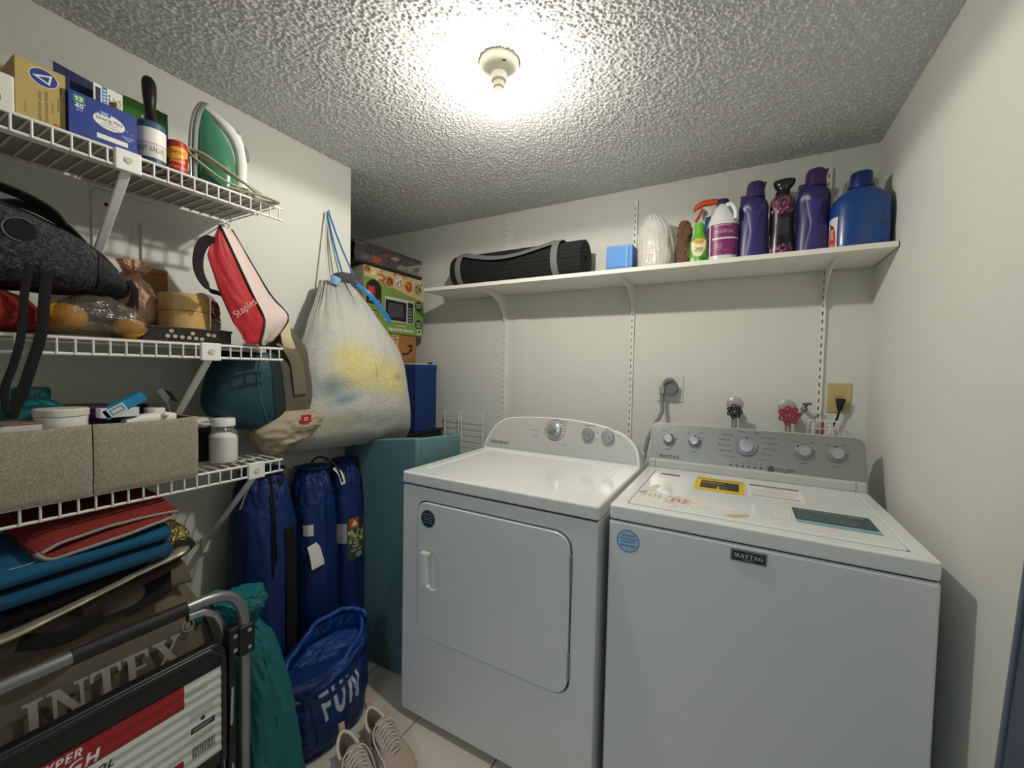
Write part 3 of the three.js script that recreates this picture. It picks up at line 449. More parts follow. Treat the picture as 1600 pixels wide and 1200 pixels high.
{ // white plastic shopping bag
  const t = thing('plastic_bag', 'rounded white plastic shopping bag with pinkish contents on the shelf', 'plastic bag', [-0.782, SY, 0.155]);
  const wr = (p, tt, a) => 0.007 * ridge(p.x * 18, p.y * 9, p.z * 18) * (0.4 + tt) + 0.005 * fbm(p.x * 30, p.y * 30, p.z * 30) + 0.005 * ridge(a * 3.1, p.y * 4, 3) + 0.0015 * ridge(a * 7, p.y * 12, 5) - 0.007;
  const s = surfOf([[-0.778, SY, 0.15, 0.065, 0.07, 2.2], [-0.778, SY + 0.02, 0.152, 0.08, 0.085, 2.3], [-0.78, SY + 0.1, 0.15, 0.084, 0.085, 2.2], [-0.79, SY + 0.18, 0.15, 0.075, 0.07], [-0.797, SY + 0.235, 0.15, 0.042, 0.045], [-0.802, SY + 0.258, 0.15, 0.018, 0.022], [-0.803, SY + 0.262, 0.15, 0.004, 0.005]], 'y', wr);
  part(t, 'bag_film', skin(s, 160, 110), mat(0xf4f3f1, 0.25, { transmission: 0.5, thickness: 0, bumpMap: rep(T.crinkle, 2), bumpScale: 0.0008 }));
  part(t, 'contents', loft([[-0.782, SY + 0.012, 0.15, 0.06, 0.06], [-0.785, SY + 0.08, 0.15, 0.075, 0.07], [-0.79, SY + 0.15, 0.15, 0.05, 0.05], [-0.79, SY + 0.19, 0.15, 0.01, 0.01]]), mat(0xf0dcd2, 0.9));
  part(t, 'bag_ear', sheet((u, v) => V(-0.745 + 0.05 * u + 0.01 * Math.sin(v * 6), SY + 0.14 + 0.07 * v * (1 - u * 0.5) - 0.05 * u, 0.12 + 0.015 * Math.sin(u * 7 + v * 4)), 10, 8, 0.001), mat(0xe4e0da, 0.4));
  const b = thing('paper_bag', 'small crumpled brown paper bag standing left of the green bottle', 'paper bag', [-0.676, SY, 0.14]);
  const s2 = surfOf([[-0.66, SY, 0.17, 0.029, 0.028, 3], [-0.66, SY + 0.03, 0.17, 0.032, 0.03, 3], [-0.661, SY + 0.085, 0.17, 0.03, 0.028], [-0.664, SY + 0.12, 0.17, 0.022, 0.02], [-0.665, SY + 0.15, 0.17, 0.028, 0.02], [-0.666, SY + 0.185, 0.17, 0.022, 0.013], [-0.668, SY + 0.205, 0.17, 0.01, 0.006]], 'y', (p) => 0.014 * ridge(p.x * 45, p.y * 38, p.z * 45) - 0.004);
  part(b, 'bag_body', skin(s2, 56, 50), mat(0x6e5138, 0.8, { bumpMap: rep(T.crinkle, 3), bumpScale: 0.003 }));
}
function printOn(p, surf, t0, t1, a0, a1, draw, w = 256, h = 256, rough = 0.4, label) { return part(p, 'label', patch(surf, t0, t1, a0, a1), print(ctex(w, h, draw), rough), label); }
{ // green bottle (front of angle 0 is +x; PI/2 is +z)
  const x = -0.604, z = 0.2, t = thing('cleaner_bottle', 'small bright green cleaner bottle with a ribbed green cap', 'bottle', [x, SY, z]);
  const s = surfOf([[x, SY, z, 0.031, 0.024, 3], [x, SY + 0.008, z, 0.034, 0.027, 3], [x, SY + 0.09, z, 0.034, 0.027, 3], [x, SY + 0.112, z, 0.028, 0.024, 2.4], [x, SY + 0.128, z, 0.02, 0.02], [x, SY + 0.136, z, 0.016, 0.016]]);
  part(t, 'bottle_body', skin(s, 40, 36), mat(0x62b832, 0.25, { clearcoat: 0.4 }));
  part(t, 'cap', lathe2(Array.from({ length: 1 }, () => [0, SY + 0.176]).concat([[0.0145, SY + 0.175], [0.016, SY + 0.17], [0.0175, SY + 0.134], [0, SY + 0.134]].map((q) => q)), [x, 0, z], 28), mat(0x6fc23c, 0.35));
  for (let i = 0; i < 20; i++) { const a = (i / 20) * 2 * PI; part(t, 'cap_rib', gt(new THREE.BoxGeometry(0.0022, 0.032, 0.0022), [x + 0.0172 * Math.cos(a), SY + 0.153, z + 0.0172 * Math.sin(a)], [0, -a, 0]), mat(0x66b836, 0.35)); }
  printOn(t, s, 0.12, 0.58, PI / 2 + 1.05, PI / 2 - 1.05, (c, w, h) => { c.fillStyle = '#4f9a2d'; c.fillRect(0, 0, w, h); c.fillStyle = '#e8e2b0'; c.beginPath(); c.ellipse(128, 100, 96, 74, 0, 0, 7); c.fill(); c.fillStyle = '#d8a92c'; c.beginPath(); c.ellipse(128, 70, 84, 32, 0, 0, 7); c.fill(); c.fillStyle = '#c05548'; c.font = 'bold 46px serif'; c.textAlign = 'center'; c.fillText('Fresh', 128, 112); c.fillStyle = '#2c5f22'; c.font = 'bold 40px serif'; c.fillText('Green', 128, 152); for (let i = 0; i < 50; i++) { c.fillStyle = ['#2f6d22', '#8ac25c', '#d9e8b0'][i % 3]; c.beginPath(); c.arc(20 + rnd() * 216, 180 + rnd() * 70, 10 * rnd() + 3, 0, 7); c.fill(); } });
}
{ // spray bottle behind
  const x = -0.582, z = 0.072, t = thing('spray_bottle', 'blue spray bottle with an orange trigger, behind the green bottle', 'spray bottle', [x, SY, z]);
  part(t, 'bottle_body', loft([[x, SY, z, 0.04, 0.026, 3], [x, SY + 0.01, z, 0.043, 0.028, 3], [x, SY + 0.13, z, 0.041, 0.027, 3], [x, SY + 0.17, z, 0.026, 0.02], [x + 0.002, SY + 0.2, z, 0.015, 0.015], [x + 0.002, SY + 0.215, z, 0.014, 0.014]]), mat(0x24477f, 0.25, { clearcoat: 0.5 }));
  part(t, 'collar', lathe2([[0, SY + 0.238], [0.016, SY + 0.236], [0.018, SY + 0.21], [0, SY + 0.21]], [x + 0.004, 0, z], 24), mat(0x1d3566, 0.4));
  part(t, 'pump_head', loft([[x + 0.004, SY + 0.236, z, 0.012, 0.011], [x + 0.012, SY + 0.26, z, 0.016, 0.011, 3], [x + 0.008, SY + 0.28, z, 0.035, 0.012, 3], [x + 0.008, SY + 0.284, z, 0.033, 0.011, 3]]), mat(0xe9e6df, 0.4, { transmission: 0.3 }));
  part(t, 'trigger_shroud', loft([[x - 0.058, SY + 0.268, z, 0.008, 0.01, 3], [x - 0.055, SY + 0.284, z, 0.008, 0.012, 3], [x - 0.02, SY + 0.3, z, 0.012, 0.013, 3], [x + 0.03, SY + 0.298, z, 0.012, 0.013, 3], [x + 0.055, SY + 0.292, z, 0.006, 0.011, 3]], { ax: 'x' }), mat(0xe5501d, 0.35));
  part(t, 'trigger', tube([[x - 0.022, SY + 0.285, z], [x - 0.03, SY + 0.262, z], [x - 0.046, SY + 0.235, z], [x - 0.05, SY + 0.226, z]], 0.006, 10), mat(0xdb4a1a, 0.35));
}
{ // white jug with purple label
  const x = -0.518, z = 0.18, t = thing('bleach_jug', 'white handled jug with a purple label and a navy cap', 'jug', [x, SY, z]);
  const s = surfOf([[x, SY, z, 0.05, 0.045, 2.6], [x, SY + 0.008, z, 0.055, 0.05, 2.6], [x, SY + 0.016, z, 0.056, 0.051, 2.4], [x, SY + 0.14, z, 0.056, 0.051, 2.4], [x, SY + 0.15, z, 0.058, 0.053, 2.4], [x, SY + 0.164, z, 0.057, 0.052], [x - 0.002, SY + 0.195, z, 0.045, 0.043], [x - 0.004, SY + 0.225, z, 0.03, 0.03], [x - 0.004, SY + 0.238, z, 0.019, 0.019], [x - 0.004, SY + 0.246, z, 0.018, 0.018]]);
  const wp = mat(0xdfe3e2, 0.35, { transmission: 0.12 });
  part(t, 'jug_body', skin(s, 48, 60), wp);
  part(t, 'handle', tube([[x + 0.012, SY + 0.236, z + 0.02], [x + 0.03, SY + 0.228, z + 0.033], [x + 0.043, SY + 0.2, z + 0.04], [x + 0.045, SY + 0.17, z + 0.038]], 0.0085, 12), wp);
  part(t, 'cap', lathe2([[0, SY + 0.264], [0.02, SY + 0.263], [0.022, SY + 0.26], [0.0225, SY + 0.242], [0, SY + 0.242]], [x - 0.004, 0, z], 30), mat(0x16264f, 0.4));
  printOn(t, s, 0.24, 0.42, PI / 2 + 1.25, PI / 2 - 1.3, (c, w, h) => { c.fillStyle = '#7c2a66'; c.fillRect(0, 0, w, h); c.fillStyle = '#9c4a86'; for (let i = 0; i < 60; i++) c.fillRect(rnd() * w, rnd() * h, 60 * rnd(), 5); c.fillStyle = '#dfd3dc'; c.fillRect(120, 40, 380, 8); c.fillRect(120, 180, 380, 7); c.fillRect(70, 0, 26, h); c.fillStyle = '#e6dfe6'; c.fillRect(8, 24, 60, 60); c.fillStyle = '#3a3f78'; c.font = 'bold 40px sans-serif'; c.fillText('BLEACH', 4, 70, 90); c.fillStyle = '#c9a6bf'; c.font = 'bold 42px sans-serif'; c.fillText('Splash-less', 140, 110, 240); c.font = '26px sans-serif'; c.fillText('Fresh lavender scent', 140, 160, 260); c.fillText('121 FL OZ', 140, 224, 200); }, 512, 256);
}
// tall purple bottles and the floral bottle
function tallBottle(x, z, k, mats, name, label, draw) {
  const t = thing(name, label, 'bottle', [x, SY, z]), y = (v) => SY + v * k, w = 0.0525 * k, d = 0.042 * k;
  const wr = (p, tt, a) => { const f = Math.sin(a); if (f < 0.15) return 0; const u = Math.cos(a); // waisted panel with shoulder scoops on the front
    const sc = Math.exp(-(((tt - 0.52) / 0.1) ** 2)) * Math.exp(-(((Math.abs(u) - 0.55) / 0.25) ** 2)); return -0.007 * sc; };
  const s = surfOf([[x, y(0), z, w * 0.9, d * 0.9, 3], [x, y(0.008), z, w, d, 3], [x, y(0.06), z, w, d, 2.8], [x, y(0.13), z, w * 0.97, d, 2.6], [x, y(0.19), z, w * 0.98, d, 2.6], [x, y(0.218), z, w * 0.97, d * 0.96, 2.5], [x, y(0.24), z, w * 0.82, d * 0.85, 2.2], [x, y(0.254), z, w * 0.58, d * 0.72, 2], [x, y(0.258), z, w * 0.54, d * 0.68, 2]], 'y', wr);
  part(t, 'bottle_body', skin(s, 64, 70), mats[0]);
  if (draw) { part(t, 'print', patch(s, 0.02, 0.97, PI / 2 + 1.4, PI / 2 - 1.4, 24, 40), print(ctex(256, 512, draw), 0.3)); }
  else { const w2 = 0.028 * k; part(t, 'front_waist', sheet((u, v) => { const q = (u - 0.5) * 2, hw = w2 * (0.45 + 0.9 * Math.abs(v - 0.55) ** 0.9); return V(x + q * hw, y(0.012 + 0.185 * v), z + d * (0.985 - 0.1 * q * q * 1) + 0.003); }, 10, 14, 0.001), mats[1]); }
  const c = part(t, 'cap', [lathe2([[0, y(0.319)], [0.016 * k, y(0.318)], [0.024 * k, y(0.3145)], [0.0285 * k, y(0.307)], [0.0308 * k, y(0.294)], [0.0325 * k, y(0.268)], [0.0345 * k, y(0.252)], [0, y(0.252)]], [x + 0.004, 0, z], 36)], mats[2]);
  part(c, 'pour_lip', loft([[x + 0.028 * k, y(0.285), z, 0.007, 0.018, 3], [x + 0.034 * k, y(0.308), z, 0.007, 0.016, 3]], { n: 16 }), mats[2]);
  part(t, 'cap_tab', boxR(x - 0.047 * k, x - 0.024 * k, y(0.238), y(0.268), z - 0.012, z + 0.012, 0.004), mats[2]);
}
const purple = mat(0x2a2560, 0.4, { clearcoat: 0.15, clearcoatRoughness: 0.3 }), purple2 = mat(0x352f74, 0.4), purpleCap = mat(0x38275f, 0.4, { clearcoat: 0.2 });
tallBottle(-0.413, 0.165, 1.0, [purple, purple2, purpleCap], 'detergent_bottle', 'shorter purple detergent bottle, right of the white jug');
tallBottle(-0.219, 0.16, 1.035, [purple, purple2, purpleCap], 'detergent_bottle', 'taller purple detergent bottle, left of the big blue jug');
{
  const x = -0.317, z = 0.16, t = thing('floral_bottle', 'black bottle printed with pink blossoms, between two purple bottles', 'bottle', [x, SY, z]);
  const s = surfOf([[x, SY, z, 0.037, 0.034, 2.6], [x, SY + 0.008, z, 0.0405, 0.037, 2.6], [x, SY + 0.08, z, 0.0405, 0.037, 2.5], [x, SY + 0.14, z, 0.0385, 0.036, 2.4], [x, SY + 0.2, z, 0.0405, 0.037, 2.3], [x, SY + 0.232, z, 0.037, 0.034], [x, SY + 0.246, z, 0.024, 0.024], [x, SY + 0.25, z, 0.022, 0.022]]);
  part(t, 'bottle_body', skin(s, 48, 50), mat(0x17101c, 0.25, { clearcoat: 0.5 }));
  part(t, 'print', patch(s, 0.03, 0.84, PI / 2 + 1.45, PI / 2 - 1.45, 24, 40), print(ctex(256, 512, (c, w, h) => { c.fillStyle = '#1a121f'; c.fillRect(0, 0, w, h); const blot = (y0, y1, x0, x1, n, pal) => { for (let i = 0; i < n; i++) { c.globalAlpha = 0.75; c.fillStyle = pal[i % pal.length]; c.beginPath(); c.ellipse(lerp(x0, x1, rnd()), lerp(y0, y1, Math.pow(rnd(), 0.8)), 3 + 9 * rnd(), 2 + 6 * rnd(), rnd() * 3, 0, 7); c.fill(); } c.globalAlpha = 1; }; blot(0, 210, 20, 220, 320, ['#b5587e', '#d38ca4', '#8c3c63', '#3a1c33', '#c97692']); blot(380, 512, 40, 240, 260, ['#b5588a', '#d79bbb', '#7d3c6c', '#2c1a30']); c.fillStyle = '#46404f'; c.globalAlpha = 0.6; c.fillRect(90, 240, 90, 90); c.globalAlpha = 1; c.fillStyle = '#cfc8cf'; c.fillRect(22, 330, 14, 60); c.fillRect(40, 410, 10, 40); }), 0.28));
  part(t, 'cap', skin(surfOf([[x, SY + 0.248, z, 0.026, 0.025], [x, SY + 0.258, z, 0.025, 0.024], [x + 0.001, SY + 0.27, z, 0.023, 0.023], [x + 0.003, SY + 0.288, z, 0.034, 0.026, 2.2], [x + 0.004, SY + 0.305, z, 0.036, 0.024, 2.2], [x + 0.006, SY + 0.309, z, 0.026, 0.016, 2.2]]), 36, 30), mat(0x0e1720, 0.2, { clearcoat: 0.6 }));
}
{ // big blue jug
  const z = 0.205, x = -0.0885, t = thing('detergent_jug', 'large blue detergent jug with blue cap at the right shelf end', 'jug', [x, SY, z]);
  const s = surfOf([[x, SY, z, 0.076, 0.062, 3], [x, SY + 0.01, z, 0.081, 0.066, 3], [x, SY + 0.08, z, 0.0825, 0.066, 2.8], [x, SY + 0.14, z, 0.083, 0.064, 2.6], [x - 0.001, SY + 0.178, z, 0.08, 0.06, 2.3], [x - 0.001, SY + 0.208, z, 0.058, 0.05, 2.2], [x - 0.001, SY + 0.226, z, 0.034, 0.034], [x - 0.001, SY + 0.236, z, 0.03, 0.03]], 'y', (p, tt, a) => -0.006 * Math.exp(-(((tt - 0.55) / 0.16) ** 2)) * Math.exp(-(((Math.cos(a) - 0.35) / 0.22) ** 2)) * (Math.sin(a) > 0 ? 1 : 0));
  const blue = mat(0x0d4082, 0.32, { clearcoat: 0.4, clearcoatRoughness: 0.2 });
  part(t, 'jug_body', skin(s, 64, 60), blue);
  part(t, 'handle', tube([[x + 0.03, SY + 0.2, z + 0.02], [x + 0.05, SY + 0.188, z + 0.03], [x + 0.06, SY + 0.16, z + 0.036], [x + 0.056, SY + 0.12, z + 0.046], [x + 0.045, SY + 0.08, z + 0.052]], 0.012, 14), blue);
  part(t, 'front_panel', sheet((u, v) => { const q = (u - 0.5) * 2, hw = 0.022 + 0.024 * (1 - v) ** 1.5; return V(x + 0.02 + q * hw, SY + 0.015 + 0.15 * v, z + 0.0655 - 0.006 * q * q - 0.008 * v * v); }, 10, 12, 0.001), mat(0x124a8c, 0.34));
  t.scale.y = 0.95;
  const c = part(t, 'cap', lathe2([[0, SY + 0.285], [0.028, SY + 0.284], [0.031, SY + 0.279], [0.032, SY + 0.24], [0.037, SY + 0.236], [0.037, SY + 0.226], [0, SY + 0.226]], [x - 0.001, 0, z], 40), mat(0x0b2a66, 0.35));
  part(c, 'measuring_rim', gt(new THREE.TorusGeometry(0.0345, 0.0025, 8, 40), [x - 0.001, SY + 0.232, z], [PI / 2, 0, 0]), mat(0x0b2a66, 0.35));
  printOn(t, s, 0.06, 0.5, PI + 0.15, PI - 0.72, (c, w, h) => { c.fillStyle = '#dfe0e2'; c.fillRect(0, 0, w, h); c.fillStyle = '#1a3f8c'; c.fillRect(0, 0, w, 70); c.fillStyle = '#c8452c'; c.beginPath(); c.ellipse(150, 170, 90, 66, 0, 0, 7); c.fill(); c.fillStyle = '#efe3d2'; c.font = 'bold 54px sans-serif'; c.textAlign = 'center'; c.fillText('OXI', 150, 165); c.font = 'bold 30px sans-serif'; c.fillText('CLEAN', 150, 205); c.strokeStyle = '#33363b'; c.lineWidth = 8; c.beginPath(); c.moveTo(60, 90); c.lineTo(200, 120); c.stroke(); }, 256, 256, 0.4);
}
// ---------- wall fittings ----------
{
  const t = thing('dryer_outlet', 'white square outlet plate with a grey angled plug and cord', 'outlet', [-0.725, 1.165, 0]);
  part(t, 'cover_plate', boxR(-0.7835, -0.6665, 1.167, 1.291, 0, 0.006, 0.003), mat(0xdcdcd4, 0.4));
  part(t, 'plug_body', gt(toCreasedNormals(new THREE.CylinderGeometry(0.03, 0.033, 0.045, 30), 0.6), [-0.72, 1.232, 0.028], [PI / 2, 0, 0]), mat(0x77797b, 0.6));
  part(t, 'plug_strap', tube([[-0.748, 1.245, 0.05], [-0.735, 1.268, 0.06], [-0.712, 1.272, 0.058], [-0.694, 1.25, 0.045]], 0.008, 8), mat(0x85878a, 0.6));
  part(t, 'plug_neck', boxR(-0.766, -0.742, 1.205, 1.242, 0.03, 0.06, 0.004), mat(0x9b9da0, 0.5));
  part(t, 'cord', tube([[-0.754, 1.21, 0.046], [-0.752, 1.16, 0.05], [-0.75, 1.12, 0.06], [-0.775, 1.06, 0.09], [-0.8, 0.98, 0.13], [-0.81, 0.85, 0.17]], 0.009, 10), mat(0x85878a, 0.6));
  const u = thing('washer_outlet', 'beige outlet plate with a black plug and cord', 'outlet', [-0.09, 1.16, 0]);
  part(u, 'cover_plate', boxR(-0.126, -0.05, 1.158, 1.277, 0, 0.006, 0.0025), mat(0xc9b27e, 0.4));
  for (const y of [1.196, 1.238]) part(u, 'receptacle', gt(extrude(rrect(0.034, 0.029, 0.012), 0.003, 0.001), [-0.088, y, 0.005]), mat(0xc4ab72, 0.4));
  part(u, 'plate_screw', gt(new THREE.CylinderGeometry(0.003, 0.003, 0.0015, 12), [-0.088, 1.2495 + 0.004, 0.0065], [PI / 2, 0, 0]), M.silver);
  part(u, 'plug', loft([[-0.088, 1.168, 0.028, 0.007, 0.007], [-0.087, 1.19, 0.028, 0.011, 0.011, 3], [-0.086, 1.212, 0.024, 0.016, 0.014, 3], [-0.086, 1.216, 0.024, 0.013, 0.012, 3]]), M.black);
  part(u, 'cord', tube([[-0.088, 1.175, 0.028], [-0.096, 1.13, 0.026], [-0.112, 1.09, 0.026], [-0.12, 1.0, 0.06], [-0.12, 0.8, 0.13]], 0.0042, 8), M.black);
}
function valve(x, y, col, label, petals, k = 1) {
  const t = thing('hose_valve', label, 'tap', [x, y, 0]), br = mat(0xa9a9a2, 0.35, { metalness: 0.8 });
  part(t, 'escutcheon', gt(lathe2([[0, 0.006], [0.018, 0.0055], [0.03, 0.004], [0.034, 0.0005], [0, 0]], [0, 0, 0], 36), [x, y + 0.012, 0], [PI / 2, 0, 0]), mat(0xb4b3ac, 0.35, { metalness: 0.3 }));
  part(t, 'valve_body', [rod([x, y + 0.01, 0], [x, y, 0.055], 0.01, 14), rod([x, y, 0.045], [x, y - 0.09, 0.055], 0.011, 14), gt(new THREE.SphereGeometry(0.015, 18, 14), [x, y, 0.048])], br);
  const stem = rod([x, y, 0.05], [x, y - 0.012, 0.085], 0.005, 10); part(t, 'valve_stem', stem, br);
  const g = []; const c = [x, y - 0.013, 0.087];
  for (let i = 0; i < petals; i++) { const a = (i / petals) * 2 * PI, q = [c[0] + 0.021 * k * Math.cos(a), c[1] + 0.021 * k * Math.sin(a), c[2] - 0.002]; g.push(gt(new THREE.TorusGeometry(0.0068 * k, 0.0034 * k, 8, 16), q), rod(c, q, 0.003, 6)); }
  g.push(gt(new THREE.CylinderGeometry(0.008, 0.008, 0.009, 16), c, [PI / 2, 0, 0]));
  part(t, 'handwheel', g, mat(col, 0.45, { metalness: 0.15 }));
  part(t, 'handwheel_screw', gt(new THREE.CylinderGeometry(0.0045, 0.0045, 0.004, 6), [c[0], c[1], c[2] + 0.006], [PI / 2, 0, 0]), br);
  part(t, 'hose', tube([[x, y - 0.085, 0.055], [x, y - 0.16, 0.06], [x + 0.02, y - 0.3, 0.12]], 0.011, 10), mat(0x6f7072, 0.6));
}
valve(-0.452, 1.158, 0x20262b, 'water tap with a dark handwheel on the back wall', 7);
valve(-0.258, 1.156, 0xa83448, 'water tap with a red handwheel on the back wall', 7, 1.28);
{
  const x = -0.205, y = 1.168, t = thing('small_tap', 'small grey spigot beside the red handwheel tap', 'tap', [x, y, 0]);
  part(t, 'spigot_body', [rod([x, y, 0], [x, y, 0.05], 0.008, 12), rod([x, y, 0.045], [x - 0.02, y - 0.03, 0.06], 0.007, 10), gt(new THREE.SphereGeometry(0.012, 14, 12), [x, y, 0.045])], mat(0x8f908c, 0.4, { metalness: 0.7 }));
  part(t, 'spigot_lever', [rod([x, y + 0.005, 0.05], [x + 0.012, y + 0.022, 0.06], 0.004, 8), rod([x - 0.008, y + 0.02, 0.06], [x + 0.022, y + 0.024, 0.06], 0.005, 8)], mat(0x6e706e, 0.4, { metalness: 0.6 }));
}
{
  const t = thing('wire_basket', 'small white wire basket holding odds and ends above the washer', 'basket', [-0.145, 1.06, 0.07]);
  const x0 = -0.196, x1 = -0.1, z0 = 0.045, z1 = 0.098, y1 = 1.128, y0 = 1.07, r = 0.0014;
  for (const y of [y1, (y0 + y1) / 2]) part(t, 'basket_ring', [rod([x0, y, z0], [x1, y, z0], r), rod([x0, y, z1], [x1, y, z1], r), rod([x0, y, z0], [x0, y, z1], r), rod([x1, y, z0], [x1, y, z1], r)], M.wire);
  for (let i = 0; i <= 5; i++) { const x = lerp(x0, x1, i / 5); part(t, 'basket_wire', [rod([x, y1, z1], [x, y0, z1], r), rod([x, y0, z1], [x, y0, z0], r), rod([x, y0, z0], [x, y1, z0], r)], M.wire); }
  for (const [x, c, h, l] of [[-0.175, 0xd8d4cb, 0.045, 'small white tube standing in the wire basket'], [-0.15, 0xa83a38, 0.052, 'small red marker standing in the wire basket'], [-0.122, 0xe2e0da, 0.04, 'small pale roll lying in the wire basket']]) { const q = thing('basket_item', l, 'small item', [x, y0, 0.07]); part(q, 'body', lathe2([[0, y0 + 0.002], [0.008, y0 + 0.003], [0.008, y0 + h], [0.006, y0 + h + 0.004], [0, y0 + h + 0.005]], [x, 0, 0.07], 16), mat(c, 0.5)); }
}

// ---------- top wire shelf ----------
const RX = PI / 2; // turn that makes a +z face look along +x
const TY = WY[0] + 0.0058;
const faceX = (w, h, x, y, z, rx = 0, th = 0.0006) => gt(new THREE.BoxGeometry(w, h, th), [x, y, z], [0, RX, 0]);
{
  const t = thing('tissue_carton', 'plain white carton at the left end of the top shelf', 'box', [-1.8, TY, 1.86]);
  part(t, 'carton', boxR(-1.86, -1.735, TY, TY + 0.078, 1.822, 1.93, 0.003), M.paper);
  part(t, 'side_print', faceX(0.1, 0.07, -1.7345, TY + 0.04, 1.876), print(ctex(128, 96, (c, w, h) => { c.fillStyle = '#e6e4dc'; c.fillRect(0, 0, w, h); c.fillStyle = '#7b7a75'; c.fillRect(98, 60, 4, 14); c.fillRect(106, 58, 4, 16); }), 0.8));
  const u = thing('pink_bottle', 'pale pink rounded bottle standing behind the white carton', 'bottle', [-1.885, TY, 1.86]);
  part(u, 'bottle_body', loft([[-1.885, TY, 1.87, 0.02, 0.045], [-1.885, TY + 0.02, 1.87, 0.022, 0.05], [-1.885, TY + 0.13, 1.87, 0.022, 0.05], [-1.885, TY + 0.17, 1.87, 0.018, 0.035], [-1.885, TY + 0.182, 1.87, 0.01, 0.014]]), mat(0xe3a3a6, 0.4));
  part(u, 'cap', lathe2([[0, TY + 0.2], [0.012, TY + 0.199], [0.013, TY + 0.178], [0, TY + 0.178]], [-1.885, 0, 1.87], 20), M.whitePlastic);
}
{
  const t = thing('glove_carton', 'tan carton with a blue oval emblem on the top shelf', 'box', [-1.79, TY, 1.786]), z0 = 1.748, z1 = 1.821, h = 0.127;
  part(t, 'carton', boxR(-1.86, -1.741, TY, TY + h, z0, z1, 0.002), mat(0xb39d60, 0.7));
  part(t, 'front_print', faceX(z1 - z0 - 0.002, h - 0.004, -1.7405, TY + h / 2, (z0 + z1) / 2), print(ctex(300, 512, (c, w, hh) => {
    c.fillStyle = '#bda566'; c.fillRect(0, 0, w, hh); c.save(); c.translate(168, 96); c.rotate(0.12); c.fillStyle = '#e9e2c6'; c.beginPath(); c.ellipse(0, 0, 90, 76, 0, 0, 7); c.fill(); c.fillStyle = '#1f3f93'; c.beginPath(); c.ellipse(0, 0, 84, 70, 0, 0, 7); c.fill(); c.strokeStyle = '#f0eee6'; c.lineWidth = 13; c.beginPath(); c.moveTo(40, -40); c.lineTo(-52, 8); c.lineTo(36, 34); c.closePath(); c.stroke(); c.restore();
    c.fillStyle = '#4a3e22'; c.save(); c.translate(150, 470); c.rotate(-PI / 2); c.font = 'bold 30px sans-serif'; c.fillText('Safe-Touch Latex', 0, 0, 270); c.fillText('Examination Gloves', 0, 40, 270); c.font = '22px sans-serif'; c.fillText('Powdered', 90, 76); c.restore(); c.save(); c.translate(60, 440); c.rotate(-PI / 2); c.font = '20px sans-serif'; c.fillText('100 count', 0, 0); c.restore(); c.fillStyle = '#7c6a3c'; c.fillRect(268, 120, 8, 60); c.fillRect(250, 220, 7, 120); c.fillStyle = '#bb5a3c'; c.beginPath(); c.arc(240, 478, 26, 0, 7); c.fill();
  }), 0.6));
}
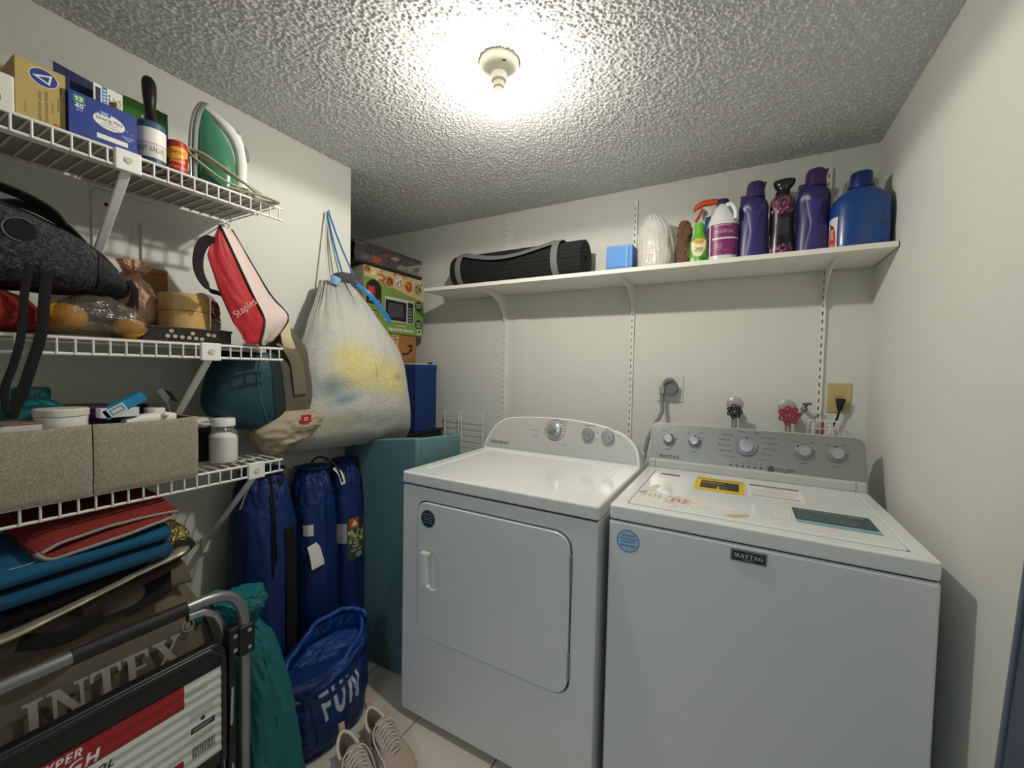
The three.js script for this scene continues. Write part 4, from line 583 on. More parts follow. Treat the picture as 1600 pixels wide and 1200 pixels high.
{
  const t = thing('trash_bag_carton', 'open blue carton of trash bags with a white oval, on the top shelf', 'box', [-1.79, TY, 1.69]), z0 = 1.631, z1 = 1.7465, h = 0.099, bl = mat(0x1c3684, 0.55), dk = mat(0x16244f, 0.7);
  part(t, 'carton', [box(-1.7325, -1.731, TY, TY + h, z0, z1), box(-1.83, -1.731, TY, TY + h * 0.97, z0, z0 + 0.0015), box(-1.83, -1.731, TY, TY + h, z1 - 0.0015, z1), box(-1.83, -1.8285, TY, TY + h, z0, z1), box(-1.83, -1.731, TY, TY + 0.0015, z0, z1)], bl);
  part(t, 'lid_flap', sheet((u, v) => V(-1.8295 - 0.004 * v, TY + h - 0.001 + 0.094 * v - 0.012 * v * (1 - u), lerp(z0 + 0.03, z1 - 0.002, u)), 4, 4, 0.0015), dk);
  part(t, 'side_flap', sheet((u, v) => V(-1.795 - 0.03 * u, TY + h - 0.001 + 0.06 * v, z1 - 0.001 + 0.006 * v), 4, 4, 0.0015), mat(0x1c2f6e, 0.6));
  part(t, 'side_flap', sheet((u, v) => V(-1.80 + 0.012 * u, TY + h - 0.02 + 0.06 * v, z0 + 0.03 - 0.012 * u), 4, 4, 0.0015), M.card);
  part(t, 'bag_roll', gt(loft([[0, 0, 0, 0.026, 0.026], [0, 0.085, 0, 0.026, 0.026]]), [-1.79, TY + 0.082, 1.648], [PI / 2, 0, 0]), mat(0x8b7450, 0.8));
  part(t, 'front_print', faceX(z1 - z0, h - 0.002, -1.7305, TY + h / 2, (z0 + z1) / 2), print(ctex(512, 440, (c, w, hh) => {
    c.fillStyle = '#1d3a8e'; c.fillRect(0, 0, w, hh); c.fillStyle = '#4ea24c'; c.fillRect(34, 26, 76, 62); c.fillStyle = '#f4f4f0'; c.font = 'bold 54px sans-serif'; c.fillText('13', 40, 78); c.font = 'bold 56px sans-serif'; c.fillText('40', 42, 146); c.font = '20px sans-serif'; c.fillText('GALLON', 44, 108); c.fillText('BAGS', 50, 172);
    c.fillStyle = '#eeeadd'; c.beginPath(); c.ellipse(292, 176, 122, 78, 0.06, 0, 7); c.fill(); c.fillStyle = '#23407f'; c.font = 'bold 46px sans-serif'; c.textAlign = 'center'; c.fillText('Strong Flex', 292, 176, 210); c.font = '24px sans-serif'; c.fillText('Tall kitchen', 292, 208); c.fillText('drawstring bags', 292, 234, 170); c.fillStyle = '#2b57ad'; c.fillRect(212, 82, 90, 46); c.fillStyle = '#f4f4f0'; c.font = 'bold 20px sans-serif'; c.fillText('Great', 256, 102); c.fillText('Value', 256, 122);
    c.fillStyle = '#ece9df'; c.fillRect(196, 318, 240, 48); c.font = '24px sans-serif'; c.fillText('Lavender', 440, 270); c.fillText('Fresh', 440, 296); c.fillStyle = '#7f93c7'; c.fillRect(420, 196, 20, 8); c.fillRect(460, 214, 20, 8);
  }), 0.5));
  const u = thing('leaflet', 'folded white and blue printed leaflet sticking out behind the blue carton', 'leaflet', [-1.8, TY, 1.66]);
  part(u, 'paper_sheet', sheet((a, b) => V(-1.803 + 0.004 * a, TY + 0.002 + 0.167 * b, lerp(1.634, 1.688, a)), 4, 4, 0.0012), M.paper);
  part(u, 'print', faceX(0.052, 0.09, -1.798, TY + 0.123, 1.661), print(ctex(256, 400, (c, w, hh) => { c.fillStyle = '#e8e6de'; c.fillRect(0, 0, w, hh); c.fillStyle = '#1d2a49'; c.fillRect(14, 30, 44, 180); c.fillStyle = '#2f87c0'; c.fillRect(72, 0, 44, 300); c.fillStyle = '#dfe6ea'; for (let y = 30; y < 260; y += 34) c.fillRect(82, y, 24, 18); c.fillStyle = '#50606e'; for (let y = 60; y < 220; y += 40) c.fillRect(126, y, 16, 26); for (let i = 0; i < 70; i++) { c.fillStyle = ['#b5b28c', '#c2a35e', '#8aa583', '#d6cba9'][i % 4]; c.fillRect(150 + rnd() * 86, 70 + rnd() * 150, 14, 12); } }), 0.6));
}
{
  const t = thing('seed_bag', 'flat green and red printed pouch leaning behind the lint roller', 'pouch', [-1.93, TY, 1.55]);
  const f = (u, v) => { const q = (u - 0.5) * 2; return V(-1.935 + 0.022 * (1 - q * q) * Math.sin(v * PI * 0.95 + 0.1) - 0.02 * v + 0.004 * fbm(u * 5, v * 6, 1), TY + 0.245 * v, lerp(1.605, 1.49, u) - 0.008 * v); };
  part(t, 'pouch_front', sheet(f, 16, 20, 0.002), print(ctex(256, 512, (c, w, h) => { c.fillStyle = '#3f7a2c'; c.fillRect(0, 0, w, h); c.fillStyle = '#2c5a20'; c.fillRect(0, 0, w, 60); c.fillStyle = '#94a832'; c.fillRect(150, 330, 70, 110); c.fillStyle = '#8f2522'; c.fillRect(70, 110, 186, 150); c.fillStyle = '#d8cdb6'; c.font = 'bold 44px sans-serif'; c.fillText('RAT', 90, 160); c.fillText('MEAL', 84, 206); c.font = 'bold 30px sans-serif'; c.fillText('BAIT', 110, 246); c.fillStyle = '#20411a'; c.fillRect(60, 270, 196, 40); c.fillStyle = '#e6e2d2'; c.beginPath(); c.arc(120, 92, 12, 0, 7); c.arc(160, 100, 10, 0, 7); c.fill(); c.fillStyle = '#c7c2a5'; for (let y = 340; y < 470; y += 22) c.fillRect(20, y, 90, 6); }), 0.35));
  part(t, 'pouch_back', sheet((u, v) => f(u, v).add(V(-0.014, 0, 0)), 8, 10, 0.002), mat(0x3a6f2a, 0.4));
}
{
  const x = -1.765, z = 1.592, t = thing('lint_roller', 'lint roller standing on its paper-wrapped roll, black handle upwards', 'lint roller', [x, TY, z]);
  part(t, 'handle', loft([[x, TY + 0.1, z, 0.026, 0.026], [x, TY + 0.108, z, 0.024, 0.024], [x, TY + 0.122, z, 0.013, 0.013], [x - 0.002, TY + 0.15, z, 0.0105, 0.012], [x - 0.004, TY + 0.185, z, 0.013, 0.0145], [x - 0.007, TY + 0.215, z, 0.013, 0.0145], [x - 0.009, TY + 0.229, z, 0.008, 0.009], [x - 0.009, TY + 0.231, z, 0.002, 0.002]], { m: 50 }), mat(0x0b0b0d, 0.3));
  const s = surfOf([[x, TY, z, 0.029, 0.029], [x, TY + 0.004, z, 0.03, 0.03], [x, TY + 0.1, z, 0.03, 0.03], [x, TY + 0.104, z, 0.026, 0.026]]);
  part(t, 'adhesive_roll', skin(s, 40, 30), mat(0x2e5a72, 0.45));
  part(t, 'wrapper', patch(s, 0.36, 0.62, PI * 0.9, -PI * 0.3, 30, 10, 0.001), print(ctex(512, 256, (c, w, h) => { c.fillStyle = '#d7d0cb'; c.fillRect(0, 0, w, h); c.fillStyle = '#efeae6'; c.fillRect(0, 0, w, 110); c.fillStyle = '#5b595c'; c.font = 'bold 44px sans-serif'; c.fillText('BEST VALUE', 210, 170); c.fillStyle = '#b9aaa8'; c.fillRect(0, 110, w, 8); c.fillStyle = '#244a63'; c.fillRect(0, 216, 512, 40); c.fillStyle = '#d9d6d2'; c.fillRect(190, 216, 70, 40); }), 0.5));
}
{
  const x = -1.765, z = 1.537, t = thing('red_canister', 'small red canister with a yellow printed label left of the iron', 'canister', [x, TY, z]);
  const s = surfOf([[x, TY, z, 0.021, 0.021], [x, TY + 0.003, z, 0.022, 0.022], [x, TY + 0.083, z, 0.022, 0.022], [x, TY + 0.086, z, 0.02, 0.02]]);
  part(t, 'canister_body', skin(s, 36, 24), mat(0xa5221d, 0.35));
  part(t, 'lid', lathe2([[0, TY + 0.0905], [0.0205, TY + 0.09], [0.0215, TY + 0.084], [0, TY + 0.084]], [x, 0, z], 30), mat(0x8e1c1a, 0.4));
  printOn(t, s, 0.38, 0.64, PI * 0.75, -PI * 0.35, (c, w, h) => { c.fillStyle = '#b3241c'; c.fillRect(0, 0, w, h); c.fillStyle = '#e2a42c'; c.beginPath(); c.ellipse(150, 84, 110, 54, -0.2, 0, 7); c.fill(); c.fillStyle = '#8e1a16'; c.font = 'bold 52px serif'; c.textAlign = 'center'; c.fillText('Best', 150, 98); c.fillStyle = '#f0c24a'; c.font = 'bold 40px serif'; c.fillText('Blend', 150, 170); c.fillStyle = '#e9d7c2'; c.font = '24px sans-serif'; c.fillText('NET WT 8 OZ', 150, 220); });
}
{ // steam iron standing on its heel; local frame: up = tip, +z = sole, x = width
  const bx = -1.83, bz = 1.425, t = thing('steam_iron', 'green and white steam iron standing on its heel, its cord coiled around', 'iron', [bx, TY, bz]);
  t.rotation.y = -0.45;
  const L = (g) => g.translate(bx, TY, bz);
  const sec = (y, w, zf, zb, e = 2.6) => [0, y, (zf + zb) / 2, w, (zf - zb) / 2, e];
  const sole = [[0, 0, 0.047, 0.05, 0.006, 4], [0, 0.03, 0.047, 0.052, 0.006, 4], [0, 0.1, 0.047, 0.052, 0.006, 4], [0, 0.17, 0.045, 0.043, 0.006, 3], [0, 0.225, 0.038, 0.025, 0.006, 3], [0, 0.258, 0.028, 0.01, 0.005, 3], [0, 0.272, 0.022, 0.002, 0.002, 2]];
  part(t, 'soleplate', L(loft(sole, { m: 60 })), mat(0xb9bcbc, 0.3, { metalness: 0.7 }));
  part(t, 'sole_skirt', L(loft(sole.map((s) => [s[0], s[1], s[2] - 0.01, s[3] * 0.97, 0.007, 4]), { m: 60 })), mat(0x8e958f, 0.4));
  part(t, 'water_tank', L(loft([sec(0.004, 0.046, 0.036, -0.055), sec(0.03, 0.05, 0.036, -0.062), sec(0.09, 0.049, 0.036, -0.062), sec(0.15, 0.04, 0.035, -0.05), sec(0.205, 0.026, 0.031, -0.022), sec(0.245, 0.011, 0.026, 0.004), sec(0.262, 0.003, 0.022, 0.016)], { m: 60 })), mat(0x4a8f6c, 0.2, { transmission: 0.25, thickness: 0, clearcoat: 0.8 }));
  part(t, 'heel', L(boxR(-0.04, 0.04, 0, 0.028, -0.075, 0.034, 0.01)), mat(0xdfe0da, 0.35));
  const wh = mat(0xe9e9e4, 0.3);
  const handle = part(t, 'handle', L(join([loft([[0, 0.012, -0.066, 0.024, 0.02, 2.6], [0, 0.06, -0.074, 0.021, 0.015, 2.6], [0, 0.13, -0.074, 0.02, 0.015, 2.6], [0, 0.18, -0.063, 0.02, 0.018, 2.6], [0, 0.22, -0.036, 0.017, 0.02, 2.6], [0, 0.246, -0.004, 0.012, 0.016, 2.4], [0, 0.262, 0.018, 0.006, 0.008, 2.2]], { m: 60 })])), wh);
  part(handle, 'thumb_button', L(gt(new THREE.SphereGeometry(1, 24, 16), [0.004, 0.155, -0.085], [0.25, 0, 0], [0.011, 0.026, 0.008])), mat(0x6c7376, 0.4));
  part(handle, 'steam_dial', L(gt(lathe2([[0, 0.012], [0.014, 0.011], [0.016, 0], [0, 0]], [0, 0, 0], 28), [0, 0.2, -0.062], [-PI / 2 + 0.6, 0, 0])), mat(0x9fa5a6, 0.4));
  const cordM = mat(0xb8b49c, 0.7);
  part(t, 'cord', L(join([
    tube([[0, 0.03, -0.07], [0.07, 0.02, -0.09], [0.085, 0.03, -0.03], [0.075, 0.075, 0.035], [0.05, 0.11, 0.062], [0.045, 0.1, 0.085], [0.06, 0.06, 0.092], [0.08, 0.02, 0.085], [0.075, 0.012, 0.06]], 0.0036, 8),
    tube([[0.075, 0.012, 0.06], [0.07, 0.05, 0.052], [0.06, 0.095, 0.06], [0.052, 0.11, 0.05], [0.062, 0.09, 0.02], [0.075, 0.06, -0.03], [0.085, 0.03, -0.09], [0.09, 0.012, -0.12]], 0.0036, 8),
    tube([[0.055, 0.105, 0.058], [0.066, 0.098, 0.02], [0.08, 0.064, -0.035], [0.09, 0.03, -0.085], [0.098, 0.006, -0.115], [0.09, 0.004, -0.15], [0.07, 0.004, -0.155], [0.068, 0.006, -0.125], [0.085, 0.008, -0.07], [0.095, 0.01, -0.04]], 0.0036, 8),
    tube([[0.095, 0.01, -0.04], [0.1, 0.006, -0.09], [0.102, 0.004, -0.13], [0.085, 0.004, -0.165], [0.06, 0.004, -0.16], [0.055, 0.006, -0.12]], 0.0036, 8)])), cordM, 'beige coiled power cord');
}
// ---------- middle wire shelf ----------
const MY = WY[1] + 0.0058;
{ // grey felt bag with black straps
  const t = thing('felt_bag', 'dark grey heathered bag with black straps heaped on the middle shelf', 'bag', [-1.83, MY, 1.85]);
  const felt = print(rep(T.felt, 1.3, 1.3), 0.95, { color: 0x5d6064, bumpMap: rep(T.felt, 1.3, 1.3), bumpScale: 0.003 });
  const s = surfOf([[-1.835, 1.545, 2.1, 0.13, 0.1, 3], [-1.835, 1.545, 1.95, 0.13, 0.1, 3], [-1.832, 1.541, 1.85, 0.125, 0.085, 3], [-1.828, 1.532, 1.78, 0.118, 0.072, 3], [-1.822, 1.518, 1.72, 0.108, 0.055, 2.8], [-1.812, 1.503, 1.68, 0.095, 0.04, 2.6], [-1.80, 1.483, 1.653, 0.075, 0.024, 2.4], [-1.795, 1.475, 1.643, 0.05, 0.012]], 'z', (p) => 0.008 * fbm(p.x * 9, p.y * 9, p.z * 9));
  part(t, 'bag_body', skin(s, 56, 60, { um: 0.9, vm: 0.9 }), felt);
  part(t, 'front_pocket', patch(s, 0.06, 0.6, PI * 0.26, -PI * 0.27, 16, 30, 0.006), print(rep(T.felt, 0.35, 0.6), 0.95, { color: 0x66696d, bumpMap: rep(T.felt, 0.35, 0.6), bumpScale: 0.003 }));
  part(t, 'pocket_seam', tube([0.62, 0.615, 0.61, 0.612, 0.62].map((tt, i) => { const p = s(tt, lerp(PI * 0.26, -PI * 0.26, i / 4)); return [p.x + 0.003, p.y, p.z]; }), 0.0035, 6), M.black);
  part(t, 'zipper_band', ribbon([0.2, 0.4, 0.55, 0.68, 0.8].map((tt) => { const p = s(tt, PI * 0.34); return [p.x + 0.003, p.y + 0.003, p.z]; }), 0.02, 0.003, [1, -1, 0]), M.blackCloth);
  const rim = s(0.31, 0.16); part(t, 'cord_port', [gt(new THREE.CylinderGeometry(0.021, 0.021, 0.006, 30), [rim.x + 0.004, rim.y + 0.012, rim.z - 0.012], [0, 0, PI / 2])], M.blackCloth);
  part(t, 'port_ring', gt(new THREE.TorusGeometry(0.023, 0.002, 8, 36, 4), [rim.x + 0.0075, rim.y + 0.012, rim.z - 0.01], [0, PI / 2, 0.8]), mat(0x54575a, 0.5));
  part(t, 'carry_handle', ribbon([[-1.78, 1.605, 1.93], [-1.765, 1.655, 1.88], [-1.76, 1.652, 1.82], [-1.757, 1.627, 1.768], [-1.76, 1.603, 1.75]], 0.03, 0.006, [1, 0.2, 0]), M.blackCloth);
  part(t, 'carry_handle', ribbon([[-1.86, 1.625, 1.86], [-1.84, 1.65, 1.80], [-1.83, 1.63, 1.745], [-1.82, 1.592, 1.71], [-1.815, 1.567, 1.695]], 0.03, 0.006, [1, 0.2, 0]), M.blackCloth);
  part(t, 'hanging_strap', ribbon([[-1.7, 1.49, 1.79], [-1.697, 1.44, 1.795], [-1.694, 1.36, 1.802], [-1.69, 1.3, 1.816], [-1.692, 1.24, 1.83], [-1.695, 1.19, 1.845]], 0.017, 0.003, [0, 0, 1]), M.blackCloth);
  part(t, 'hanging_strap', ribbon([[-1.697, 1.5, 1.815], [-1.694, 1.44, 1.823], [-1.692, 1.35, 1.83], [-1.69, 1.29, 1.842], [-1.69, 1.25, 1.852], [-1.692, 1.2, 1.85]], 0.012, 0.003, [0, 0, 1]), M.blackCloth);
  part(t, 'end_strap', ribbon([[-1.73, 1.5, 1.652], [-1.72, 1.478, 1.643], [-1.722, 1.455, 1.645], [-1.726, 1.438, 1.65]], 0.014, 0.005, [0, 0, 1]), M.blackCloth);
  part(t, 'zipper_pull', boxR(-1.728, -1.722, 1.433, 1.46, 1.634, 1.638, 0.001), M.black);
}
{
  const t = thing('red_fleece', 'bright red fleece blanket folded under the grey bag', 'blanket', [-1.83, MY, 1.86]);
  part(t, 'folded_fleece', skin(surfOf([[-1.83, MY + 0.045, 2.1, 0.125, 0.045, 3.2], [-1.83, MY + 0.045, 1.9, 0.127, 0.046, 3.2], [-1.83, MY + 0.042, 1.83, 0.125, 0.043, 3], [-1.83, MY + 0.034, 1.8, 0.118, 0.033, 2.6], [-1.83, MY + 0.024, 1.786, 0.1, 0.018, 2.2]], 'z', (p) => 0.007 * fbm(p.x * 16, p.y * 16, p.z * 16) + 0.006 * fbm(p.x * 90, p.y * 90, p.z * 90)), 220, 220, { um: 4, vm: 4 }), mat(0xc0302c, 1, { bumpMap: rep(T.terry, 2), bumpScale: 0.006, sheen: 0.5, sheenColor: new THREE.Color(0x8a2a22) }));
}
{ // clear bag with yellow things
  const t = thing('clear_bag', 'crumpled clear plastic bag holding yellow balls on the middle shelf', 'plastic bag', [-1.79, MY, 1.7]);
  const s = surfOf([[-1.79, MY + 0.03, 1.78, 0.05, 0.028, 2.4], [-1.79, MY + 0.038, 1.76, 0.075, 0.036, 2.4], [-1.79, MY + 0.05, 1.72, 0.08, 0.048, 2.4], [-1.79, MY + 0.05, 1.67, 0.08, 0.048, 2.4], [-1.788, MY + 0.038, 1.635, 0.075, 0.036, 2.4], [-1.785, MY + 0.024, 1.612, 0.05, 0.02]], 'z', (p) => 0.014 * ridge(p.x * 22, p.y * 26, p.z * 14) - 0.006);
  part(t, 'bag_film', skin(s, 90, 70), mat(0xd9d3c4, 0.18, { transmission: 0.9, thickness: 0, bumpMap: rep(T.crinkle, 2), bumpScale: 0.002 }));
  [[-1.765, MY + 0.042, 1.752, 0.032, 'larger yellow ball at the left end of the clear bag'], [-1.75, MY + 0.026, 1.642, 0.026, 'smaller yellow ball at the right end of the clear bag']].forEach(([x, y, z, r, l]) => { const b = thing('yellow_ball', l, 'ball', [x, y - r, z]); part(b, 'ball', skin(surfOf([[x, y, z - r * 1.2, 0.001, 0.001], [x, y, z - r, r * 0.6, r * 0.6], [x, y, z, r, r], [x, y, z + r, r * 0.6, r * 0.6], [x, y, z + r * 1.2, 0.001, 0.001]], 'z', (p) => 0.003 * fbm(p.x * 40, p.y * 40, p.z * 40)), 30, 24), mat(0xe0a41f, 0.7)); });
}
{
  const t = thing('orange_bag', 'knotted orange plastic bag standing behind the tape rolls', 'plastic bag', [-1.86, MY, 1.6]);
  const s = surfOf([[-1.87, MY + 0.039, 1.59, 0.045, 0.03, 2.4], [-1.87, MY + 0.06, 1.59, 0.055, 0.04, 2.4], [-1.872, MY + 0.11, 1.59, 0.055, 0.042], [-1.874, MY + 0.15, 1.59, 0.036, 0.03], [-1.876, MY + 0.175, 1.59, 0.013, 0.013], [-1.878, MY + 0.19, 1.588, 0.022, 0.026], [-1.88, MY + 0.215, 1.586, 0.028, 0.04]], 'y', (p, tt, a) => 0.008 * ridge(p.x * 26, p.y * 18, p.z * 26) + 0.005 * ridge(a * 3, p.y * 9, 2) - 0.006);
  part(t, 'bag_film', skin(s, 90, 70), mat(0xf3c4a6, 0.3, { transmission: 0.35, thickness: 0, bumpMap: rep(T.crinkle, 2), bumpScale: 0.003 }));
  part(t, 'contents', loft([[-1.87, MY + 0.045, 1.59, 0.036, 0.025], [-1.87, MY + 0.08, 1.59, 0.042, 0.03], [-1.872, MY + 0.13, 1.59, 0.025, 0.02], [-1.872, MY + 0.14, 1.59, 0.005, 0.005]]), mat(0xd99a76, 0.8));
  const u = thing('brown_carton', 'small brown cardboard carton at the wall behind the orange bag', 'box', [-1.96, MY, 1.53]);
  part(u, 'carton', boxR(-2.005, -1.93, MY, MY + 0.215, 1.495, 1.565, 0.002), M.card); part(u, 'lid_seam', box(-1.93, -1.9292, MY + 0.2, MY + 0.202, 1.497, 1.563), mat(0x6d4a2c, 0.9));
}
{
  const t = thing('flat_box', 'flat black box printed with pale rings, lying on the middle shelf', 'box', [-1.81, MY, 1.525]), h = 0.036, z0 = 1.42, z1 = 1.625;
  part(t, 'box_body', boxR(-1.93, -1.735, MY, MY + h, z0, z1, 0.002), mat(0x15120f, 0.5));
  part(t, 'side_print', faceX(z1 - z0 - 0.002, h - 0.003, -1.7345, MY + h / 2, (z0 + z1) / 2), print(ctex(1024, 180, (c, w, h2) => { c.fillStyle = '#1a1511'; c.fillRect(0, 0, w, h2); c.globalAlpha = 0.5; for (let i = 0; i < 200; i++) { c.fillStyle = ['#3a2c20', '#0b0a09', '#4b3a28'][i % 3]; c.beginPath(); c.ellipse(rnd() * w, rnd() * h2, 30 * rnd(), 8 * rnd(), 0, 0, 7); c.fill(); } c.globalAlpha = 1; [[300, 40], [260, 112], [340, 112], [420, 118], [500, 122], [540, 56], [580, 126], [650, 130], [730, 60], [800, 66]].forEach(([x, y], i) => { c.fillStyle = '#dcd3c0'; c.beginPath(); c.arc(x, y, 25, 0, 7); c.fill(); c.strokeStyle = '#4a4038'; c.lineWidth = 5; c.beginPath(); c.arc(x, y, 12, 0, 7); c.stroke(); }); }), 0.35));
  part(t, 'lid', boxR(-1.932, -1.733, MY + h - 0.004, MY + h + 0.002, z0 - 0.002, z1 + 0.002, 0.001), mat(0x1d1915, 0.45));
}
for (const [i, l] of [[0, 'lower roll of tan packing tape, lying on the flat black box'], [1, 'upper roll of tan packing tape, stacked on the lower roll']]) {
  const y0 = MY + 0.0385 + i * 0.0475, x = -1.805, z = 1.505, t = thing('tape_roll', l, 'tape', [x, y0, z]);
  part(t, 'tape', lathe2([[0.041, y0], [0.0585, y0], [0.0595, y0 + 0.001], [0.0595, y0 + 0.0455], [0.0585, y0 + 0.0465], [0.041, y0 + 0.0465], [0.041, y0]], [x, 0, z], 60), mat(0xd0a565, 0.22, { clearcoat: 0.7 }));
  part(t, 'cardboard_core', lathe2([[0.038, y0], [0.041, y0], [0.041, y0 + 0.0465], [0.038, y0 + 0.0465], [0.038, y0]], [x, 0, z], 40), mat(0xb39a72, 0.9));
}
{
  const t = thing('purple_bag', 'small crumpled purple and clear plastic bag between tape and red tote', 'plastic bag', [-1.84, MY, 1.435]);
  const s = surfOf([[-1.88, MY + 0.039, 1.425, 0.042, 0.032, 2.4], [-1.88, MY + 0.06, 1.425, 0.048, 0.036], [-1.88, MY + 0.11, 1.425, 0.044, 0.034], [-1.88, MY + 0.145, 1.425, 0.025, 0.022], [-1.88, MY + 0.158, 1.425, 0.006, 0.006]], 'y', (p, tt, a) => 0.02 * ridge(p.x * 26, p.y * 26, p.z * 26) - 0.008);
  part(t, 'bag_film', skin(s, 80, 60), print(ctex(128, 128, (c, w, h) => { c.fillStyle = '#b6a8a2'; c.fillRect(0, 0, w, h); c.fillStyle = '#7a1838'; c.fillRect(0, 38, w, 44); c.fillStyle = '#d5cbc6'; c.fillRect(20, 90, 40, 26); }), 0.25, { transmission: 0.15, clearcoat: 0.5 }));
}
{ // red tote, tilted
  const t = thing('red_tote_bag', 'red and pale pink tote bag with black trim leaning at the shelf end', 'bag', [-1.75, MY, 1.38]);
  const F = [[1.685, 1.468], [1.512, 1.378], [1.440, 1.345], [1.366, 1.362], [1.366, 1.398], [1.42, 1.43], [1.5, 1.462], [1.6, 1.494]].map(([y, z]) => V(-1.695 - 0.012 * Math.sin((y - 1.36) * 9), y, z)); // front panel outline
  const B = [[1.712, 1.386], [1.54, 1.272], [1.468, 1.206], [1.382, 1.262], [1.366, 1.31]].map(([y, z]) => V(-1.80, y, z)); // back panel edge
  const red = mat(0xb11320, 0.55), pink = mat(0xe6cfca, 0.35, { clearcoat: 0.3 });
  const strip = (A, Bq, name, m) => { const a = new THREE.CatmullRomCurve3(A, false, 'catmullrom', 0.4), b = new THREE.CatmullRomCurve3(Bq, false, 'catmullrom', 0.4); return part(t, name, sheet((u, v) => { const p = a.getPoint(u).lerp(b.getPoint(u), v); p.x += 0.006 * fbm(u * 5, v * 4, 9) - 0.008 * Math.sin(v * PI); return p; }, 30, 12, 0.002), m); };
  const left = [F[0], F[7], F[6], F[5], F[4]], right = [F[0], F[1], F[2], F[3]];
  { // red front panel between its left and right edges
    const a = new THREE.CatmullRomCurve3(left, false, 'catmullrom', 0.2), b = new THREE.CatmullRomCurve3(right, false, 'catmullrom', 0.2);
    const f = (u, v) => { const p = a.getPoint(v).lerp(b.getPoint(v), u); p.x += 0.012 * Math.sin(u * PI) * Math.sin(v * PI) + 0.005 * fbm(u * 4, v * 5, 3); return p; };
    part(t, 'front_panel', sheet(f, 20, 30, 0.002), red);
    const e1 = V(0, 0.66, -0.75).normalize(), n = V(1, 0, 0); const up = n.clone().cross(e1).normalize();
    const pg = new THREE.PlaneGeometry(0.1, 0.034); pg.applyMatrix4(new THREE.Matrix4().makeBasis(e1, up, e1.clone().cross(up))); const q = f(0.52, 0.56); pg.translate(q.x + 0.009, q.y, q.z);
    part(t, 'lettering', pg, mat(0xffffff, 0.6, { map: ctex(256, 86, (c) => { c.clearRect(0, 0, 256, 86); c.fillStyle = '#d9b8b4'; c.font = '62px sans-serif'; c.fillText('Staples', 8, 60, 240); }), alphaTest: 0.4 }));
  }
  strip([F[0], F[1], F[2], F[3]], [B[0], B[1], B[2], B[3]], 'side_gusset', pink);
  strip([F[4], F[5], F[6], F[7]], [V(-1.8, 1.366, 1.33), V(-1.805, 1.45, 1.36), V(-1.81, 1.53, 1.39), V(-1.81, 1.62, 1.41)], 'back_gusset', pink);
  const trim = (P, r = 0.004) => tube(P.map((p) => [p.x, p.y, p.z]), r, 8, false, 0.4);
  part(t, 'black_trim', trim([F[0], F[1], F[2], F[3]].map((p) => p.clone().add(V(0.002, 0, 0)))), M.black); part(t, 'black_trim', trim([B[0], B[1], B[2], B[3]]), M.black); part(t, 'black_trim', trim([F[3].clone(), V(-1.76, 1.364, 1.31), B[3]]), M.black);
  part(t, 'carry_handle', ribbon([[-1.702, 1.635, 1.478], [-1.70, 1.635, 1.497], [-1.698, 1.6, 1.516], [-1.697, 1.55, 1.518], [-1.697, 1.515, 1.5], [-1.7, 1.495, 1.47]], 0.028, 0.003, [0.25, 0.5, 0.85]), M.blackCloth);
  const hk = thing('wire_hook', 'bent wire hook hanging under the end of the top shelf', 'hook', [-1.87, WY[0] - 0.03, 1.37]);
  part(hk, 'hook_wire', tube([[-1.9, 1.72, 1.355], [-1.9, 1.745, 1.345], [-1.9, 1.77, 1.337], [-1.9, 1.789, 1.347], [-1.9, 1.794, 1.366], [-1.9, 1.786, 1.387], [-1.9, 1.772, 1.392]], 0.0018, 6), M.silver);
}
// ---------- hanging under the middle shelf ----------
{
  const t = thing('teal_sack', 'dark teal nylon sack hanging below the middle shelf', 'sack', [-1.85, 1.09, 1.32]);
  const s = surfOf([[-1.855, 1.345, 1.31, 0.055, 0.075, 2.6], [-1.855, 1.32, 1.315, 0.07, 0.092, 2.6], [-1.855, 1.25, 1.318, 0.08, 0.106, 2.6], [-1.855, 1.18, 1.318, 0.082, 0.114, 2.6], [-1.852, 1.13, 1.305, 0.07, 0.105, 2.4], [-1.85, 1.1, 1.285, 0.05, 0.075], [-1.85, 1.09, 1.275, 0.01, 0.02]], 'y', (p, tt, a) => 0.006 * fbm(p.x * 14, p.y * 6, p.z * 14) + 0.004 * ridge(a * 3, p.y * 5, 1));
  part(t, 'sack_body', skin(s, 64, 60), mat(0x063848, 0.5, { sheen: 0.15 }));
  part(t, 'side_panel', patch(s, 0.08, 0.85, PI * -0.12, PI * -0.45, 12, 24, 0.002), mat(0x081c24, 0.6));
  part(t, 'seam', tube([0.2, 0.4, 0.6, 0.75, 0.88].map((q) => { const p = s(q, 0.12 - 0.5 * (q - 0.2)); return [p.x + 0.001, p.y, p.z]; }), 0.0016, 6), mat(0x2c7484, 0.6));
}
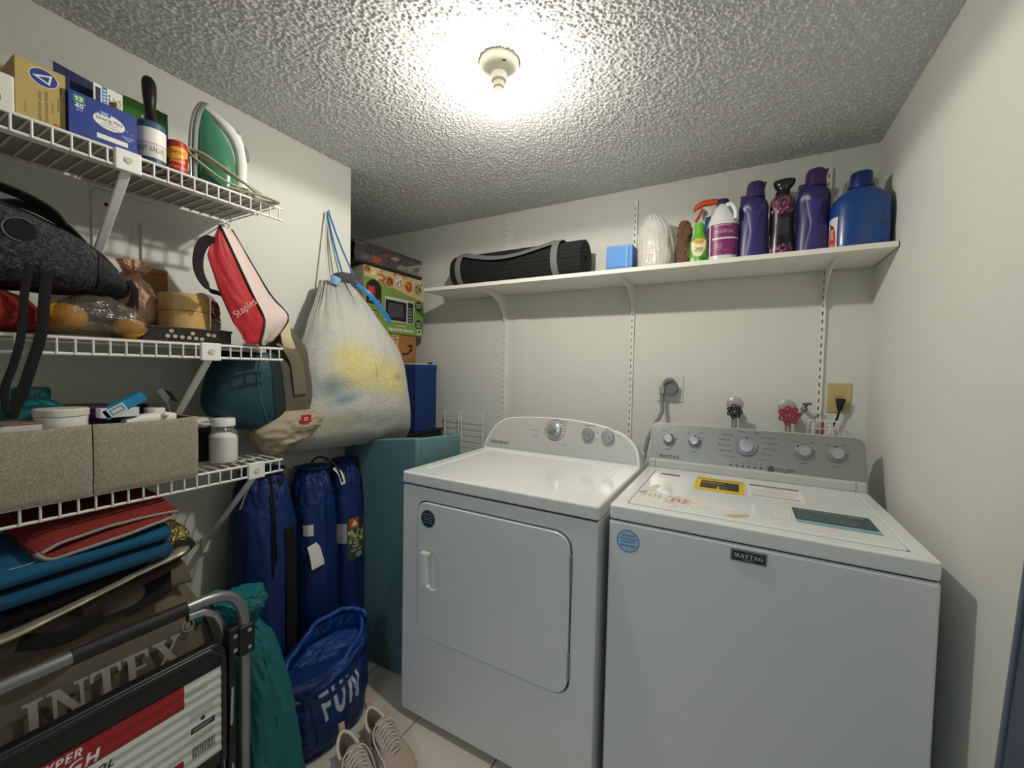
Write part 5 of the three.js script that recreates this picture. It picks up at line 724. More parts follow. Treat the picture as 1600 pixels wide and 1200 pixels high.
{
  const t = thing('taupe_backpack', 'taupe and beige backpack with a small red tag hanging at shelf end', 'backpack', [-1.95, 1.0, 1.11]);
  const s = surfOf([[-1.985, 1.47, 1.12, 0.01, 0.02, 2.2], [-1.975, 1.42, 1.12, 0.022, 0.03, 2.4], [-1.962, 1.36, 1.112, 0.038, 0.06, 2.6], [-1.958, 1.28, 1.105, 0.045, 0.068, 2.8], [-1.957, 1.18, 1.1, 0.048, 0.074, 3], [-1.956, 1.11, 1.105, 0.05, 0.08, 3]], 'y', (p) => 0.006 * fbm(p.x * 14, p.y * 12, p.z * 14) + 0.008 * ridge(p.z * 20, p.y * 5, 2));
  const tp = mat(0x5b5348, 0.85, { bumpMap: rep(T.weave, 6), bumpScale: 0.0005 }), be = mat(0xa3957f, 0.75);
  part(t, 'upper_body', skin(s, 64, 50, { um: 2, vm: 2 }), tp);
  const s2 = surfOf([[-1.945, 1.135, 1.09, 0.05, 0.075, 2.8], [-1.94, 1.1, 1.108, 0.06, 0.118, 2.6], [-1.938, 1.06, 1.135, 0.06, 0.108, 2.4], [-1.94, 1.02, 1.155, 0.05, 0.068, 2.2], [-1.945, 0.985, 1.17, 0.03, 0.024]], 'y', (p, tt, a) => 0.022 * ridge(p.x * 14, p.y * 16, p.z * 12) - 0.007);
  part(t, 'lower_pocket', skin(s2, 84, 60), be);
  part(t, 'red_tag', faceX(0.038, 0.027, -1.868, 1.107, 1.1), print(ctex(96, 72, (c) => { c.fillStyle = '#a3151c'; c.fillRect(0, 0, 96, 72); c.strokeStyle = '#e0c6c0'; c.lineWidth = 7; c.strokeRect(34, 26, 28, 22); }), 0.6));
  part(t, 'shoulder_strap', ribbon([[-1.925, 1.37, 1.165], [-1.91, 1.35, 1.14], [-1.905, 1.31, 1.115], [-1.903, 1.25, 1.105], [-1.9, 1.19, 1.1]], 0.045, 0.004, [0, 0.15, 1]), mat(0x6c6152, 0.8));
  part(t, 'shoulder_strap', ribbon([[-1.95, 1.45, 1.125], [-1.925, 1.42, 1.14], [-1.91, 1.385, 1.145], [-1.912, 1.345, 1.13], [-1.915, 1.32, 1.12]], 0.038, 0.005, [0, 0.3, 1]), mat(0xc4b697, 0.8));
  part(t, 'hang_loop', tube([[-1.98, 1.45, 1.12], [-1.995, 1.48, 1.12], [-2.008, 1.495, 1.12]], 0.004, 8), tp);
  t.position.add(V(0.11, 0.012, 0.068));
}

// ---------- bottom wire shelf ----------
const BY = WY[2] + 0.0052;
{
  const x0 = -1.99, x1 = -1.7, z0 = 1.524, z1 = 1.93, y1 = 1.165, th = 0.005, t = thing('fabric_bin', 'open grey heathered fabric bin on the bottom wire shelf', 'storage bin', [-1.845, BY - 0.006, 1.727]);
  const hm = print(rep(T.heather, 1.6, 1.6), 0.95, { color: 0xc9bfb1, bumpMap: rep(T.heather, 1.6, 1.6), bumpScale: 0.001 }), inn = mat(0x3b3229, 0.9), zm = 1.7275;
  const panel = (za, zb) => boxUV(sheet((u, v) => V(x1 + 0.004 * Math.sin(v * PI) + 0.002 * fbm(u * 3 + za * 9, v * 3, 1), lerp(BY - 0.004, y1 - 0.003 * Math.sin(u * PI), v), lerp(zb, za, u)), 14, 10, th), 4);
  part(t, 'front_panel', panel(z0, zm - 0.0012), hm); part(t, 'front_panel', panel(zm + 0.0012, z1), hm);
  part(t, 'side_panel', boxUV(box(x0, x1 - 0.003, BY, y1 - 0.002, z0, z0 + th), 4), hm); part(t, 'side_panel', boxUV(box(x0, x1 - 0.003, BY, y1, z1 - th, z1), 4), hm);
  part(t, 'back_panel', boxUV(box(x0, x0 + th, BY, y1 + 0.018, z0, z1), 4), hm);
  part(t, 'lining', [box(x0 + th, x1 - 0.006, BY + 0.002, BY + 0.005, z0 + th, z1 - th), box(x0 + th, x0 + th + 0.002, BY, y1 + 0.016, z0 + th, z1 - th), box(x0 + th, x1 - 0.006, BY, y1 - 0.004, z0 + th, z0 + th + 0.002), box(x0 + th, x1 - 0.006, BY, y1 - 0.004, z1 - th - 0.002, z1 - th), box(x1 - 0.006, x1 - 0.004, BY, y1 - 0.006, z0 + th, z1 - th)], inn);
  part(t, 'seam', box(x1 - 0.003, x1 + 0.001, BY, y1 - 0.004, zm - 0.0011, zm + 0.0011), mat(0x4d463d, 0.9));
  const by = BY + 0.006;
  { const x = -1.853, z = 1.785, q = thing('teal_jar', 'teal round jar with a screw cap inside the grey bin', 'jar', [x, by, z]), m = mat(0x0f6e74, 0.4); part(q, 'jar_body', lathe2([[0, by], [0.05, by + 0.002], [0.053, by + 0.01], [0.053, by + 0.175], [0.046, by + 0.19], [0.03, by + 0.2], [0.0275, by + 0.205], [0, by + 0.205]], [x, 0, z], 40), m); part(q, 'screw_cap', lathe2([[0, by + 0.229], [0.028, by + 0.228], [0.0295, by + 0.224], [0.0295, by + 0.203], [0, by + 0.203]], [x, 0, z], 40), mat(0x0c5a60, 0.45)); for (let i = 0; i < 24; i++) { const a = i / 24 * 2 * PI; part(q, 'cap_rib', gt(new THREE.BoxGeometry(0.0016, 0.018, 0.0024), [x + 0.0295 * Math.cos(a), by + 0.213, z + 0.0295 * Math.sin(a)], [0, -a, 0]), mat(0x0c5a60, 0.45)); } }
  { const x = -1.757, z = 1.76, q = thing('white_tub', 'wide white tub with a white lid inside the grey bin', 'tub', [x, by, z]); part(q, 'tub_body', lathe2([[0, by], [0.038, by], [0.042, by + 0.006], [0.042, by + 0.168], [0, by + 0.168]], [x, 0, z], 44), M.whitePlastic); part(q, 'lid', lathe2([[0, by + 0.185], [0.042, by + 0.1845], [0.044, by + 0.182], [0.0438, by + 0.169], [0, by + 0.169]], [x, 0, z], 44), mat(0xdedace, 0.4)); }
  { const q = thing('purple_tub', 'dark purple plastic tub inside the grey bin, behind the white tub', 'tub', [-1.88, by, 1.7]); part(q, 'tub_body', loft([[-1.885, by, 1.705, 0.04, 0.05, 3], [-1.885, by + 0.16, 1.705, 0.046, 0.056, 3], [-1.885, by + 0.172, 1.705, 0.047, 0.057, 3]]), mat(0x3c1140, 0.4)); part(q, 'rim', loft([[-1.885, by + 0.172, 1.705, 0.051, 0.061, 3], [-1.885, by + 0.18, 1.705, 0.05, 0.06, 3]]), mat(0x451749, 0.4)); }
  { const q = thing('blister_pack', 'blue and white folded medicine carton poking out of the bin', 'box', [-1.76, by, 1.68]); const m = mat(0x1d86b4, 0.5);
    part(q, 'carton', gt(new RoundedBoxGeometry(0.07, 0.022, 0.03, 2, 0.001), [-1.735, by + 0.17, 1.672], [0, RX, 0.0]).translate(0, 0, 0), mat(0xdadfe2, 0.5));
    part(q, 'blue_end', gt(new RoundedBoxGeometry(0.036, 0.024, 0.03, 2, 0.001), [0.03, 0, 0]).rotateZ(0.55).rotateY(RX).translate(-1.735, by + 0.183, 1.668), m);
    part(q, 'window', gt(new THREE.BoxGeometry(0.034, 0.02, 0.001), [-0.012, 0, 0.0155]).rotateZ(0.55).rotateY(RX).translate(-1.735, by + 0.183, 1.668), print(ctex(128, 80, (c) => { c.fillStyle = '#dfe7ea'; c.fillRect(0, 0, 128, 80); c.fillStyle = '#51707e'; c.fillRect(12, 12, 104, 56); c.fillStyle = '#c9d3d6'; c.fillRect(22, 22, 84, 36); }), 0.5));
    part(q, 'body_end', gt(new RoundedBoxGeometry(0.05, 0.024, 0.03, 2, 0.001), [-0.012, 0, 0]).rotateZ(0.55).rotateY(RX).translate(-1.735, by + 0.183, 1.668), mat(0x2b8db5, 0.5)); }
  { const x = -1.78, z = 1.585, q = thing('pill_bottle', 'small white pill bottle inside the right half of the bin', 'bottle', [x, by, z]); part(q, 'bottle_body', lathe2([[0, by], [0.023, by], [0.024, by + 0.145], [0.02, by + 0.152], [0, by + 0.152]], [x, 0, z], 30), M.whitePlastic); part(q, 'cap', lathe2([[0, by + 0.172], [0.02, by + 0.171], [0.0215, by + 0.168], [0.0215, by + 0.152], [0, by + 0.152]], [x, 0, z], 30), mat(0xe2dfd6, 0.4)); }
  { const q = thing('soap_wrap', 'small white wrapped bar at the front edge of the bin', 'bar', [-1.74, by, 1.62]); part(q, 'wrapped_bar', loft([[-1.74, by + 0.14, 1.66, 0.02, 0.012, 3], [-1.74, by + 0.146, 1.62, 0.022, 0.015, 3], [-1.74, by + 0.146, 1.57, 0.022, 0.015, 3], [-1.74, by + 0.15, 1.556, 0.008, 0.008]], { ax: 'z' }), M.paper); part(q, 'twist_end', gt(new THREE.SphereGeometry(0.007, 12, 10), [-1.716, by + 0.158, 1.586]), M.paper); }
  { const q = thing('booklet', 'pinkish thin booklet lying at the left front of the bin', 'booklet', [-1.745, by, 1.86]); part(q, 'pages', boxR(-1.78, -1.71, by + 0.143, by + 0.158, 1.80, 1.915, 0.002), mat(0xd8d2c6, 0.8)); part(q, 'cover', boxR(-1.782, -1.709, by + 0.158, by + 0.161, 1.798, 1.917, 0.001), mat(0x8c6a60, 0.7)); }
  { const q = thing('brush', 'small white brush with black bristles leaning behind the bin corner', 'brush', [-1.93, BY, 1.5]); part(q, 'handle', rod([-1.93, BY, 1.458], [-1.93, BY + 0.2, 1.506], 0.004), M.whitePlastic); part(q, 'head', bar([-1.93, BY + 0.185, 1.5], [-1.93, BY + 0.218, 1.52], 0.006, 0.018), M.whitePlastic); for (let i = 0; i < 6; i++) part(q, 'bristle_tuft', rod([-1.93, BY + 0.187 + i * 0.0055, 1.492 + i * 0.0035], [-1.93, BY + 0.18 + i * 0.0055, 1.474 + i * 0.0035], 0.0016, 6), M.black); }
}
{
  const x = -1.785, z = 1.418, t = thing('powder_jar', 'clear jar of white powder with a white cap on the bottom shelf', 'jar', [x, BY, z]);
  const prof = [[0, BY], [0.033, BY + 0.001], [0.0365, BY + 0.006], [0.037, BY + 0.07], [0.036, BY + 0.088], [0.03, BY + 0.101], [0.0265, BY + 0.106], [0.0265, BY + 0.11]];
  part(t, 'glass', lathe2(prof, [x, 0, z], 48), mat(0xf4f6f6, 0.1, { transmission: 0.92, thickness: 0 }));
  part(t, 'powder', skin(surfOf([[x, BY + 0.0045, z, 0.0335, 0.0335], [x, BY + 0.012, z, 0.0347, 0.0347], [x, BY + 0.068, z, 0.0352, 0.0352], [x, BY + 0.082, z + 0.003, 0.033, 0.033], [x, BY + 0.092, z + 0.008, 0.02, 0.018], [x, BY + 0.094, z + 0.009, 0.004, 0.004]]), 44, 40), mat(0xf2efe8, 0.95));
  part(t, 'cap', lathe2([[0, BY + 0.1335], [0.0285, BY + 0.133], [0.03, BY + 0.13], [0.03, BY + 0.111], [0, BY + 0.111]], [x, 0, z], 44), mat(0xe9e8e2, 0.35));
  const u = thing('black_carton', 'black carton with crumpled white paper on top, behind the powder jar', 'box', [-1.86, BY, 1.462]);
  part(u, 'carton', boxR(-1.95, -1.84, BY, BY + 0.108, 1.425, 1.512, 0.003), mat(0x0b0a14, 0.5));
  part(u, 'paper_wad', skin(surfOf([[-1.87, BY + 0.106, 1.462, 0.04, 0.042], [-1.87, BY + 0.115, 1.462, 0.045, 0.048], [-1.87, BY + 0.13, 1.455, 0.042, 0.045], [-1.87, BY + 0.136, 1.45, 0.01, 0.02]], 'y', (p) => 0.014 * ridge(p.x * 40, p.y * 40, p.z * 40) - 0.004), 48, 24), mat(0xd6d2c6, 0.8));
}
// ---------- white drawstring bag on the nail ----------
{
  const t = thing('drawstring_bag', 'bulging white drawstring bag hanging from a nail by blue cords', 'bag', [-1.87, 0.98, 0.88]);
  const wr = (p, tt, a) => 0.012 * (tt) * ridge(a * 2.3, tt * 1.6, 4) + 0.022 * smoothstep(tt, 0.62, 0.95) * ridge(a * 5.2, tt * 1.2, 8) * 0.9 + 0.010 * fbm(p.x * 6, p.y * 6, p.z * 6) - 0.006;
  const s = surfOf([[-1.9, 0.965, 0.86, 0.03, 0.33, 2], [-1.885, 0.98, 0.86, 0.055, 0.325, 2.2], [-1.872, 1.03, 0.862, 0.10, 0.322, 2.3], [-1.862, 1.12, 0.862, 0.125, 0.30, 2.2], [-1.86, 1.22, 0.866, 0.13, 0.278, 2.1], [-1.862, 1.33, 0.872, 0.122, 0.258, 2], [-1.872, 1.44, 0.884, 0.10, 0.205, 2], [-1.892, 1.54, 0.9, 0.075, 0.142, 2], [-1.912, 1.61, 0.912, 0.056, 0.088, 2], [-1.93, 1.655, 0.915, 0.045, 0.06, 2]].map(([x, y, z, a, b, e]) => [x, y - 0.08 * ((z - 0.86)) , z, a, b, e]), 'y', wr);
  // the bag hangs lower at its left end
  const s2 = (tt, a) => { const p = s(tt, a), k = 1 - smoothstep(tt, 0.05, 0.5); p.y += k * 0.05 * clamp((p.z - 0.84), -0.33, 0.4); return p; };
  const film = ctex(1024, 1024, (c, w, h) => {
    c.fillStyle = '#d9d8d0'; c.fillRect(0, 0, w, h);
    const blob = (x, y, rx, ry, col, al, rot = 0) => { c.save(); c.translate(x, y); c.rotate(rot); c.scale(rx, ry); const g = c.createRadialGradient(0, 0, 0.15, 0, 0, 1); g.addColorStop(0, col); g.addColorStop(1, col.slice(0, 7) + '00'); c.globalAlpha = al; c.fillStyle = g; c.beginPath(); c.arc(0, 0, 1, 0, 7); c.fill(); c.restore(); };
    // angle 0 is +x (u = 0 / 1); u rises towards +z
    const U = (k) => ((k + 1) % 1) * w; // k: -0.25 right end .. +0.25 left end
    const put = (k, v, rx, ry, col, al, rot) => { const x = U(k); for (const dx of [-w, 0, w]) blob(x + dx, (1 - v) * h, rx, ry, col, al, rot); };
    put(0.065, 0.57, 90, 90, '#e6d98a', 0.95, 0.5); put(0.02, 0.52, 120, 95, '#e9dd92', 0.9, 0.3); put(-0.06, 0.5, 110, 95, '#e9dc8c', 0.9); put(0.05, 0.49, 90, 80, '#e2d592', 0.8); put(-0.07, 0.45, 90, 70, '#e8dc96', 0.8); put(0.03, 0.53, 70, 60, '#ecdf9e', 0.8);
    put(-0.085, 0.49, 26, 22, '#9fa6a8', 0.7); put(0.12, 0.45, 70, 60, '#7e929e', 0.7, 0.5); put(0.085, 0.4, 60, 30, '#6b93ad', 0.6, 0.6); put(0.1, 0.3, 90, 60, '#bdbb8a', 0.6); put(0.0, 0.3, 140, 60, '#a5a8a4', 0.5); put(-0.1, 0.18, 90, 36, '#b58c82', 0.6); put(0.0, 0.15, 120, 50, '#aab0ae', 0.5); put(-0.02, 0.82, 120, 80, '#c3c9cb', 0.5);
  });
  film.flipY = true;
  part(t, 'bag_film', skin(s2, 200, 150), mat(0xffffff, 0.42, { map: film, bumpMap: rep(T.emboss, 18, 12), bumpScale: 0.0036, transmission: 0.1, clearcoat: 0.2 }));
  part(t, 'dark_bundle', skin(surfOf([[-1.925, 1.63, 0.89, 0.03, 0.04], [-1.92, 1.655, 0.885, 0.036, 0.052], [-1.92, 1.685, 0.88, 0.033, 0.045], [-1.92, 1.7, 0.88, 0.012, 0.02]], 'y', (p) => 0.02 * ridge(p.x * 30, p.y * 30, p.z * 30) - 0.006), 40, 24), mat(0x45434a, 0.9));
  const blue = mat(0x1a6fb0, 0.4), white = mat(0xd8d6cc, 0.5), nail = [-1.998, 1.957, 0.91];
  part(t, 'blue_cord', tube([nail, [-1.955, 1.8, 0.9], [-1.905, 1.665, 0.893]], 0.0036, 8), blue);
  part(t, 'blue_cord', tube([[nail[0] + 0.004, nail[1] + 0.001, nail[2] - 0.006], [-1.955, 1.82, 0.873], [-1.9, 1.655, 0.826]], 0.0036, 8), blue);
  part(t, 'white_cord', tube([[nail[0] - 0.002, nail[1], nail[2] + 0.004], [-1.96, 1.79, 0.94], [-1.9, 1.63, 0.968]], 0.0034, 8), white);
  part(t, 'white_cord', tube([nail, [-1.965, 1.8, 0.888], [-1.935, 1.67, 0.868]], 0.0034, 8), white);
  part(t, 'blue_ribbon', ribbon([[-1.885, 1.655, 0.85], [-1.85, 1.622, 0.82], [-1.83, 1.575, 0.775], [-1.822, 1.53, 0.735], [-1.822, 1.505, 0.715]], 0.019, 0.002, [0.45, 0.6, -0.6]), mat(0x1f77b8, 0.35));
  part(t, 'blue_tab', ribbon([[-1.875, 1.652, 0.985], [-1.862, 1.648, 0.972], [-1.858, 1.64, 0.955]], 0.032, 0.003, [0, 1, 0.3]), mat(0x7fa6cc, 0.4));
  const n = thing('wall_nail', 'thin metal nail holding the blue cords of the white bag', 'nail', [XL, 1.957, 0.91]); part(n, 'shank', rod([XL, 1.955, 0.91], [XL + 0.028, 1.962, 0.909], 0.0022), M.silver); part(n, 'head', rod([XL + 0.027, 1.9615, 0.909], [XL + 0.0285, 1.962, 0.909], 0.0045, 12), M.silver);
}
// ---------- things stacked in the alcove ----------
{
  const X = -2.2, t = thing('storage_crate', 'black storage crate at the bottom of the alcove stack, behind the foam mat', 'box', [-2.45, 0, 0.3]);
  part(t, 'crate_body', boxR(-2.8, -2.055, 0, 0.915, 0.04, 0.58, 0.012), mat(0x111214, 0.5)); part(t, 'crate_lid', boxR(-2.805, -2.05, 0.915, 0.931, 0.035, 0.585, 0.006), mat(0x17181b, 0.45));
  { const u = thing('arrow_carton', 'brown cardboard carton with a dark smile arrow, under the microwave carton', 'box', [-2.45, 0.932, 0.3]);
    part(u, 'carton', boxR(-2.74, X - 0.01, 0.932, 1.497, 0.118, 0.58, 0.003), mat(0x9a6a3c, 0.85));
    part(u, 'side_print', faceX(0.46, 0.3, X - 0.0094, 1.346, 0.349), print(ctex(512, 334, (c, w, h) => { c.fillStyle = '#a3723f'; c.fillRect(0, 0, w, h); c.fillStyle = '#c8a770'; c.fillRect(286, 0, 62, h); c.fillStyle = '#5b4a34'; for (let y = 10; y < h; y += 22) c.fillRect(300, y, 30 + 10 * Math.sin(y), 7); c.strokeStyle = '#2a2734'; c.lineWidth = 15; c.beginPath(); c.arc(404, 60, 66, 0.5, 1.9); c.stroke(); c.beginPath(); c.moveTo(430, 70); c.lineTo(472, 66); c.lineTo(468, 106); c.stroke(); }), 0.8));
  }
  { const u = thing('microwave_carton', 'green and cream printed carton picturing a microwave oven, in the alcove', 'box', [-2.4, 1.4975, 0.3]), z0 = 0.06, z1 = 0.535, y0 = 1.4985, y1 = 1.848;
    part(u, 'carton', boxR(-2.62, X, y0, y1, z0, z1, 0.003), mat(0x9c9a86, 0.7));
    part(u, 'front_print', faceX(z1 - z0 - 0.004, y1 - y0 - 0.004, X + 0.0004, (y0 + y1) / 2, (z0 + z1) / 2), print(ctex(900, 660, (c, w, h) => {
      c.fillStyle = '#7d9a48'; c.fillRect(0, 0, w, h); c.fillStyle = '#cdb98a'; c.beginPath(); c.moveTo(0, 0); c.lineTo(w, 0); c.lineTo(w, 250); c.quadraticCurveTo(500, 200, 250, 120); c.lineTo(0, 110); c.fill();
      for (let i = 0; i < 90; i++) { c.fillStyle = ['#d8c397', '#a9803f', '#e8dcc0', '#7e8f3f', '#b5532f'][i % 5]; c.beginPath(); c.ellipse(60 + rnd() * 820, rnd() * 150, 22 * rnd() + 6, 14 * rnd() + 5, rnd() * 3, 0, 7); c.fill(); }
      for (const [x, y, r, a, b] of [[350, 110, 66, '#7b3a34', '#c89a6c'], [490, 76, 74, '#e9e6df', '#b8a683'], [640, 110, 84, '#c4532b', '#e0b27a'], [800, 120, 80, '#7c8a4c', '#cbb48b'], [40, 30, 50, '#a6452c', '#d8a76c']]) { c.fillStyle = b; c.beginPath(); c.arc(x, y, r, 0, 7); c.fill(); c.fillStyle = a; c.beginPath(); c.arc(x, y, r * 0.72, 0, 7); c.fill(); for (let i = 0; i < 14; i++) { c.fillStyle = i % 2 ? b : '#5b2d20'; c.beginPath(); c.arc(x + (rnd() - 0.5) * r, y + (rnd() - 0.5) * r, r * 0.13, 0, 7); c.fill(); } }
      c.fillStyle = '#22211f'; c.beginPath(); c.moveTo(30, 380); c.lineTo(30, 190); c.quadraticCurveTo(130, 60, 230, 190); c.lineTo(230, 380); c.fill(); c.fillStyle = '#8f2422'; c.fillRect(40, 190, 110, 120); c.fillStyle = '#c8443a'; c.fillRect(58, 210, 74, 66); c.fillStyle = '#d9d6cd'; c.font = 'italic bold 34px serif'; c.fillText('Microwave', 62, 350, 150);
      c.fillStyle = '#c9cac8'; c.fillRect(280, 270, 450, 260); c.fillStyle = '#1d1c22'; c.fillRect(290, 300, 330, 220); c.fillStyle = '#4a454f'; c.fillRect(330, 330, 230, 150); c.fillStyle = '#232228'; c.fillRect(630, 290, 90, 232); c.fillStyle = '#8f9092'; for (let y = 350; y < 500; y += 34) for (let x = 640; x < 710; x += 24) c.fillRect(x, y, 16, 20); c.fillStyle = '#d9d9d6'; c.fillRect(612, 292, 14, 228);
      for (const y of [270, 490]) { c.fillStyle = '#1f2420'; c.beginPath(); c.arc(812, y + 40, 58, 0, 7); c.fill(); c.fillStyle = '#cfd3c4'; c.fillRect(770, y + 14, 84, 9); c.fillRect(770, y + 38, 84, 9); c.fillRect(770, y + 60, 84, 9); }
      c.fillStyle = '#23323a'; c.fillRect(66, 440, 120, 110); c.fillStyle = '#dfe3d8'; for (let y = 456; y < 540; y += 26) c.fillRect(76, y, 100, 10);
      c.fillStyle = '#e9eedd'; c.font = 'bold 52px sans-serif'; c.fillText('Hamilton Beach', 330, 632, 420); c.font = '24px sans-serif'; c.fillText('1.1 cu ft 1000 W', 440, 580); c.fillStyle = '#dfe5d0'; c.fillRect(790, 580, 66, 66); c.fillStyle = '#55683a'; c.fillRect(802, 592, 40, 40);
    }), 0.45));
    part(u, 'end_print', flat(0.41, y1 - y0 - 0.004, [-2.41, (y0 + y1) / 2, z1 + 0.0004]), print(ctex(512, 440, (c, w, h) => { c.fillStyle = '#a5a68f'; c.fillRect(0, 0, w, h); c.fillStyle = '#8b8466'; c.fillRect(0, 300, w, 140); c.fillStyle = '#5d7b34'; c.beginPath(); c.arc(380, 130, 60, 0, 7); c.fill(); c.strokeStyle = '#38502a'; c.lineWidth = 10; c.stroke(); c.fillStyle = '#b07840'; c.beginPath(); c.arc(440, 250, 40, 0, 7); c.fill(); }), 0.5)); }
  { // plastic-wrapped black tray of odds and ends on top
    const u = thing('wrapped_tray', 'black plastic tray of red and silver odds and ends on the microwave carton', 'tray', [-2.35, 1.849, 0.32]), z0 = 0.09, z1 = 0.6, y0 = 1.8495, y1 = 1.965;
    part(u, 'tray_base', boxR(-2.58, -2.19, y0, y0 + 0.018, z0, z1, 0.004), mat(0x1c1b1d, 0.4));
    part(u, 'tray_lid', boxR(-2.58, -2.19, y1 - 0.022, y1, z0 - 0.003, z1 + 0.003, 0.006), mat(0x35332f, 0.35));
    part(u, 'tray_back', boxR(-2.58, -2.56, y0 + 0.018, y1 - 0.02, z0, z1, 0.004), mat(0x1c1b1d, 0.4));
    part(u, 'inner_block', boxR(-2.5, -2.24, y0 + 0.018, y0 + 0.075, 0.25, 0.44, 0.006), mat(0x1b1a1c, 0.5));
    part(u, 'clear_wrap', sheet((a, b) => V(-2.192 + 0.01 * ridge(a * 9, b * 5, 2) - 0.012 * Math.sin(b * PI), lerp(y0 + 0.01, y1 - 0.012, b), lerp(z1, z0, a)), 60, 14, 0.0008), mat(0xf2f0ec, 0.06, { transmission: 0.97, thickness: 0 }));
    [[0.42, 0.02, 0.024, 0xb63a22, 'largest orange red wrapped item in the black tray'], [0.35, 0.075, 0.018, 0x9d2418, 'dark red wrapped item on the block inside the black tray'], [0.28, 0.075, 0.018, 0xc2c0ba, 'silver foil item on the block inside the black tray'], [0.22, 0.02, 0.022, 0x9b9a97, 'grey foil item at the right end of the black tray'], [0.155, 0.02, 0.02, 0xb5b3ae, 'pale foil item nearest the right edge of the black tray'], [0.5, 0.02, 0.022, 0x5d5a58, 'dark grey wrapped item at the left end of the black tray']].forEach(([z, dy, r, c, l]) => { const hy = y0 + 0.0185 + dy - (dy > 0.05 ? 0.018 : 0.018), x = -2.235, k = thing('wrapped_item', l, 'small item', [x, hy, z]); part(k, 'wrapper', skin(surfOf([[x, hy, z, r * 0.5, r * 0.9], [x, hy + r * 0.3, z, r, r * 1.7], [x, hy + r * 1.4, z, r * 1.1, r * 1.5], [x, hy + r * 2, z, r * 0.3, r * 0.5]], 'y', (p) => 0.016 * ridge(p.x * 60, p.y * 60, p.z * 60) - 0.005), 26, 18), mat(c, 0.3, { clearcoat: 0.4 })); }); }
  { // navy insulated box
    const u = thing('navy_cooler', 'navy blue soft-sided fabric box standing in the alcove corner', 'box', [-2.2, 0.931, 0.2]), x0 = -2.19, x1 = -2.05, z0 = 0.105, z1 = 0.296, y0 = 0.9315, y1 = 1.322, nm = mat(0x0a3276, 0.75, { bumpMap: rep(T.weave, 8), bumpScale: 0.0004 });
    part(u, 'box_body', boxR(x0, x1, y0, y1 - 0.01, z0, z1, 0.008, 4), nm);
    part(u, 'lid_flap', boxR(x0 - 0.002, x1 + 0.002, y1 - 0.03, y1, z0 - 0.002, z1 + 0.002, 0.008, 4), mat(0x0b357c, 0.75));
    part(u, 'edge_piping', [rod([x1, y0 + 0.01, z1], [x1, y1 - 0.02, z1], 0.004), rod([-2.115, y0 + 0.01, z1 + 0.001], [-2.115, y1 - 0.02, z1 + 0.001], 0.003)], mat(0x0b2050, 0.7));
    part(u, 'white_insert', boxR(x0 + 0.01, x1 - 0.01, y1, y1 + 0.006, z0 + 0.01, z1 - 0.015, 0.002), M.paper); part(u, 'black_clip', boxR(-2.075, -2.055, y1 + 0.005, y1 + 0.014, 0.14, 0.165, 0.002), M.black);
  }
  { const u = thing('black_case', 'small black case with white clips, low beside the navy box', 'case', [-2.02, 0.98, 0.38]); const y0 = 0.931; part(u, 'case_body', boxR(-2.19, -2.066, y0, y0 + 0.05, 0.31, 0.5, 0.006), M.black); for (const z of [0.34, 0.4, 0.46]) part(u, 'white_clip', boxR(-2.066, -2.06, y0 + 0.015, y0 + 0.055, z, z + 0.014, 0.002), M.whitePlastic); }
  { // white wire rack folded behind
    const u = thing('drying_rack', 'folded white wire rack standing between teal pad and dryer', 'rack', [-1.9, 0, 0.06]);
    for (const x of [-1.915, -1.895, -1.74]) part(u, 'upright', rod([x, 0.0, 0.075], [x, 1.048, 0.06], 0.0045), M.wire);
    for (const x of [-2.02]) part(u, 'upright', rod([x, 0.0, 0.075], [x, 1.048, 0.06], 0.0038), M.wire);
    for (let i = 0; i < 15; i++) part(u, 'cross_wire', rod([-2.03, 1.03 - i * 0.034, 0.062 + i * 0.0005], [-1.735, 1.03 - i * 0.034, 0.062 + i * 0.0005], 0.002, 6), M.wire); }
}
{ // folded teal foam mat standing in an L left of the dryer
  const t = thing('foam_mat', 'tall teal foam mat folded in an L, standing left of the dryer', 'foam mat', [-1.8, 0, 0.7]);
  const m = mat(0x5b8187, 0.75, { bumpMap: rep(T.grain, 6), bumpScale: 0.0004 });
  const q = new THREE.Shape(), x0 = -2.0, x1 = -1.572; q.moveTo(x0, 0.966); q.lineTo(x1 - 0.01, 1.018); q.quadraticCurveTo(x1, 1.018, x1, 1.006); q.lineTo(x1 - 0.006, 0.14); q.quadraticCurveTo(x1 - 0.01, 0.004, -1.7, 0.002); q.lineTo(-1.88, 0.002); q.quadraticCurveTo(x0, 0.004, x0, 0.12); q.lineTo(x0, 0.966);
  part(t, 'front_panel', boxUV(extrude(q, 0.034, 0.006, 3, 16).translate(0, 0, 0.779)), m);
  const r = new THREE.Shape(); r.moveTo(-0.777, 0.02); r.lineTo(-0.5, 0.02); r.lineTo(-0.5, 0.985); r.quadraticCurveTo(-0.5, 0.996, -0.512, 0.996); r.lineTo(-0.777, 1.012); r.lineTo(-0.777, 0.02);
  part(t, 'side_panel', boxUV(extrude(r, 0.03, 0.005, 3).rotateY(PI / 2).translate(-1.606, 0, 0)), m);
}

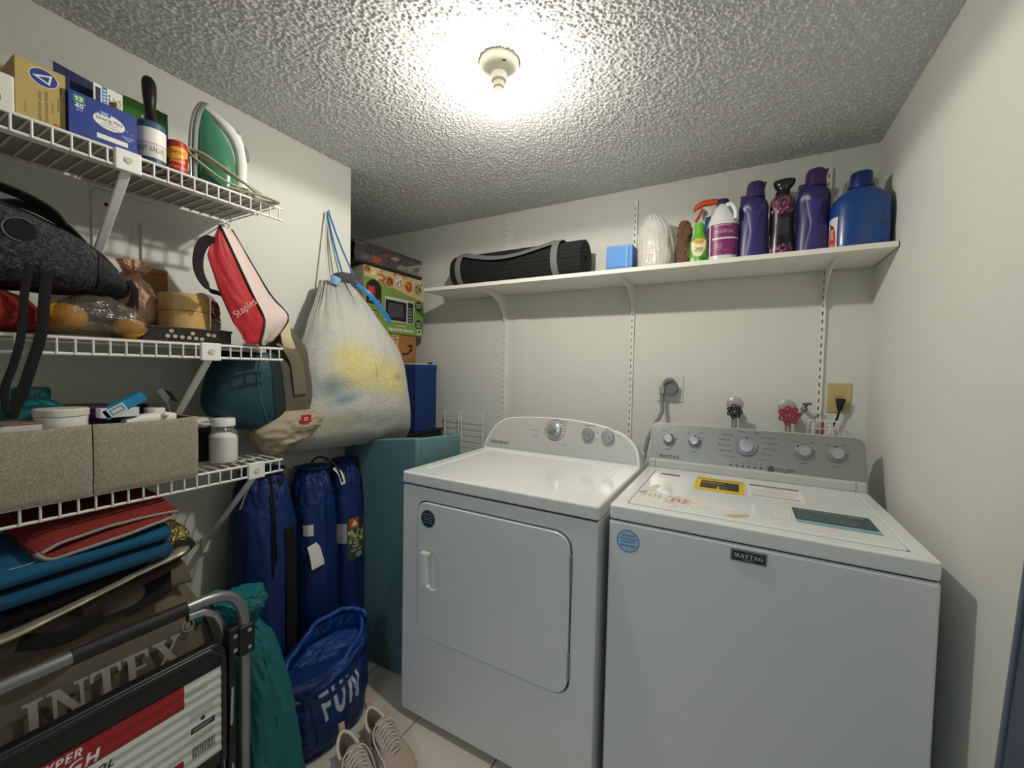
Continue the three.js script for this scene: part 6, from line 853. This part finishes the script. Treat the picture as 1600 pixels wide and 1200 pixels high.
// ---------- folding-chair bags against the left wall ----------
const navy = (c = 0x072b68) => mat(c, 0.55, { bumpMap: rep(T.weave, 14), bumpScale: 0.0004, sheen: 0.12, sheenColor: new THREE.Color(0x3a68b0) });
function chairBag(label, top, bot, a, extra) {
  const t = thing('chair_bag', label, 'bag', [bot[0], 0, bot[2]], 'three blue drawstring chair bags');
  delete t.userData.group;
  const c = (k) => [lerp(bot[0], top[0], k), lerp(bot[1], top[1], k), lerp(bot[2], top[2], k)], S = (k, w, e) => { const p = c(k); return [p[0], p[1], p[2], a * w, a * w, e]; };
  let s = surfOf([S(0, 0.9, 2.2), S(0.02, 0.98, 2.2), S(0.3, 1, 2.3), S(0.6, 1.03, 2.3), S(0.8, 1, 2.2), S(0.87, 0.92, 2), S(0.93, 0.8, 2), S(0.965, 0.62, 2), S(0.985, 0.5, 2), S(1, 0.62, 2)], 'y', (p, tt, an) => 0.009 * ridge(an * 1.6, tt * 5, a * 90) + 0.004 * ridge(an * 3.4, tt * 9, a * 70) + 0.02 * smoothstep(tt, 0.45, 0.9) * ridge(an * 4.2, tt * 2, 3) - 0.006 + 0.004 * fbm(p.x * 12, p.y * 9, p.z * 12));
  part(t, 'bag_body', skin(s, 96, 140, { um: 1.5, vm: 3 }), navy());
  const KS = [0, 0.02, 0.3, 0.6, 0.8, 0.87, 0.93, 0.965, 0.985, 1], tk = (k) => { let i = 0; while (i < 8 && k > KS[i + 1]) i++; return (i + (k - KS[i]) / (KS[i + 1] - KS[i])) / 9; }, s0 = s; s = (k, an) => s0(tk(k), an);
  const cord = (k0, k1, an, dz) => tube([0, 0.35, 0.7, 1].map((q) => { const p = s(lerp(k0, k1, q), an); return [p.x + 0.006, p.y, p.z + dz * Math.sin(q * PI)]; }), 0.0032, 6);
  extra(t, s, cord);
  return t;
}
chairBag('widest blue chair bag, leftmost of three, with hanging black cords', [-1.905, 0.935, 1.235], [-1.895, 0.0, 1.235], 0.098, (t, s, cord) => {
  part(t, 'drawcord', cord(0.985, 0.62, 0.25, 0.0), M.black); part(t, 'drawcord', cord(0.985, 0.66, 0.12, 0.006), M.black);
  part(t, 'black_strip', ribbon([0.78, 0.6, 0.4, 0.2, 0.08].map((k) => { const p = s(k, -0.42); return [p.x + 0.004, p.y, p.z]; }), 0.045, 0.003, [0.3, 0, 1]), M.blackCloth);  // black strip down the right side of the bag
  part(t, 'care_label', ribbon([[-1.845, 0.912, 1.305], [-1.83, 0.875, 1.335], [-1.82, 0.84, 1.355]], 0.016, 0.0015, [1, 0.4, 0.3]), M.paper);
  part(t, 'cord_lock', boxR(-1.845, -1.83, 0.885, 0.91, 1.205, 1.222, 0.004), M.black);
});
chairBag('middle blue chair bag of three, with two white paper labels', [-1.915, 0.905, 1.035], [-1.905, 0.0, 1.02], 0.082, (t, s, cord) => {
  part(t, 'white_label', patch(s, 0.71, 0.762, 1.02, 0.6, 8, 6, 0.002), print(ctex(64, 64, (c) => { c.fillStyle = '#d8d7d0'; c.fillRect(0, 0, 64, 64); c.fillStyle = '#b4b4ae'; for (let y = 8; y < 60; y += 9) c.fillRect(8, y, 44, 2); }), 0.7));
  part(t, 'white_label', ribbon([[-1.838, 0.625, 1.082], [-1.83, 0.58, 1.075], [-1.823, 0.535, 1.072]], 0.055, 0.001, [0, 0.2, 1]), M.paper);
  part(t, 'hang_tag', ribbon([[-1.845, 0.9, 0.985], [-1.83, 0.87, 0.968], [-1.82, 0.83, 0.962]], 0.022, 0.0012, [0, 0.1, 1]), M.paper);
  part(t, 'drawcord', tube([[-1.9, 0.925, 1.05], [-1.88, 0.945, 1.03], [-1.86, 0.93, 1.0], [-1.835, 0.9, 0.98], [-1.82, 0.84, 0.966]], 0.004, 6), M.black);
});
chairBag('narrowest blue chair bag, rightmost of three, with a printed colour label', [-1.925, 0.905, 0.87], [-1.91, 0.0, 0.862], 0.066, (t, s, cord) => {
  part(t, 'printed_label', patch(s, 0.525, 0.715, 0.62, -0.62, 12, 12, 0.0018), print(ctex(256, 384, (c, w, h) => { c.fillStyle = '#3f4a33'; c.fillRect(0, 0, w, h); c.fillStyle = '#c9571f'; c.fillRect(30, 0, 130, 96); c.fillStyle = '#e8ded0'; c.beginPath(); c.moveTo(50, 70); c.lineTo(92, 20); c.lineTo(136, 70); c.fill(); for (let i = 0; i < 90; i++) { c.fillStyle = ['#7e9a3c', '#a9b966', '#55702c', '#c9cf9d'][i % 4]; c.beginPath(); c.arc(20 + rnd() * 220, 110 + rnd() * 110, 14 * rnd() + 3, 0, 7); c.fill(); } c.fillStyle = '#e3ded2'; c.font = 'bold 38px sans-serif'; c.fillText('TRAIL', 60, 260); c.font = 'bold 28px sans-serif'; c.fillText('QUAD CHAIR', 40, 300, 180); c.fillStyle = '#d5d2c6'; c.fillRect(110, 320, 90, 44); c.fillStyle = '#222'; for (let x = 116; x < 196; x += 7) c.fillRect(x, 324, 3, 34); }), 0.4));
  part(t, 'silver_label', patch(s, 0.615, 0.695, 1.2, 0.62, 8, 6, 0.0025), mat(0x9a9ea3, 0.4));
  part(t, 'side_cord', cord(0.97, 0.7, -0.95, 0), M.black);
});
// ---------- the heap on the floor by the left wall ----------
{ // taupe carry bag with big lettering
  const t = thing('taupe_carry_bag', 'large taupe canvas carry bag with big pale lettering behind the step stool', 'bag', [-1.8, 0, 1.85]);
  const cx = -1.795, cy = 0.39, a = 0.18, b = 0.39, e = 3.2;
  const s = surfOf([[cx, cy, 2.42, a, b, e], [cx, cy, 2.0, a, b, e], [cx, cy + 0.002, 1.8, a, b + 0.004, e], [cx, cy + 0.006, 1.65, a, b + 0.008, e], [cx, cy - 0.006, 1.58, a, b - 0.006, 3], [cx - 0.005, cy - 0.04, 1.53, a - 0.01, b - 0.04, 2.8], [cx - 0.01, cy - 0.09, 1.49, a - 0.03, b - 0.09, 2.6], [cx - 0.02, cy - 0.12, 1.47, a - 0.08, b - 0.16, 2.2]], 'z', (p, tt, an) => 0.010 * fbm(p.x * 7, p.y * 7, p.z * 5) + 0.008 * ridge(p.x * 5, p.y * 6, p.z * 4) - 0.003);
  part(t, 'bag_body', skin(s, 72, 90, { um: 2, vm: 2 }), mat(0x6e6453, 0.85, { bumpMap: rep(T.weave, 10), bumpScale: 0.0005 }));
  const pg = sheet((u, v) => { const z = lerp(1.86, 1.565, u), y = lerp(0.552, 0.672, v); const q = Math.abs((y - cy) / b), x = cx + a * Math.pow(Math.max(0, 1 - Math.pow(q, e)), 1 / e); return V(x + 0.014 - 0.012 * smoothstep(u, 0.8, 1) * (1 - v), y, z); }, 20, 6, 0.0004);
  part(t, 'lettering', pg, mat(0xffffff, 0.8, { map: ctex(1024, 400, (c, w, h) => { c.clearRect(0, 0, w, h); c.fillStyle = '#9f9c90'; c.font = 'bold 330px serif'; c.fillText('INTEX', 10, 330, 900); c.font = '90px serif'; c.lineWidth = 8; c.strokeStyle = '#9f9c90'; c.beginPath(); c.arc(968, 70, 42, 0, 7); c.stroke(); c.font = 'bold 56px serif'; c.fillText('R', 949, 90); }), alphaTest: 0.4 }));
  part(t, 'folded_flap', sheet((u, v) => V(-1.64 + 0.012 * Math.sin(v * 5) - 0.12 * u * u, 0.745 + 0.05 * Math.sin(u * 1.6) + 0.03 * v * (1 - v), lerp(1.76, 1.56, v)), 12, 20, 0.004), mat(0x5d5446, 0.85));
  part(t, 'black_patch', sheet((u, v) => V(-1.618 - 0.03 * v, 0.735 + 0.038 * v + 0.02 * u, lerp(1.70, 1.615, u) - 0.01 * v), 6, 6, 0.004), mat(0x0b0b0b, 0.95));
}
{ // gold lined black bag
  const t = thing('gold_bag', 'black thermal bag with shiny gold lining, under the blue towels', 'bag', [-1.76, 0.79, 1.72]);
  part(t, 'bag_body', skin(surfOf([[-1.78, 0.805, 2.2, 0.15, 0.022, 3], [-1.78, 0.81, 1.9, 0.155, 0.024, 3], [-1.78, 0.822, 1.65, 0.15, 0.026, 3], [-1.79, 0.826, 1.57, 0.13, 0.03, 2.6], [-1.79, 0.826, 1.535, 0.1, 0.016, 2.2]], 'z', (p) => 0.005 * fbm(p.x * 12, p.y * 12, p.z * 12)), 48, 40), mat(0x0a0a0b, 0.8));
  const gold = mat(0xb9a26a, 0.28, { metalness: 0.85, bumpMap: rep(T.crinkle, 2), bumpScale: 0.004 });
  part(t, 'gold_lining', skin(surfOf([[-1.79, 0.835, 1.66, 0.05, 0.012], [-1.77, 0.85, 1.62, 0.085, 0.03, 2.4], [-1.765, 0.852, 1.575, 0.08, 0.036, 2.4], [-1.765, 0.842, 1.54, 0.055, 0.022], [-1.77, 0.836, 1.525, 0.02, 0.008]], 'z', (p) => 0.022 * ridge(p.x * 30, p.y * 34, p.z * 30) - 0.008), 64, 44), gold);
  part(t, 'gold_edge', skin(surfOf([[-1.6, 0.792, 2.0, 0.014, 0.006], [-1.6, 0.795, 1.88, 0.016, 0.007], [-1.61, 0.812, 1.76, 0.012, 0.005], [-1.61, 0.835, 1.66, 0.014, 0.006], [-1.615, 0.846, 1.6, 0.02, 0.008], [-1.63, 0.845, 1.575, 0.008, 0.004]], 'z', (p) => 0.1 * 0.03 * fbm(p.x * 40, p.y * 40, p.z * 40)), 20, 50), mat(0xb3ab95, 0.35, { metalness: 0.6 }));
  part(t, 'black_strap', ribbon([[-1.6, 0.775, 1.86], [-1.6, 0.755, 1.80], [-1.605, 0.765, 1.74]], 0.03, 0.003, [0, 1, 0.2]), M.blackCloth);
}
function foldLayer(x0, x1, y, z0, z1, th, seed, slope) { // one fold: a flattened roll whose closed edge faces +x
  return skin(surfOf([0, 0.04, 0.2, 0.4, 0.6, 0.8, 0.95, 1].map((k, i) => [(x0 + x1) / 2 + 0.012 * nz(seed, k * 3, 1) - (i === 7 ? 0.03 : 0), y + slope * k + 0.006 * nz(seed, k * 4, 5), lerp(z1, z0, k), (x1 - x0) / 2 - (i === 7 ? 0.04 : i === 0 ? 0.01 : 0), th / 2 * (i === 7 ? 0.5 : 1), 3.4]), 'z', (p) => 0.004 * fbm(p.x * 14, p.y * 14, p.z * 14)), 56, 60, { um: 4, vm: 3 });
}
{
  const t = thing('blue_towel', 'folded blue towel under the red towel', 'towel', [-1.78, 0.84, 1.75]), m = mat(0x094a6c, 0.95, { bumpMap: rep(T.terry, 1.5), bumpScale: 0.002, sheen: 0.3 });
  part(t, 'lower_fold', foldLayer(-1.95, -1.60, 0.848, 1.6, 2.1, 0.034, 3, 0.014), m);
  part(t, 'upper_fold', foldLayer(-1.95, -1.615, 0.880, 1.595, 2.1, 0.032, 8, 0.014), mat(0x0a557a, 0.95, { bumpMap: rep(T.terry, 1.5), bumpScale: 0.002 }));
  part(t, 'pale_motif', ribbon([[-1.66, 0.9, 1.86], [-1.655, 0.902, 1.835], [-1.662, 0.903, 1.82], [-1.652, 0.902, 1.80]], 0.012, 0.002, [1, 0.3, 0]), mat(0x9fb6bb, 0.9));
}
{ // red towel, folded over itself: a U profile swept along x
  const t = thing('red_towel', 'folded red terry towel with a grey hem on top of the heap', 'towel', [-1.8, 0.9, 1.72]);
  const prof = new THREE.CatmullRomCurve3([V(0, 0.9545, 1.588), V(0, 0.955, 1.62), V(0, 0.952, 1.68), V(0, 0.945, 1.75), V(0, 0.939, 1.80), V(0, 0.925, 1.824), V(0, 0.91, 1.812), V(0, 0.911, 1.77), V(0, 0.921, 1.70), V(0, 0.928, 1.64), V(0, 0.931, 1.60)]);
  const f = (u, v) => { const p = prof.getPoint(u), x = lerp(-1.97, -1.655 - 0.02 * Math.sin(u * 6), v); return V(x, p.y + 0.02 * (1 - v) * (u < 0.45 ? 1 : 0.2) - (u < 0.5 ? 0.018 * v * v : 0.004 * v) + 0.006 * fbm(x * 9, u * 6, 2), p.z + 0.004 * fbm(x * 12, u * 8, 7)); };
  part(t, 'terry_cloth', sheet(f, 90, 40, 0.011), mat(0x8a2a20, 1, { bumpMap: rep(T.terry, 2), bumpScale: 0.004, sheen: 0.4, sheenColor: new THREE.Color(0x7a3028) }));
  part(t, 'grey_hem', tube(Array.from({ length: 30 }, (_, i) => { const p = f(i / 29, 1); return [p.x + 0.002, p.y, p.z]; }), 0.0036, 8, false, 0.5, 3), mat(0x93928c, 0.9));
}
{ // folding step stool leaning by the wall
  const t = thing('step_stool', 'folded grey steel step stool with a red and white label', 'step stool', [-1.5, 0, 1.8]);
  const X = -1.5, tube1 = mat(0x8e9092, 0.35, { metalness: 0.75 });
  part(t, 'frame_tube', tube([[X - 0.02, 0.0, 1.508], [X - 0.01, 0.3, 1.508], [X, 0.64, 1.512], [X, 0.705, 1.52], [X, 0.744, 1.546], [X, 0.757, 1.59], [X, 0.758, 1.66], [X, 0.758, 2.1], [X, 0.757, 2.19], [X, 0.74, 2.24], [X, 0.7, 2.265], [X, 0.3, 2.27], [X - 0.02, 0, 2.27]], 0.0125, 16, false, 0.5, 10), tube1);
  part(t, 'grip_sleeve', rod([X, 0.758, 1.635], [X, 0.758, 1.815], 0.0152, 20), mat(0x17171a, 0.6));
  part(t, 'inner_tube', tube([[X - 0.03, 0.0, 1.545], [X - 0.028, 0.55, 1.545], [X - 0.028, 0.66, 1.55], [X - 0.03, 0.71, 1.575], [X - 0.03, 0.72, 1.62]], 0.009, 12), M.silver);
  part(t, 'hinge_block', [boxR(X - 0.02, X + 0.018, 0.585, 0.66, 1.494, 1.532, 0.006), boxR(X - 0.02, X + 0.012, 0.6, 0.665, 1.528, 1.552, 0.005)], mat(0x121214, 0.5));
  for (const [y, z] of [[0.645, 1.54], [0.61, 1.54], [0.648, 1.51], [0.605, 1.51]]) part(t, 'rivet', gt(new THREE.CylinderGeometry(0.0045, 0.005, 0.004, 14), [X + (z > 1.53 ? 0.013 : 0.019), y, z], [0, 0, PI / 2]), M.silver);
  part(t, 'side_rail', [boxR(X - 0.012, X + 0.006, 0.02, 0.6, 1.535, 1.551, 0.003)], mat(0x17171a, 0.5));
  part(t, 'rail_link', rod([X + 0.009, 0.43, 1.548], [X + 0.009, 0.52, 1.545], 0.004), M.silver); part(t, 'rail_link', rod([X + 0.009, 0.2, 1.545], [X + 0.009, 0.33, 1.545], 0.003), M.silver);
  const step = part(t, 'step_plate', gt(extrude(rrect(0.66, 0.3, 0.035), 0.03, 0.008, 4), [X - 0.018, 0.5, 1.889], [0, RX, 0]), mat(0x151517, 0.45));
  part(step, 'step_lip', tube([[X + 0.012, 0.36, 1.566], [X + 0.012, 0.62, 1.566], [X + 0.012, 0.641, 1.588], [X + 0.012, 0.641, 2.2]], 0.006, 8, false, 0.1), mat(0x222226, 0.3));
  part(step, 'label', gt(sheet((u, v) => V(0, (v - 0.5) * 0.205, (0.5 - u) * 0.56).add(V(0.0012 * Math.sin(v * 2 * PI * 9), 0, 0)), 4, 72, 0.0008), [X + 0.0135, 0.49, 1.852]), print(ctex(1400, 512, (c, w, h) => {
    c.fillStyle = '#d6d7ce'; c.fillRect(0, 0, w, h); c.fillStyle = '#9c1c20'; c.fillRect(0, 0, 1216, 130); // label runs away from the camera: u = 0 is the far left
    c.fillStyle = '#e4e2d9'; c.font = 'italic bold 52px sans-serif'; c.fillText('HYPER', 650, 52); c.font = 'italic bold 82px sans-serif'; c.fillText('TOUGH', 585, 122, 300); c.fillStyle = '#191919'; c.font = 'italic bold 56px sans-serif'; c.fillText('2-STEP STOOL', 560, 196, 400); c.fillStyle = '#8e1b1f'; c.fillRect(1040, 420, 170, 92); c.fillStyle = '#e4ddd2'; c.font = 'bold 66px sans-serif'; c.fillText('2', 1052, 492); c.font = 'bold 34px sans-serif'; c.fillText('YEAR', 1096, 460); c.font = '24px sans-serif'; c.fillText('LIMITED', 1096, 494, 100);
    c.fillStyle = '#6f6f68'; for (const y of [60, 74]) c.fillRect(1220, y, 110, 4); for (const y of [190, 202, 214]) c.fillRect(1240, y, 120, 4); c.fillStyle = '#1e2230'; c.fillRect(1246, 268, 120, 38); c.fillStyle = '#c7c7bd'; c.fillRect(1256, 280, 96, 6); c.fillRect(1256, 292, 80, 4); c.fillStyle = '#30302e'; c.beginPath(); c.arc(1306, 244, 12, 0, 7); c.fill(); c.fillStyle = '#8b8b84'; for (let y = 318; y < 370; y += 10) c.fillRect(1246, y, 110, 3); c.fillStyle = '#1c1c1c'; for (let x = 1250, i = 0; x < 1366; i++) { const q = 2 + ((i * 7) % 5); c.fillRect(x, 382, q, 66); x += q + 3; }
  }), 0.5), 'corrugated red and white printed label');
  part(t, 'lower_step', gt(extrude(rrect(0.66, 0.22, 0.03), 0.03, 0.008, 4), [X - 0.03, 0.2, 1.889], [0, RX, 0]), mat(0x131315, 0.5));
  for (const z of [1.508, 2.27]) part(t, 'rubber_foot', new THREE.CylinderGeometry(0.0165, 0.018, 0.04, 18).translate(X - 0.02, 0.02, z), M.black);
}
{ // green sack beside the stool
  const t = thing('teal_green_sack', 'tall teal green nylon sack standing right of the step stool', 'sack', [-1.62, 0, 1.38]);
  const s = surfOf([[-1.585, 0, 1.385, 0.055, 0.07, 2.4], [-1.585, 0.02, 1.385, 0.06, 0.078, 2.4], [-1.592, 0.2, 1.398, 0.06, 0.078, 2.4], [-1.605, 0.4, 1.418, 0.056, 0.066, 2.3], [-1.628, 0.52, 1.432, 0.055, 0.056, 2.2], [-1.634, 0.57, 1.44, 0.04, 0.035], [-1.636, 0.592, 1.443, 0.028, 0.026], [-1.637, 0.61, 1.445, 0.036, 0.036], [-1.638, 0.64, 1.448, 0.046, 0.048], [-1.638, 0.668, 1.455, 0.03, 0.05]], 'y', (p, tt, a) => 0.014 * ridge(a * 2.2, tt * 7, 4) + 0.008 * ridge(a * 4.5, tt * 16, 9) + 0.016 * smoothstep(tt, 0.6, 0.9) * ridge(a * 4, tt * 9, 6) + 0.006 * fbm(p.x * 22, p.y * 14, p.z * 22) - 0.005);
  part(t, 'sack_body', skin(s, 72, 90, { um: 1.5, vm: 3 }), mat(0x0d6a70, 0.6, { bumpMap: rep(T.weave, 12), bumpScale: 0.0004, sheen: 0.2 }));
  part(t, 'drawcord', gt(new THREE.TorusGeometry(0.03, 0.004, 8, 30), [-1.636, 0.592, 1.443], [PI / 2, 0, 0]), mat(0x0a4f4b, 0.7));
  part(t, 'loose_fabric', sheet((u, v) => V(-1.66 + 0.03 * Math.sin(v * 4 + u * 2), 0.66 + 0.045 * Math.sin(u * 3) - 0.05 * v, lerp(1.56, 1.47, u) + 0.012 * Math.sin(v * 9)), 14, 10, 0.003), mat(0x0d5f66, 0.6));
}
{ // blue tote with lettering
  const t = thing('blue_tote', 'slumped bright blue drawstring tote with white lettering beside the sneakers', 'tote bag', [-1.69, 0, 1.14]);
  const cx = -1.69, wr = (p, tt, a) => 0.02 * fbm(p.x * 8, p.y * 8, p.z * 8) + 0.02 * ridge(p.x * 9, p.y * 7, p.z * 9) + 0.012 * ridge(p.x * 4, p.y * 22, p.z * 6) - 0.012;
  const s = surfOf([[cx, 0.0, 1.135, 0.07, 0.13, 2.6], [cx, 0.02, 1.135, 0.08, 0.145, 2.6], [cx + 0.004, 0.1, 1.137, 0.088, 0.155, 2.5], [cx + 0.002, 0.18, 1.145, 0.084, 0.165, 2.4], [cx - 0.004, 0.235, 1.15, 0.074, 0.172, 2.3], [cx - 0.01, 0.27, 1.152, 0.06, 0.175, 2.2]], 'y', wr);
  const m = mat(0x0d2f6c, 0.5, { sheen: 0.2, bumpMap: rep(T.weave, 10), bumpScale: 0.0004 });
  part(t, 'tote_body', skin(s, 110, 80), m);
  // gathered collar: an elongated mouth, far lip standing up and folding forwards, near lip sagging
  const mouth = (k, a) => { const ca = Math.cos(a), sa = Math.sin(a), r1 = 0.062 + 0.03 * Math.sin(k * PI * 0.9), r2 = 0.172 + 0.02 * Math.sin(k * PI); return V(cx - 0.012 + ca * r1 - 0.02 * k + (ca < 0 ? 0.05 * k * k : 0.012 * k) + 0.014 * ridge(a * 3, k * 3, 3), 0.262 - 0.03 * (1 - k) + k * (0.045 - 0.06 * ca - 0.03 * sa) + 0.02 * k * ridge(a * 2.4, k * 3, 1) - 0.05 * k * Math.max(0, sa), 1.15 + sa * r2 + 0.012 * nz(a * 2, k * 3, 7)); };
  part(t, 'gathered_collar', sheet((u, v) => mouth(v, u * 2 * PI), 110, 24, 0.003), mat(0x0f3c86, 0.5, { transmission: 0.08 }));
  part(t, 'rim_band', tube(Array.from({ length: 49 }, (_, i) => { const p = mouth(1, (i / 48) * 2 * PI); return [p.x, p.y, p.z]; }), 0.008, 8, false, 0.5, 3), mat(0x1147a0, 0.5));
  part(t, 'crumpled_inside', sheet((u, v) => { const a = u * 2 * PI, p = mouth(0.45, a), c = V(cx - 0.02, 0.262, 1.15); return c.lerp(p, v).add(V(0, 0.03 * ridge(v * 4 + Math.cos(a), a, 2) * (1 - v), 0)); }, 60, 14, 0.002), mat(0x103f8a, 0.55));
  part(t, 'inner_lining', sheet((u, v) => { const p = mouth(0.4 + 0.5 * v, PI * 0.6 + u * PI * 0.8); p.x += 0.007; return p; }, 40, 10, 0.001), print(ctex(512, 128, (c, w, h) => { c.fillStyle = '#1450a0'; c.fillRect(0, 0, w, h); c.fillStyle = '#4384c8'; c.font = 'bold 96px sans-serif'; c.save(); c.translate(w, 0); c.scale(-1, 1); c.fillText('SPLASH', 40, 98, 420); c.restore(); }), 0.6));
  part(t, 'handle', ribbon([[-1.625, 0.27, 1.30], [-1.592, 0.225, 1.25], [-1.584, 0.215, 1.18], [-1.59, 0.24, 1.1], [-1.62, 0.275, 1.04]], 0.022, 0.003, [0.2, 1, 0]), m);
  part(t, 'lettering', patch(s, 0.3, 0.84, 0.6, -0.62, 30, 14, 0.004), print(ctex(512, 256, (c, w, h) => { c.fillStyle = '#10336f'; c.fillRect(0, 0, w, h); c.fillStyle = '#c3cdd8'; c.font = 'bold 190px sans-serif'; c.fillText('FUN', 60, 180, 400); }), 0.55));
  part(t, 'small_print', patch(s, 0.08, 0.16, 1.0, 0.5, 10, 4, 0.003), print(ctex(128, 48, (c) => { c.fillStyle = '#102f68'; c.fillRect(0, 0, 128, 48); c.fillStyle = '#aeb9c6'; c.fillRect(6, 10, 110, 7); c.fillRect(20, 28, 90, 5); }), 0.6));
}
// ---------- sneakers ----------
function shoe(label, heel, ang) { // local: +x toe, y up, +z right; length 0.27
  const t = thing('sneaker', label, 'shoe', heel), skinM = mat(0xb8a394, 0.8, { bumpMap: rep(T.weave, 10), bumpScale: 0.0004 }), pale = mat(0xd8cdbf, 0.75), pinkM = mat(0xc59a8c, 0.8);
  t.rotation.y = ang;
  const L = (g) => g.translate(...heel);
  const half = (x) => { const k = x / 0.27; return 0.033 + 0.006 * Math.cos(k * PI) * -1 * (k > 0.3 ? 1 : 0.2) + 0.012 * Math.exp(-(((k - 0.68) / 0.2) ** 2)); };
  const secs = (f) => [0, 0.02, 0.07, 0.13, 0.18, 0.225, 0.255, 0.268].map((x) => f(x, x / 0.27));
  const tip = (x) => (x < 0.015 ? 0.75 : x > 0.262 ? 0.3 : x > 0.25 ? 0.68 : x > 0.22 ? 0.92 : 1);
  part(t, 'sole', L(skin(surfOf(secs((x, k) => [x, 0.016 + 0.004 * k * k, 0, (half(x) + 0.005) * tip(x), 0.016, 4]), 'x'), 36, 50)), mat(0xddd6ca, 0.6));
  part(t, 'sole_tread', L(skin(surfOf(secs((x, k) => [x, 0.006 + 0.006 * k ** 4, 0, (half(x) + 0.003) * tip(x), 0.006, 4]), 'x'), 28, 40)), mat(0x9a9086, 0.8));
  // upper: open collar at the heel, tongue and toe box
  const topY = (x) => (x < 0.09 ? 0.092 - 0.018 * Math.sin((x / 0.09) * PI) : x < 0.14 ? 0.096 - (x - 0.09) * 0.3 : 0.081 - (x - 0.14) * 0.33);
  part(t, 'toe_box', L(skin(surfOf([0.095, 0.12, 0.15, 0.18, 0.21, 0.24, 0.262, 0.268].map((x) => { const y1 = topY(x), y0 = 0.022; return [x, (y0 + y1) / 2, 0, half(x) * tip(x), (y1 - y0) / 2 * (x > 0.26 ? 0.6 : 1), 2.5]; }), 'x'), 40, 50)), skinM);
  const collar = (u, v) => { const a = PI * 0.42 + u * PI * 1.16 * 1; const x = 0.065 + Math.cos(a) * (0.065 - 0.008 * v) * (Math.cos(a) > 0 ? 1.0 : 1), z = Math.sin(a) * (0.036 - 0.004 * v); return V(x, lerp(0.024, 0.078 + 0.026 * Math.abs(Math.cos(a)) ** 2 * (Math.cos(a) < 0 ? 1 : 0.5), v), z); };
  part(t, 'heel_counter', L(sheet(collar, 40, 10, 0.007)), skinM);
  part(t, 'collar_rim', L(tube(Array.from({ length: 25 }, (_, i) => { const p = collar(i / 24, 1); return [p.x, p.y, p.z]; }), 0.0055, 8, false, 0.5, 3)), pale);
  part(t, 'insole', L(gt(new THREE.CylinderGeometry(1, 1, 0.004, 30), [0.062, 0.034, 0], [0, 0, 0], [0.058, 1, 0.03])), mat(0x5d4538, 0.9));
  const tongueY = (x) => lerp(0.113, 0.073, (x - 0.084) / 0.094) + 0.006 * Math.sin(((x - 0.084) / 0.094) * PI);
  part(t, 'tongue', L(sheet((u, v) => V(lerp(0.084, 0.178, v), tongueY(lerp(0.084, 0.178, v)) - 0.009 * (2 * u - 1) ** 2, (u - 0.5) * lerp(0.044, 0.036, v)), 12, 16, 0.004)), mat(0xb4a08f, 0.85));
  part(t, 'heel_tab', L(ribbon([[-0.004, 0.085, 0], [-0.009, 0.112, 0], [-0.004, 0.127, 0], [0.004, 0.112, 0], [0.005, 0.095, 0]], 0.017, 0.003, [0, 0, 1])), pinkM);
  for (let i = 0; i < 8; i++) { const x = 0.104 + i * 0.0115, y = tongueY(x) + 0.0055, w = 0.025 - i * 0.0008; part(t, 'lace', L(tube([[x - 0.002, y - 0.016, -w - 0.003], [x, y - 0.006, -w * 0.75], [x + 0.004 * (i % 2 ? 1 : -1), y, 0], [x + 0.004, y - 0.006, w * 0.75], [x + 0.006, y - 0.016, w + 0.003]], 0.0026, 7)), pale); }
  for (const q of [-1, 1]) part(t, 'eyelet_stay', L(sheet((u, v) => { const x = lerp(0.1, 0.19, u); return V(x, Math.max(tongueY(x) - 0.009, 0.055) - 0.014 * v, q * (0.022 - 0.05 * (x - 0.1) + 0.014 * v)); }, 12, 5, 0.004)), mat(0xc4b1a2, 0.75));
  part(t, 'loose_lace', L(tube([[0.102, 0.113, 0.006], [0.1, 0.108, 0.03], [0.12, 0.09, 0.045], [0.155, 0.07, 0.046], [0.185, 0.055, 0.044], [0.205, 0.045, 0.05], [0.225, 0.02, 0.056]], 0.0024, 7)), pale);
  part(t, 'loose_lace', L(tube([[0.102, 0.113, -0.006], [0.098, 0.108, -0.028], [0.112, 0.085, -0.044], [0.14, 0.05, -0.05], [0.16, 0.02, -0.056], [0.14, 0.006, -0.06]], 0.0024, 7)), pale);
  part(t, 'side_overlay', L(sheet((u, v) => { const x = lerp(0.13, 0.235, u); return V(x, lerp(0.03, 0.06 - 0.02 * u, v), half(x) + 0.0035 - 0.006 * v); }, 12, 6, 0.003)), pale);
  part(t, 'side_overlay', L(sheet((u, v) => { const x = lerp(0.13, 0.235, u); return V(x, lerp(0.03, 0.06 - 0.02 * u, v), -(half(x) + 0.0035 - 0.006 * v)); }, 12, 6, 0.003)), pale);
  return t;
}
shoe('right dusty pink sneaker, nearer the dryer, with loose pale laces', [-1.545, 0, 1.075], -0.24);
shoe('left dusty pink sneaker, nearer the camera, with loose pale laces', [-1.545, 0, 1.185], -0.3);
// ---------- board leaning at the right wall ----------
{
  const t = thing('leaning_board', 'blue grey cloth-covered board leaning on the right wall, mostly out of frame', 'board', [-0.04, 0, 1.25]);
  const g = extrude(rrect(0.36, 1.34, 0.03), 0.03, 0.008, 5, 12).translate(0.18, 0.67, -0.015).rotateZ(-0.115).rotateY(-RX).translate(-0.045, 0.004, 1.056);
  part(t, 'board_cover', boxUV(g), mat(0x4d596b, 0.75, { bumpMap: rep(T.weave, 12), bumpScale: 0.0004 }));
  part(t, 'edge_binding', rod([-0.062, 0.03, 1.078], [-0.062, 1.25, 1.219], 0.004, 10), mat(0x6a7484, 0.6));
}
renderer.render(scene, camera);
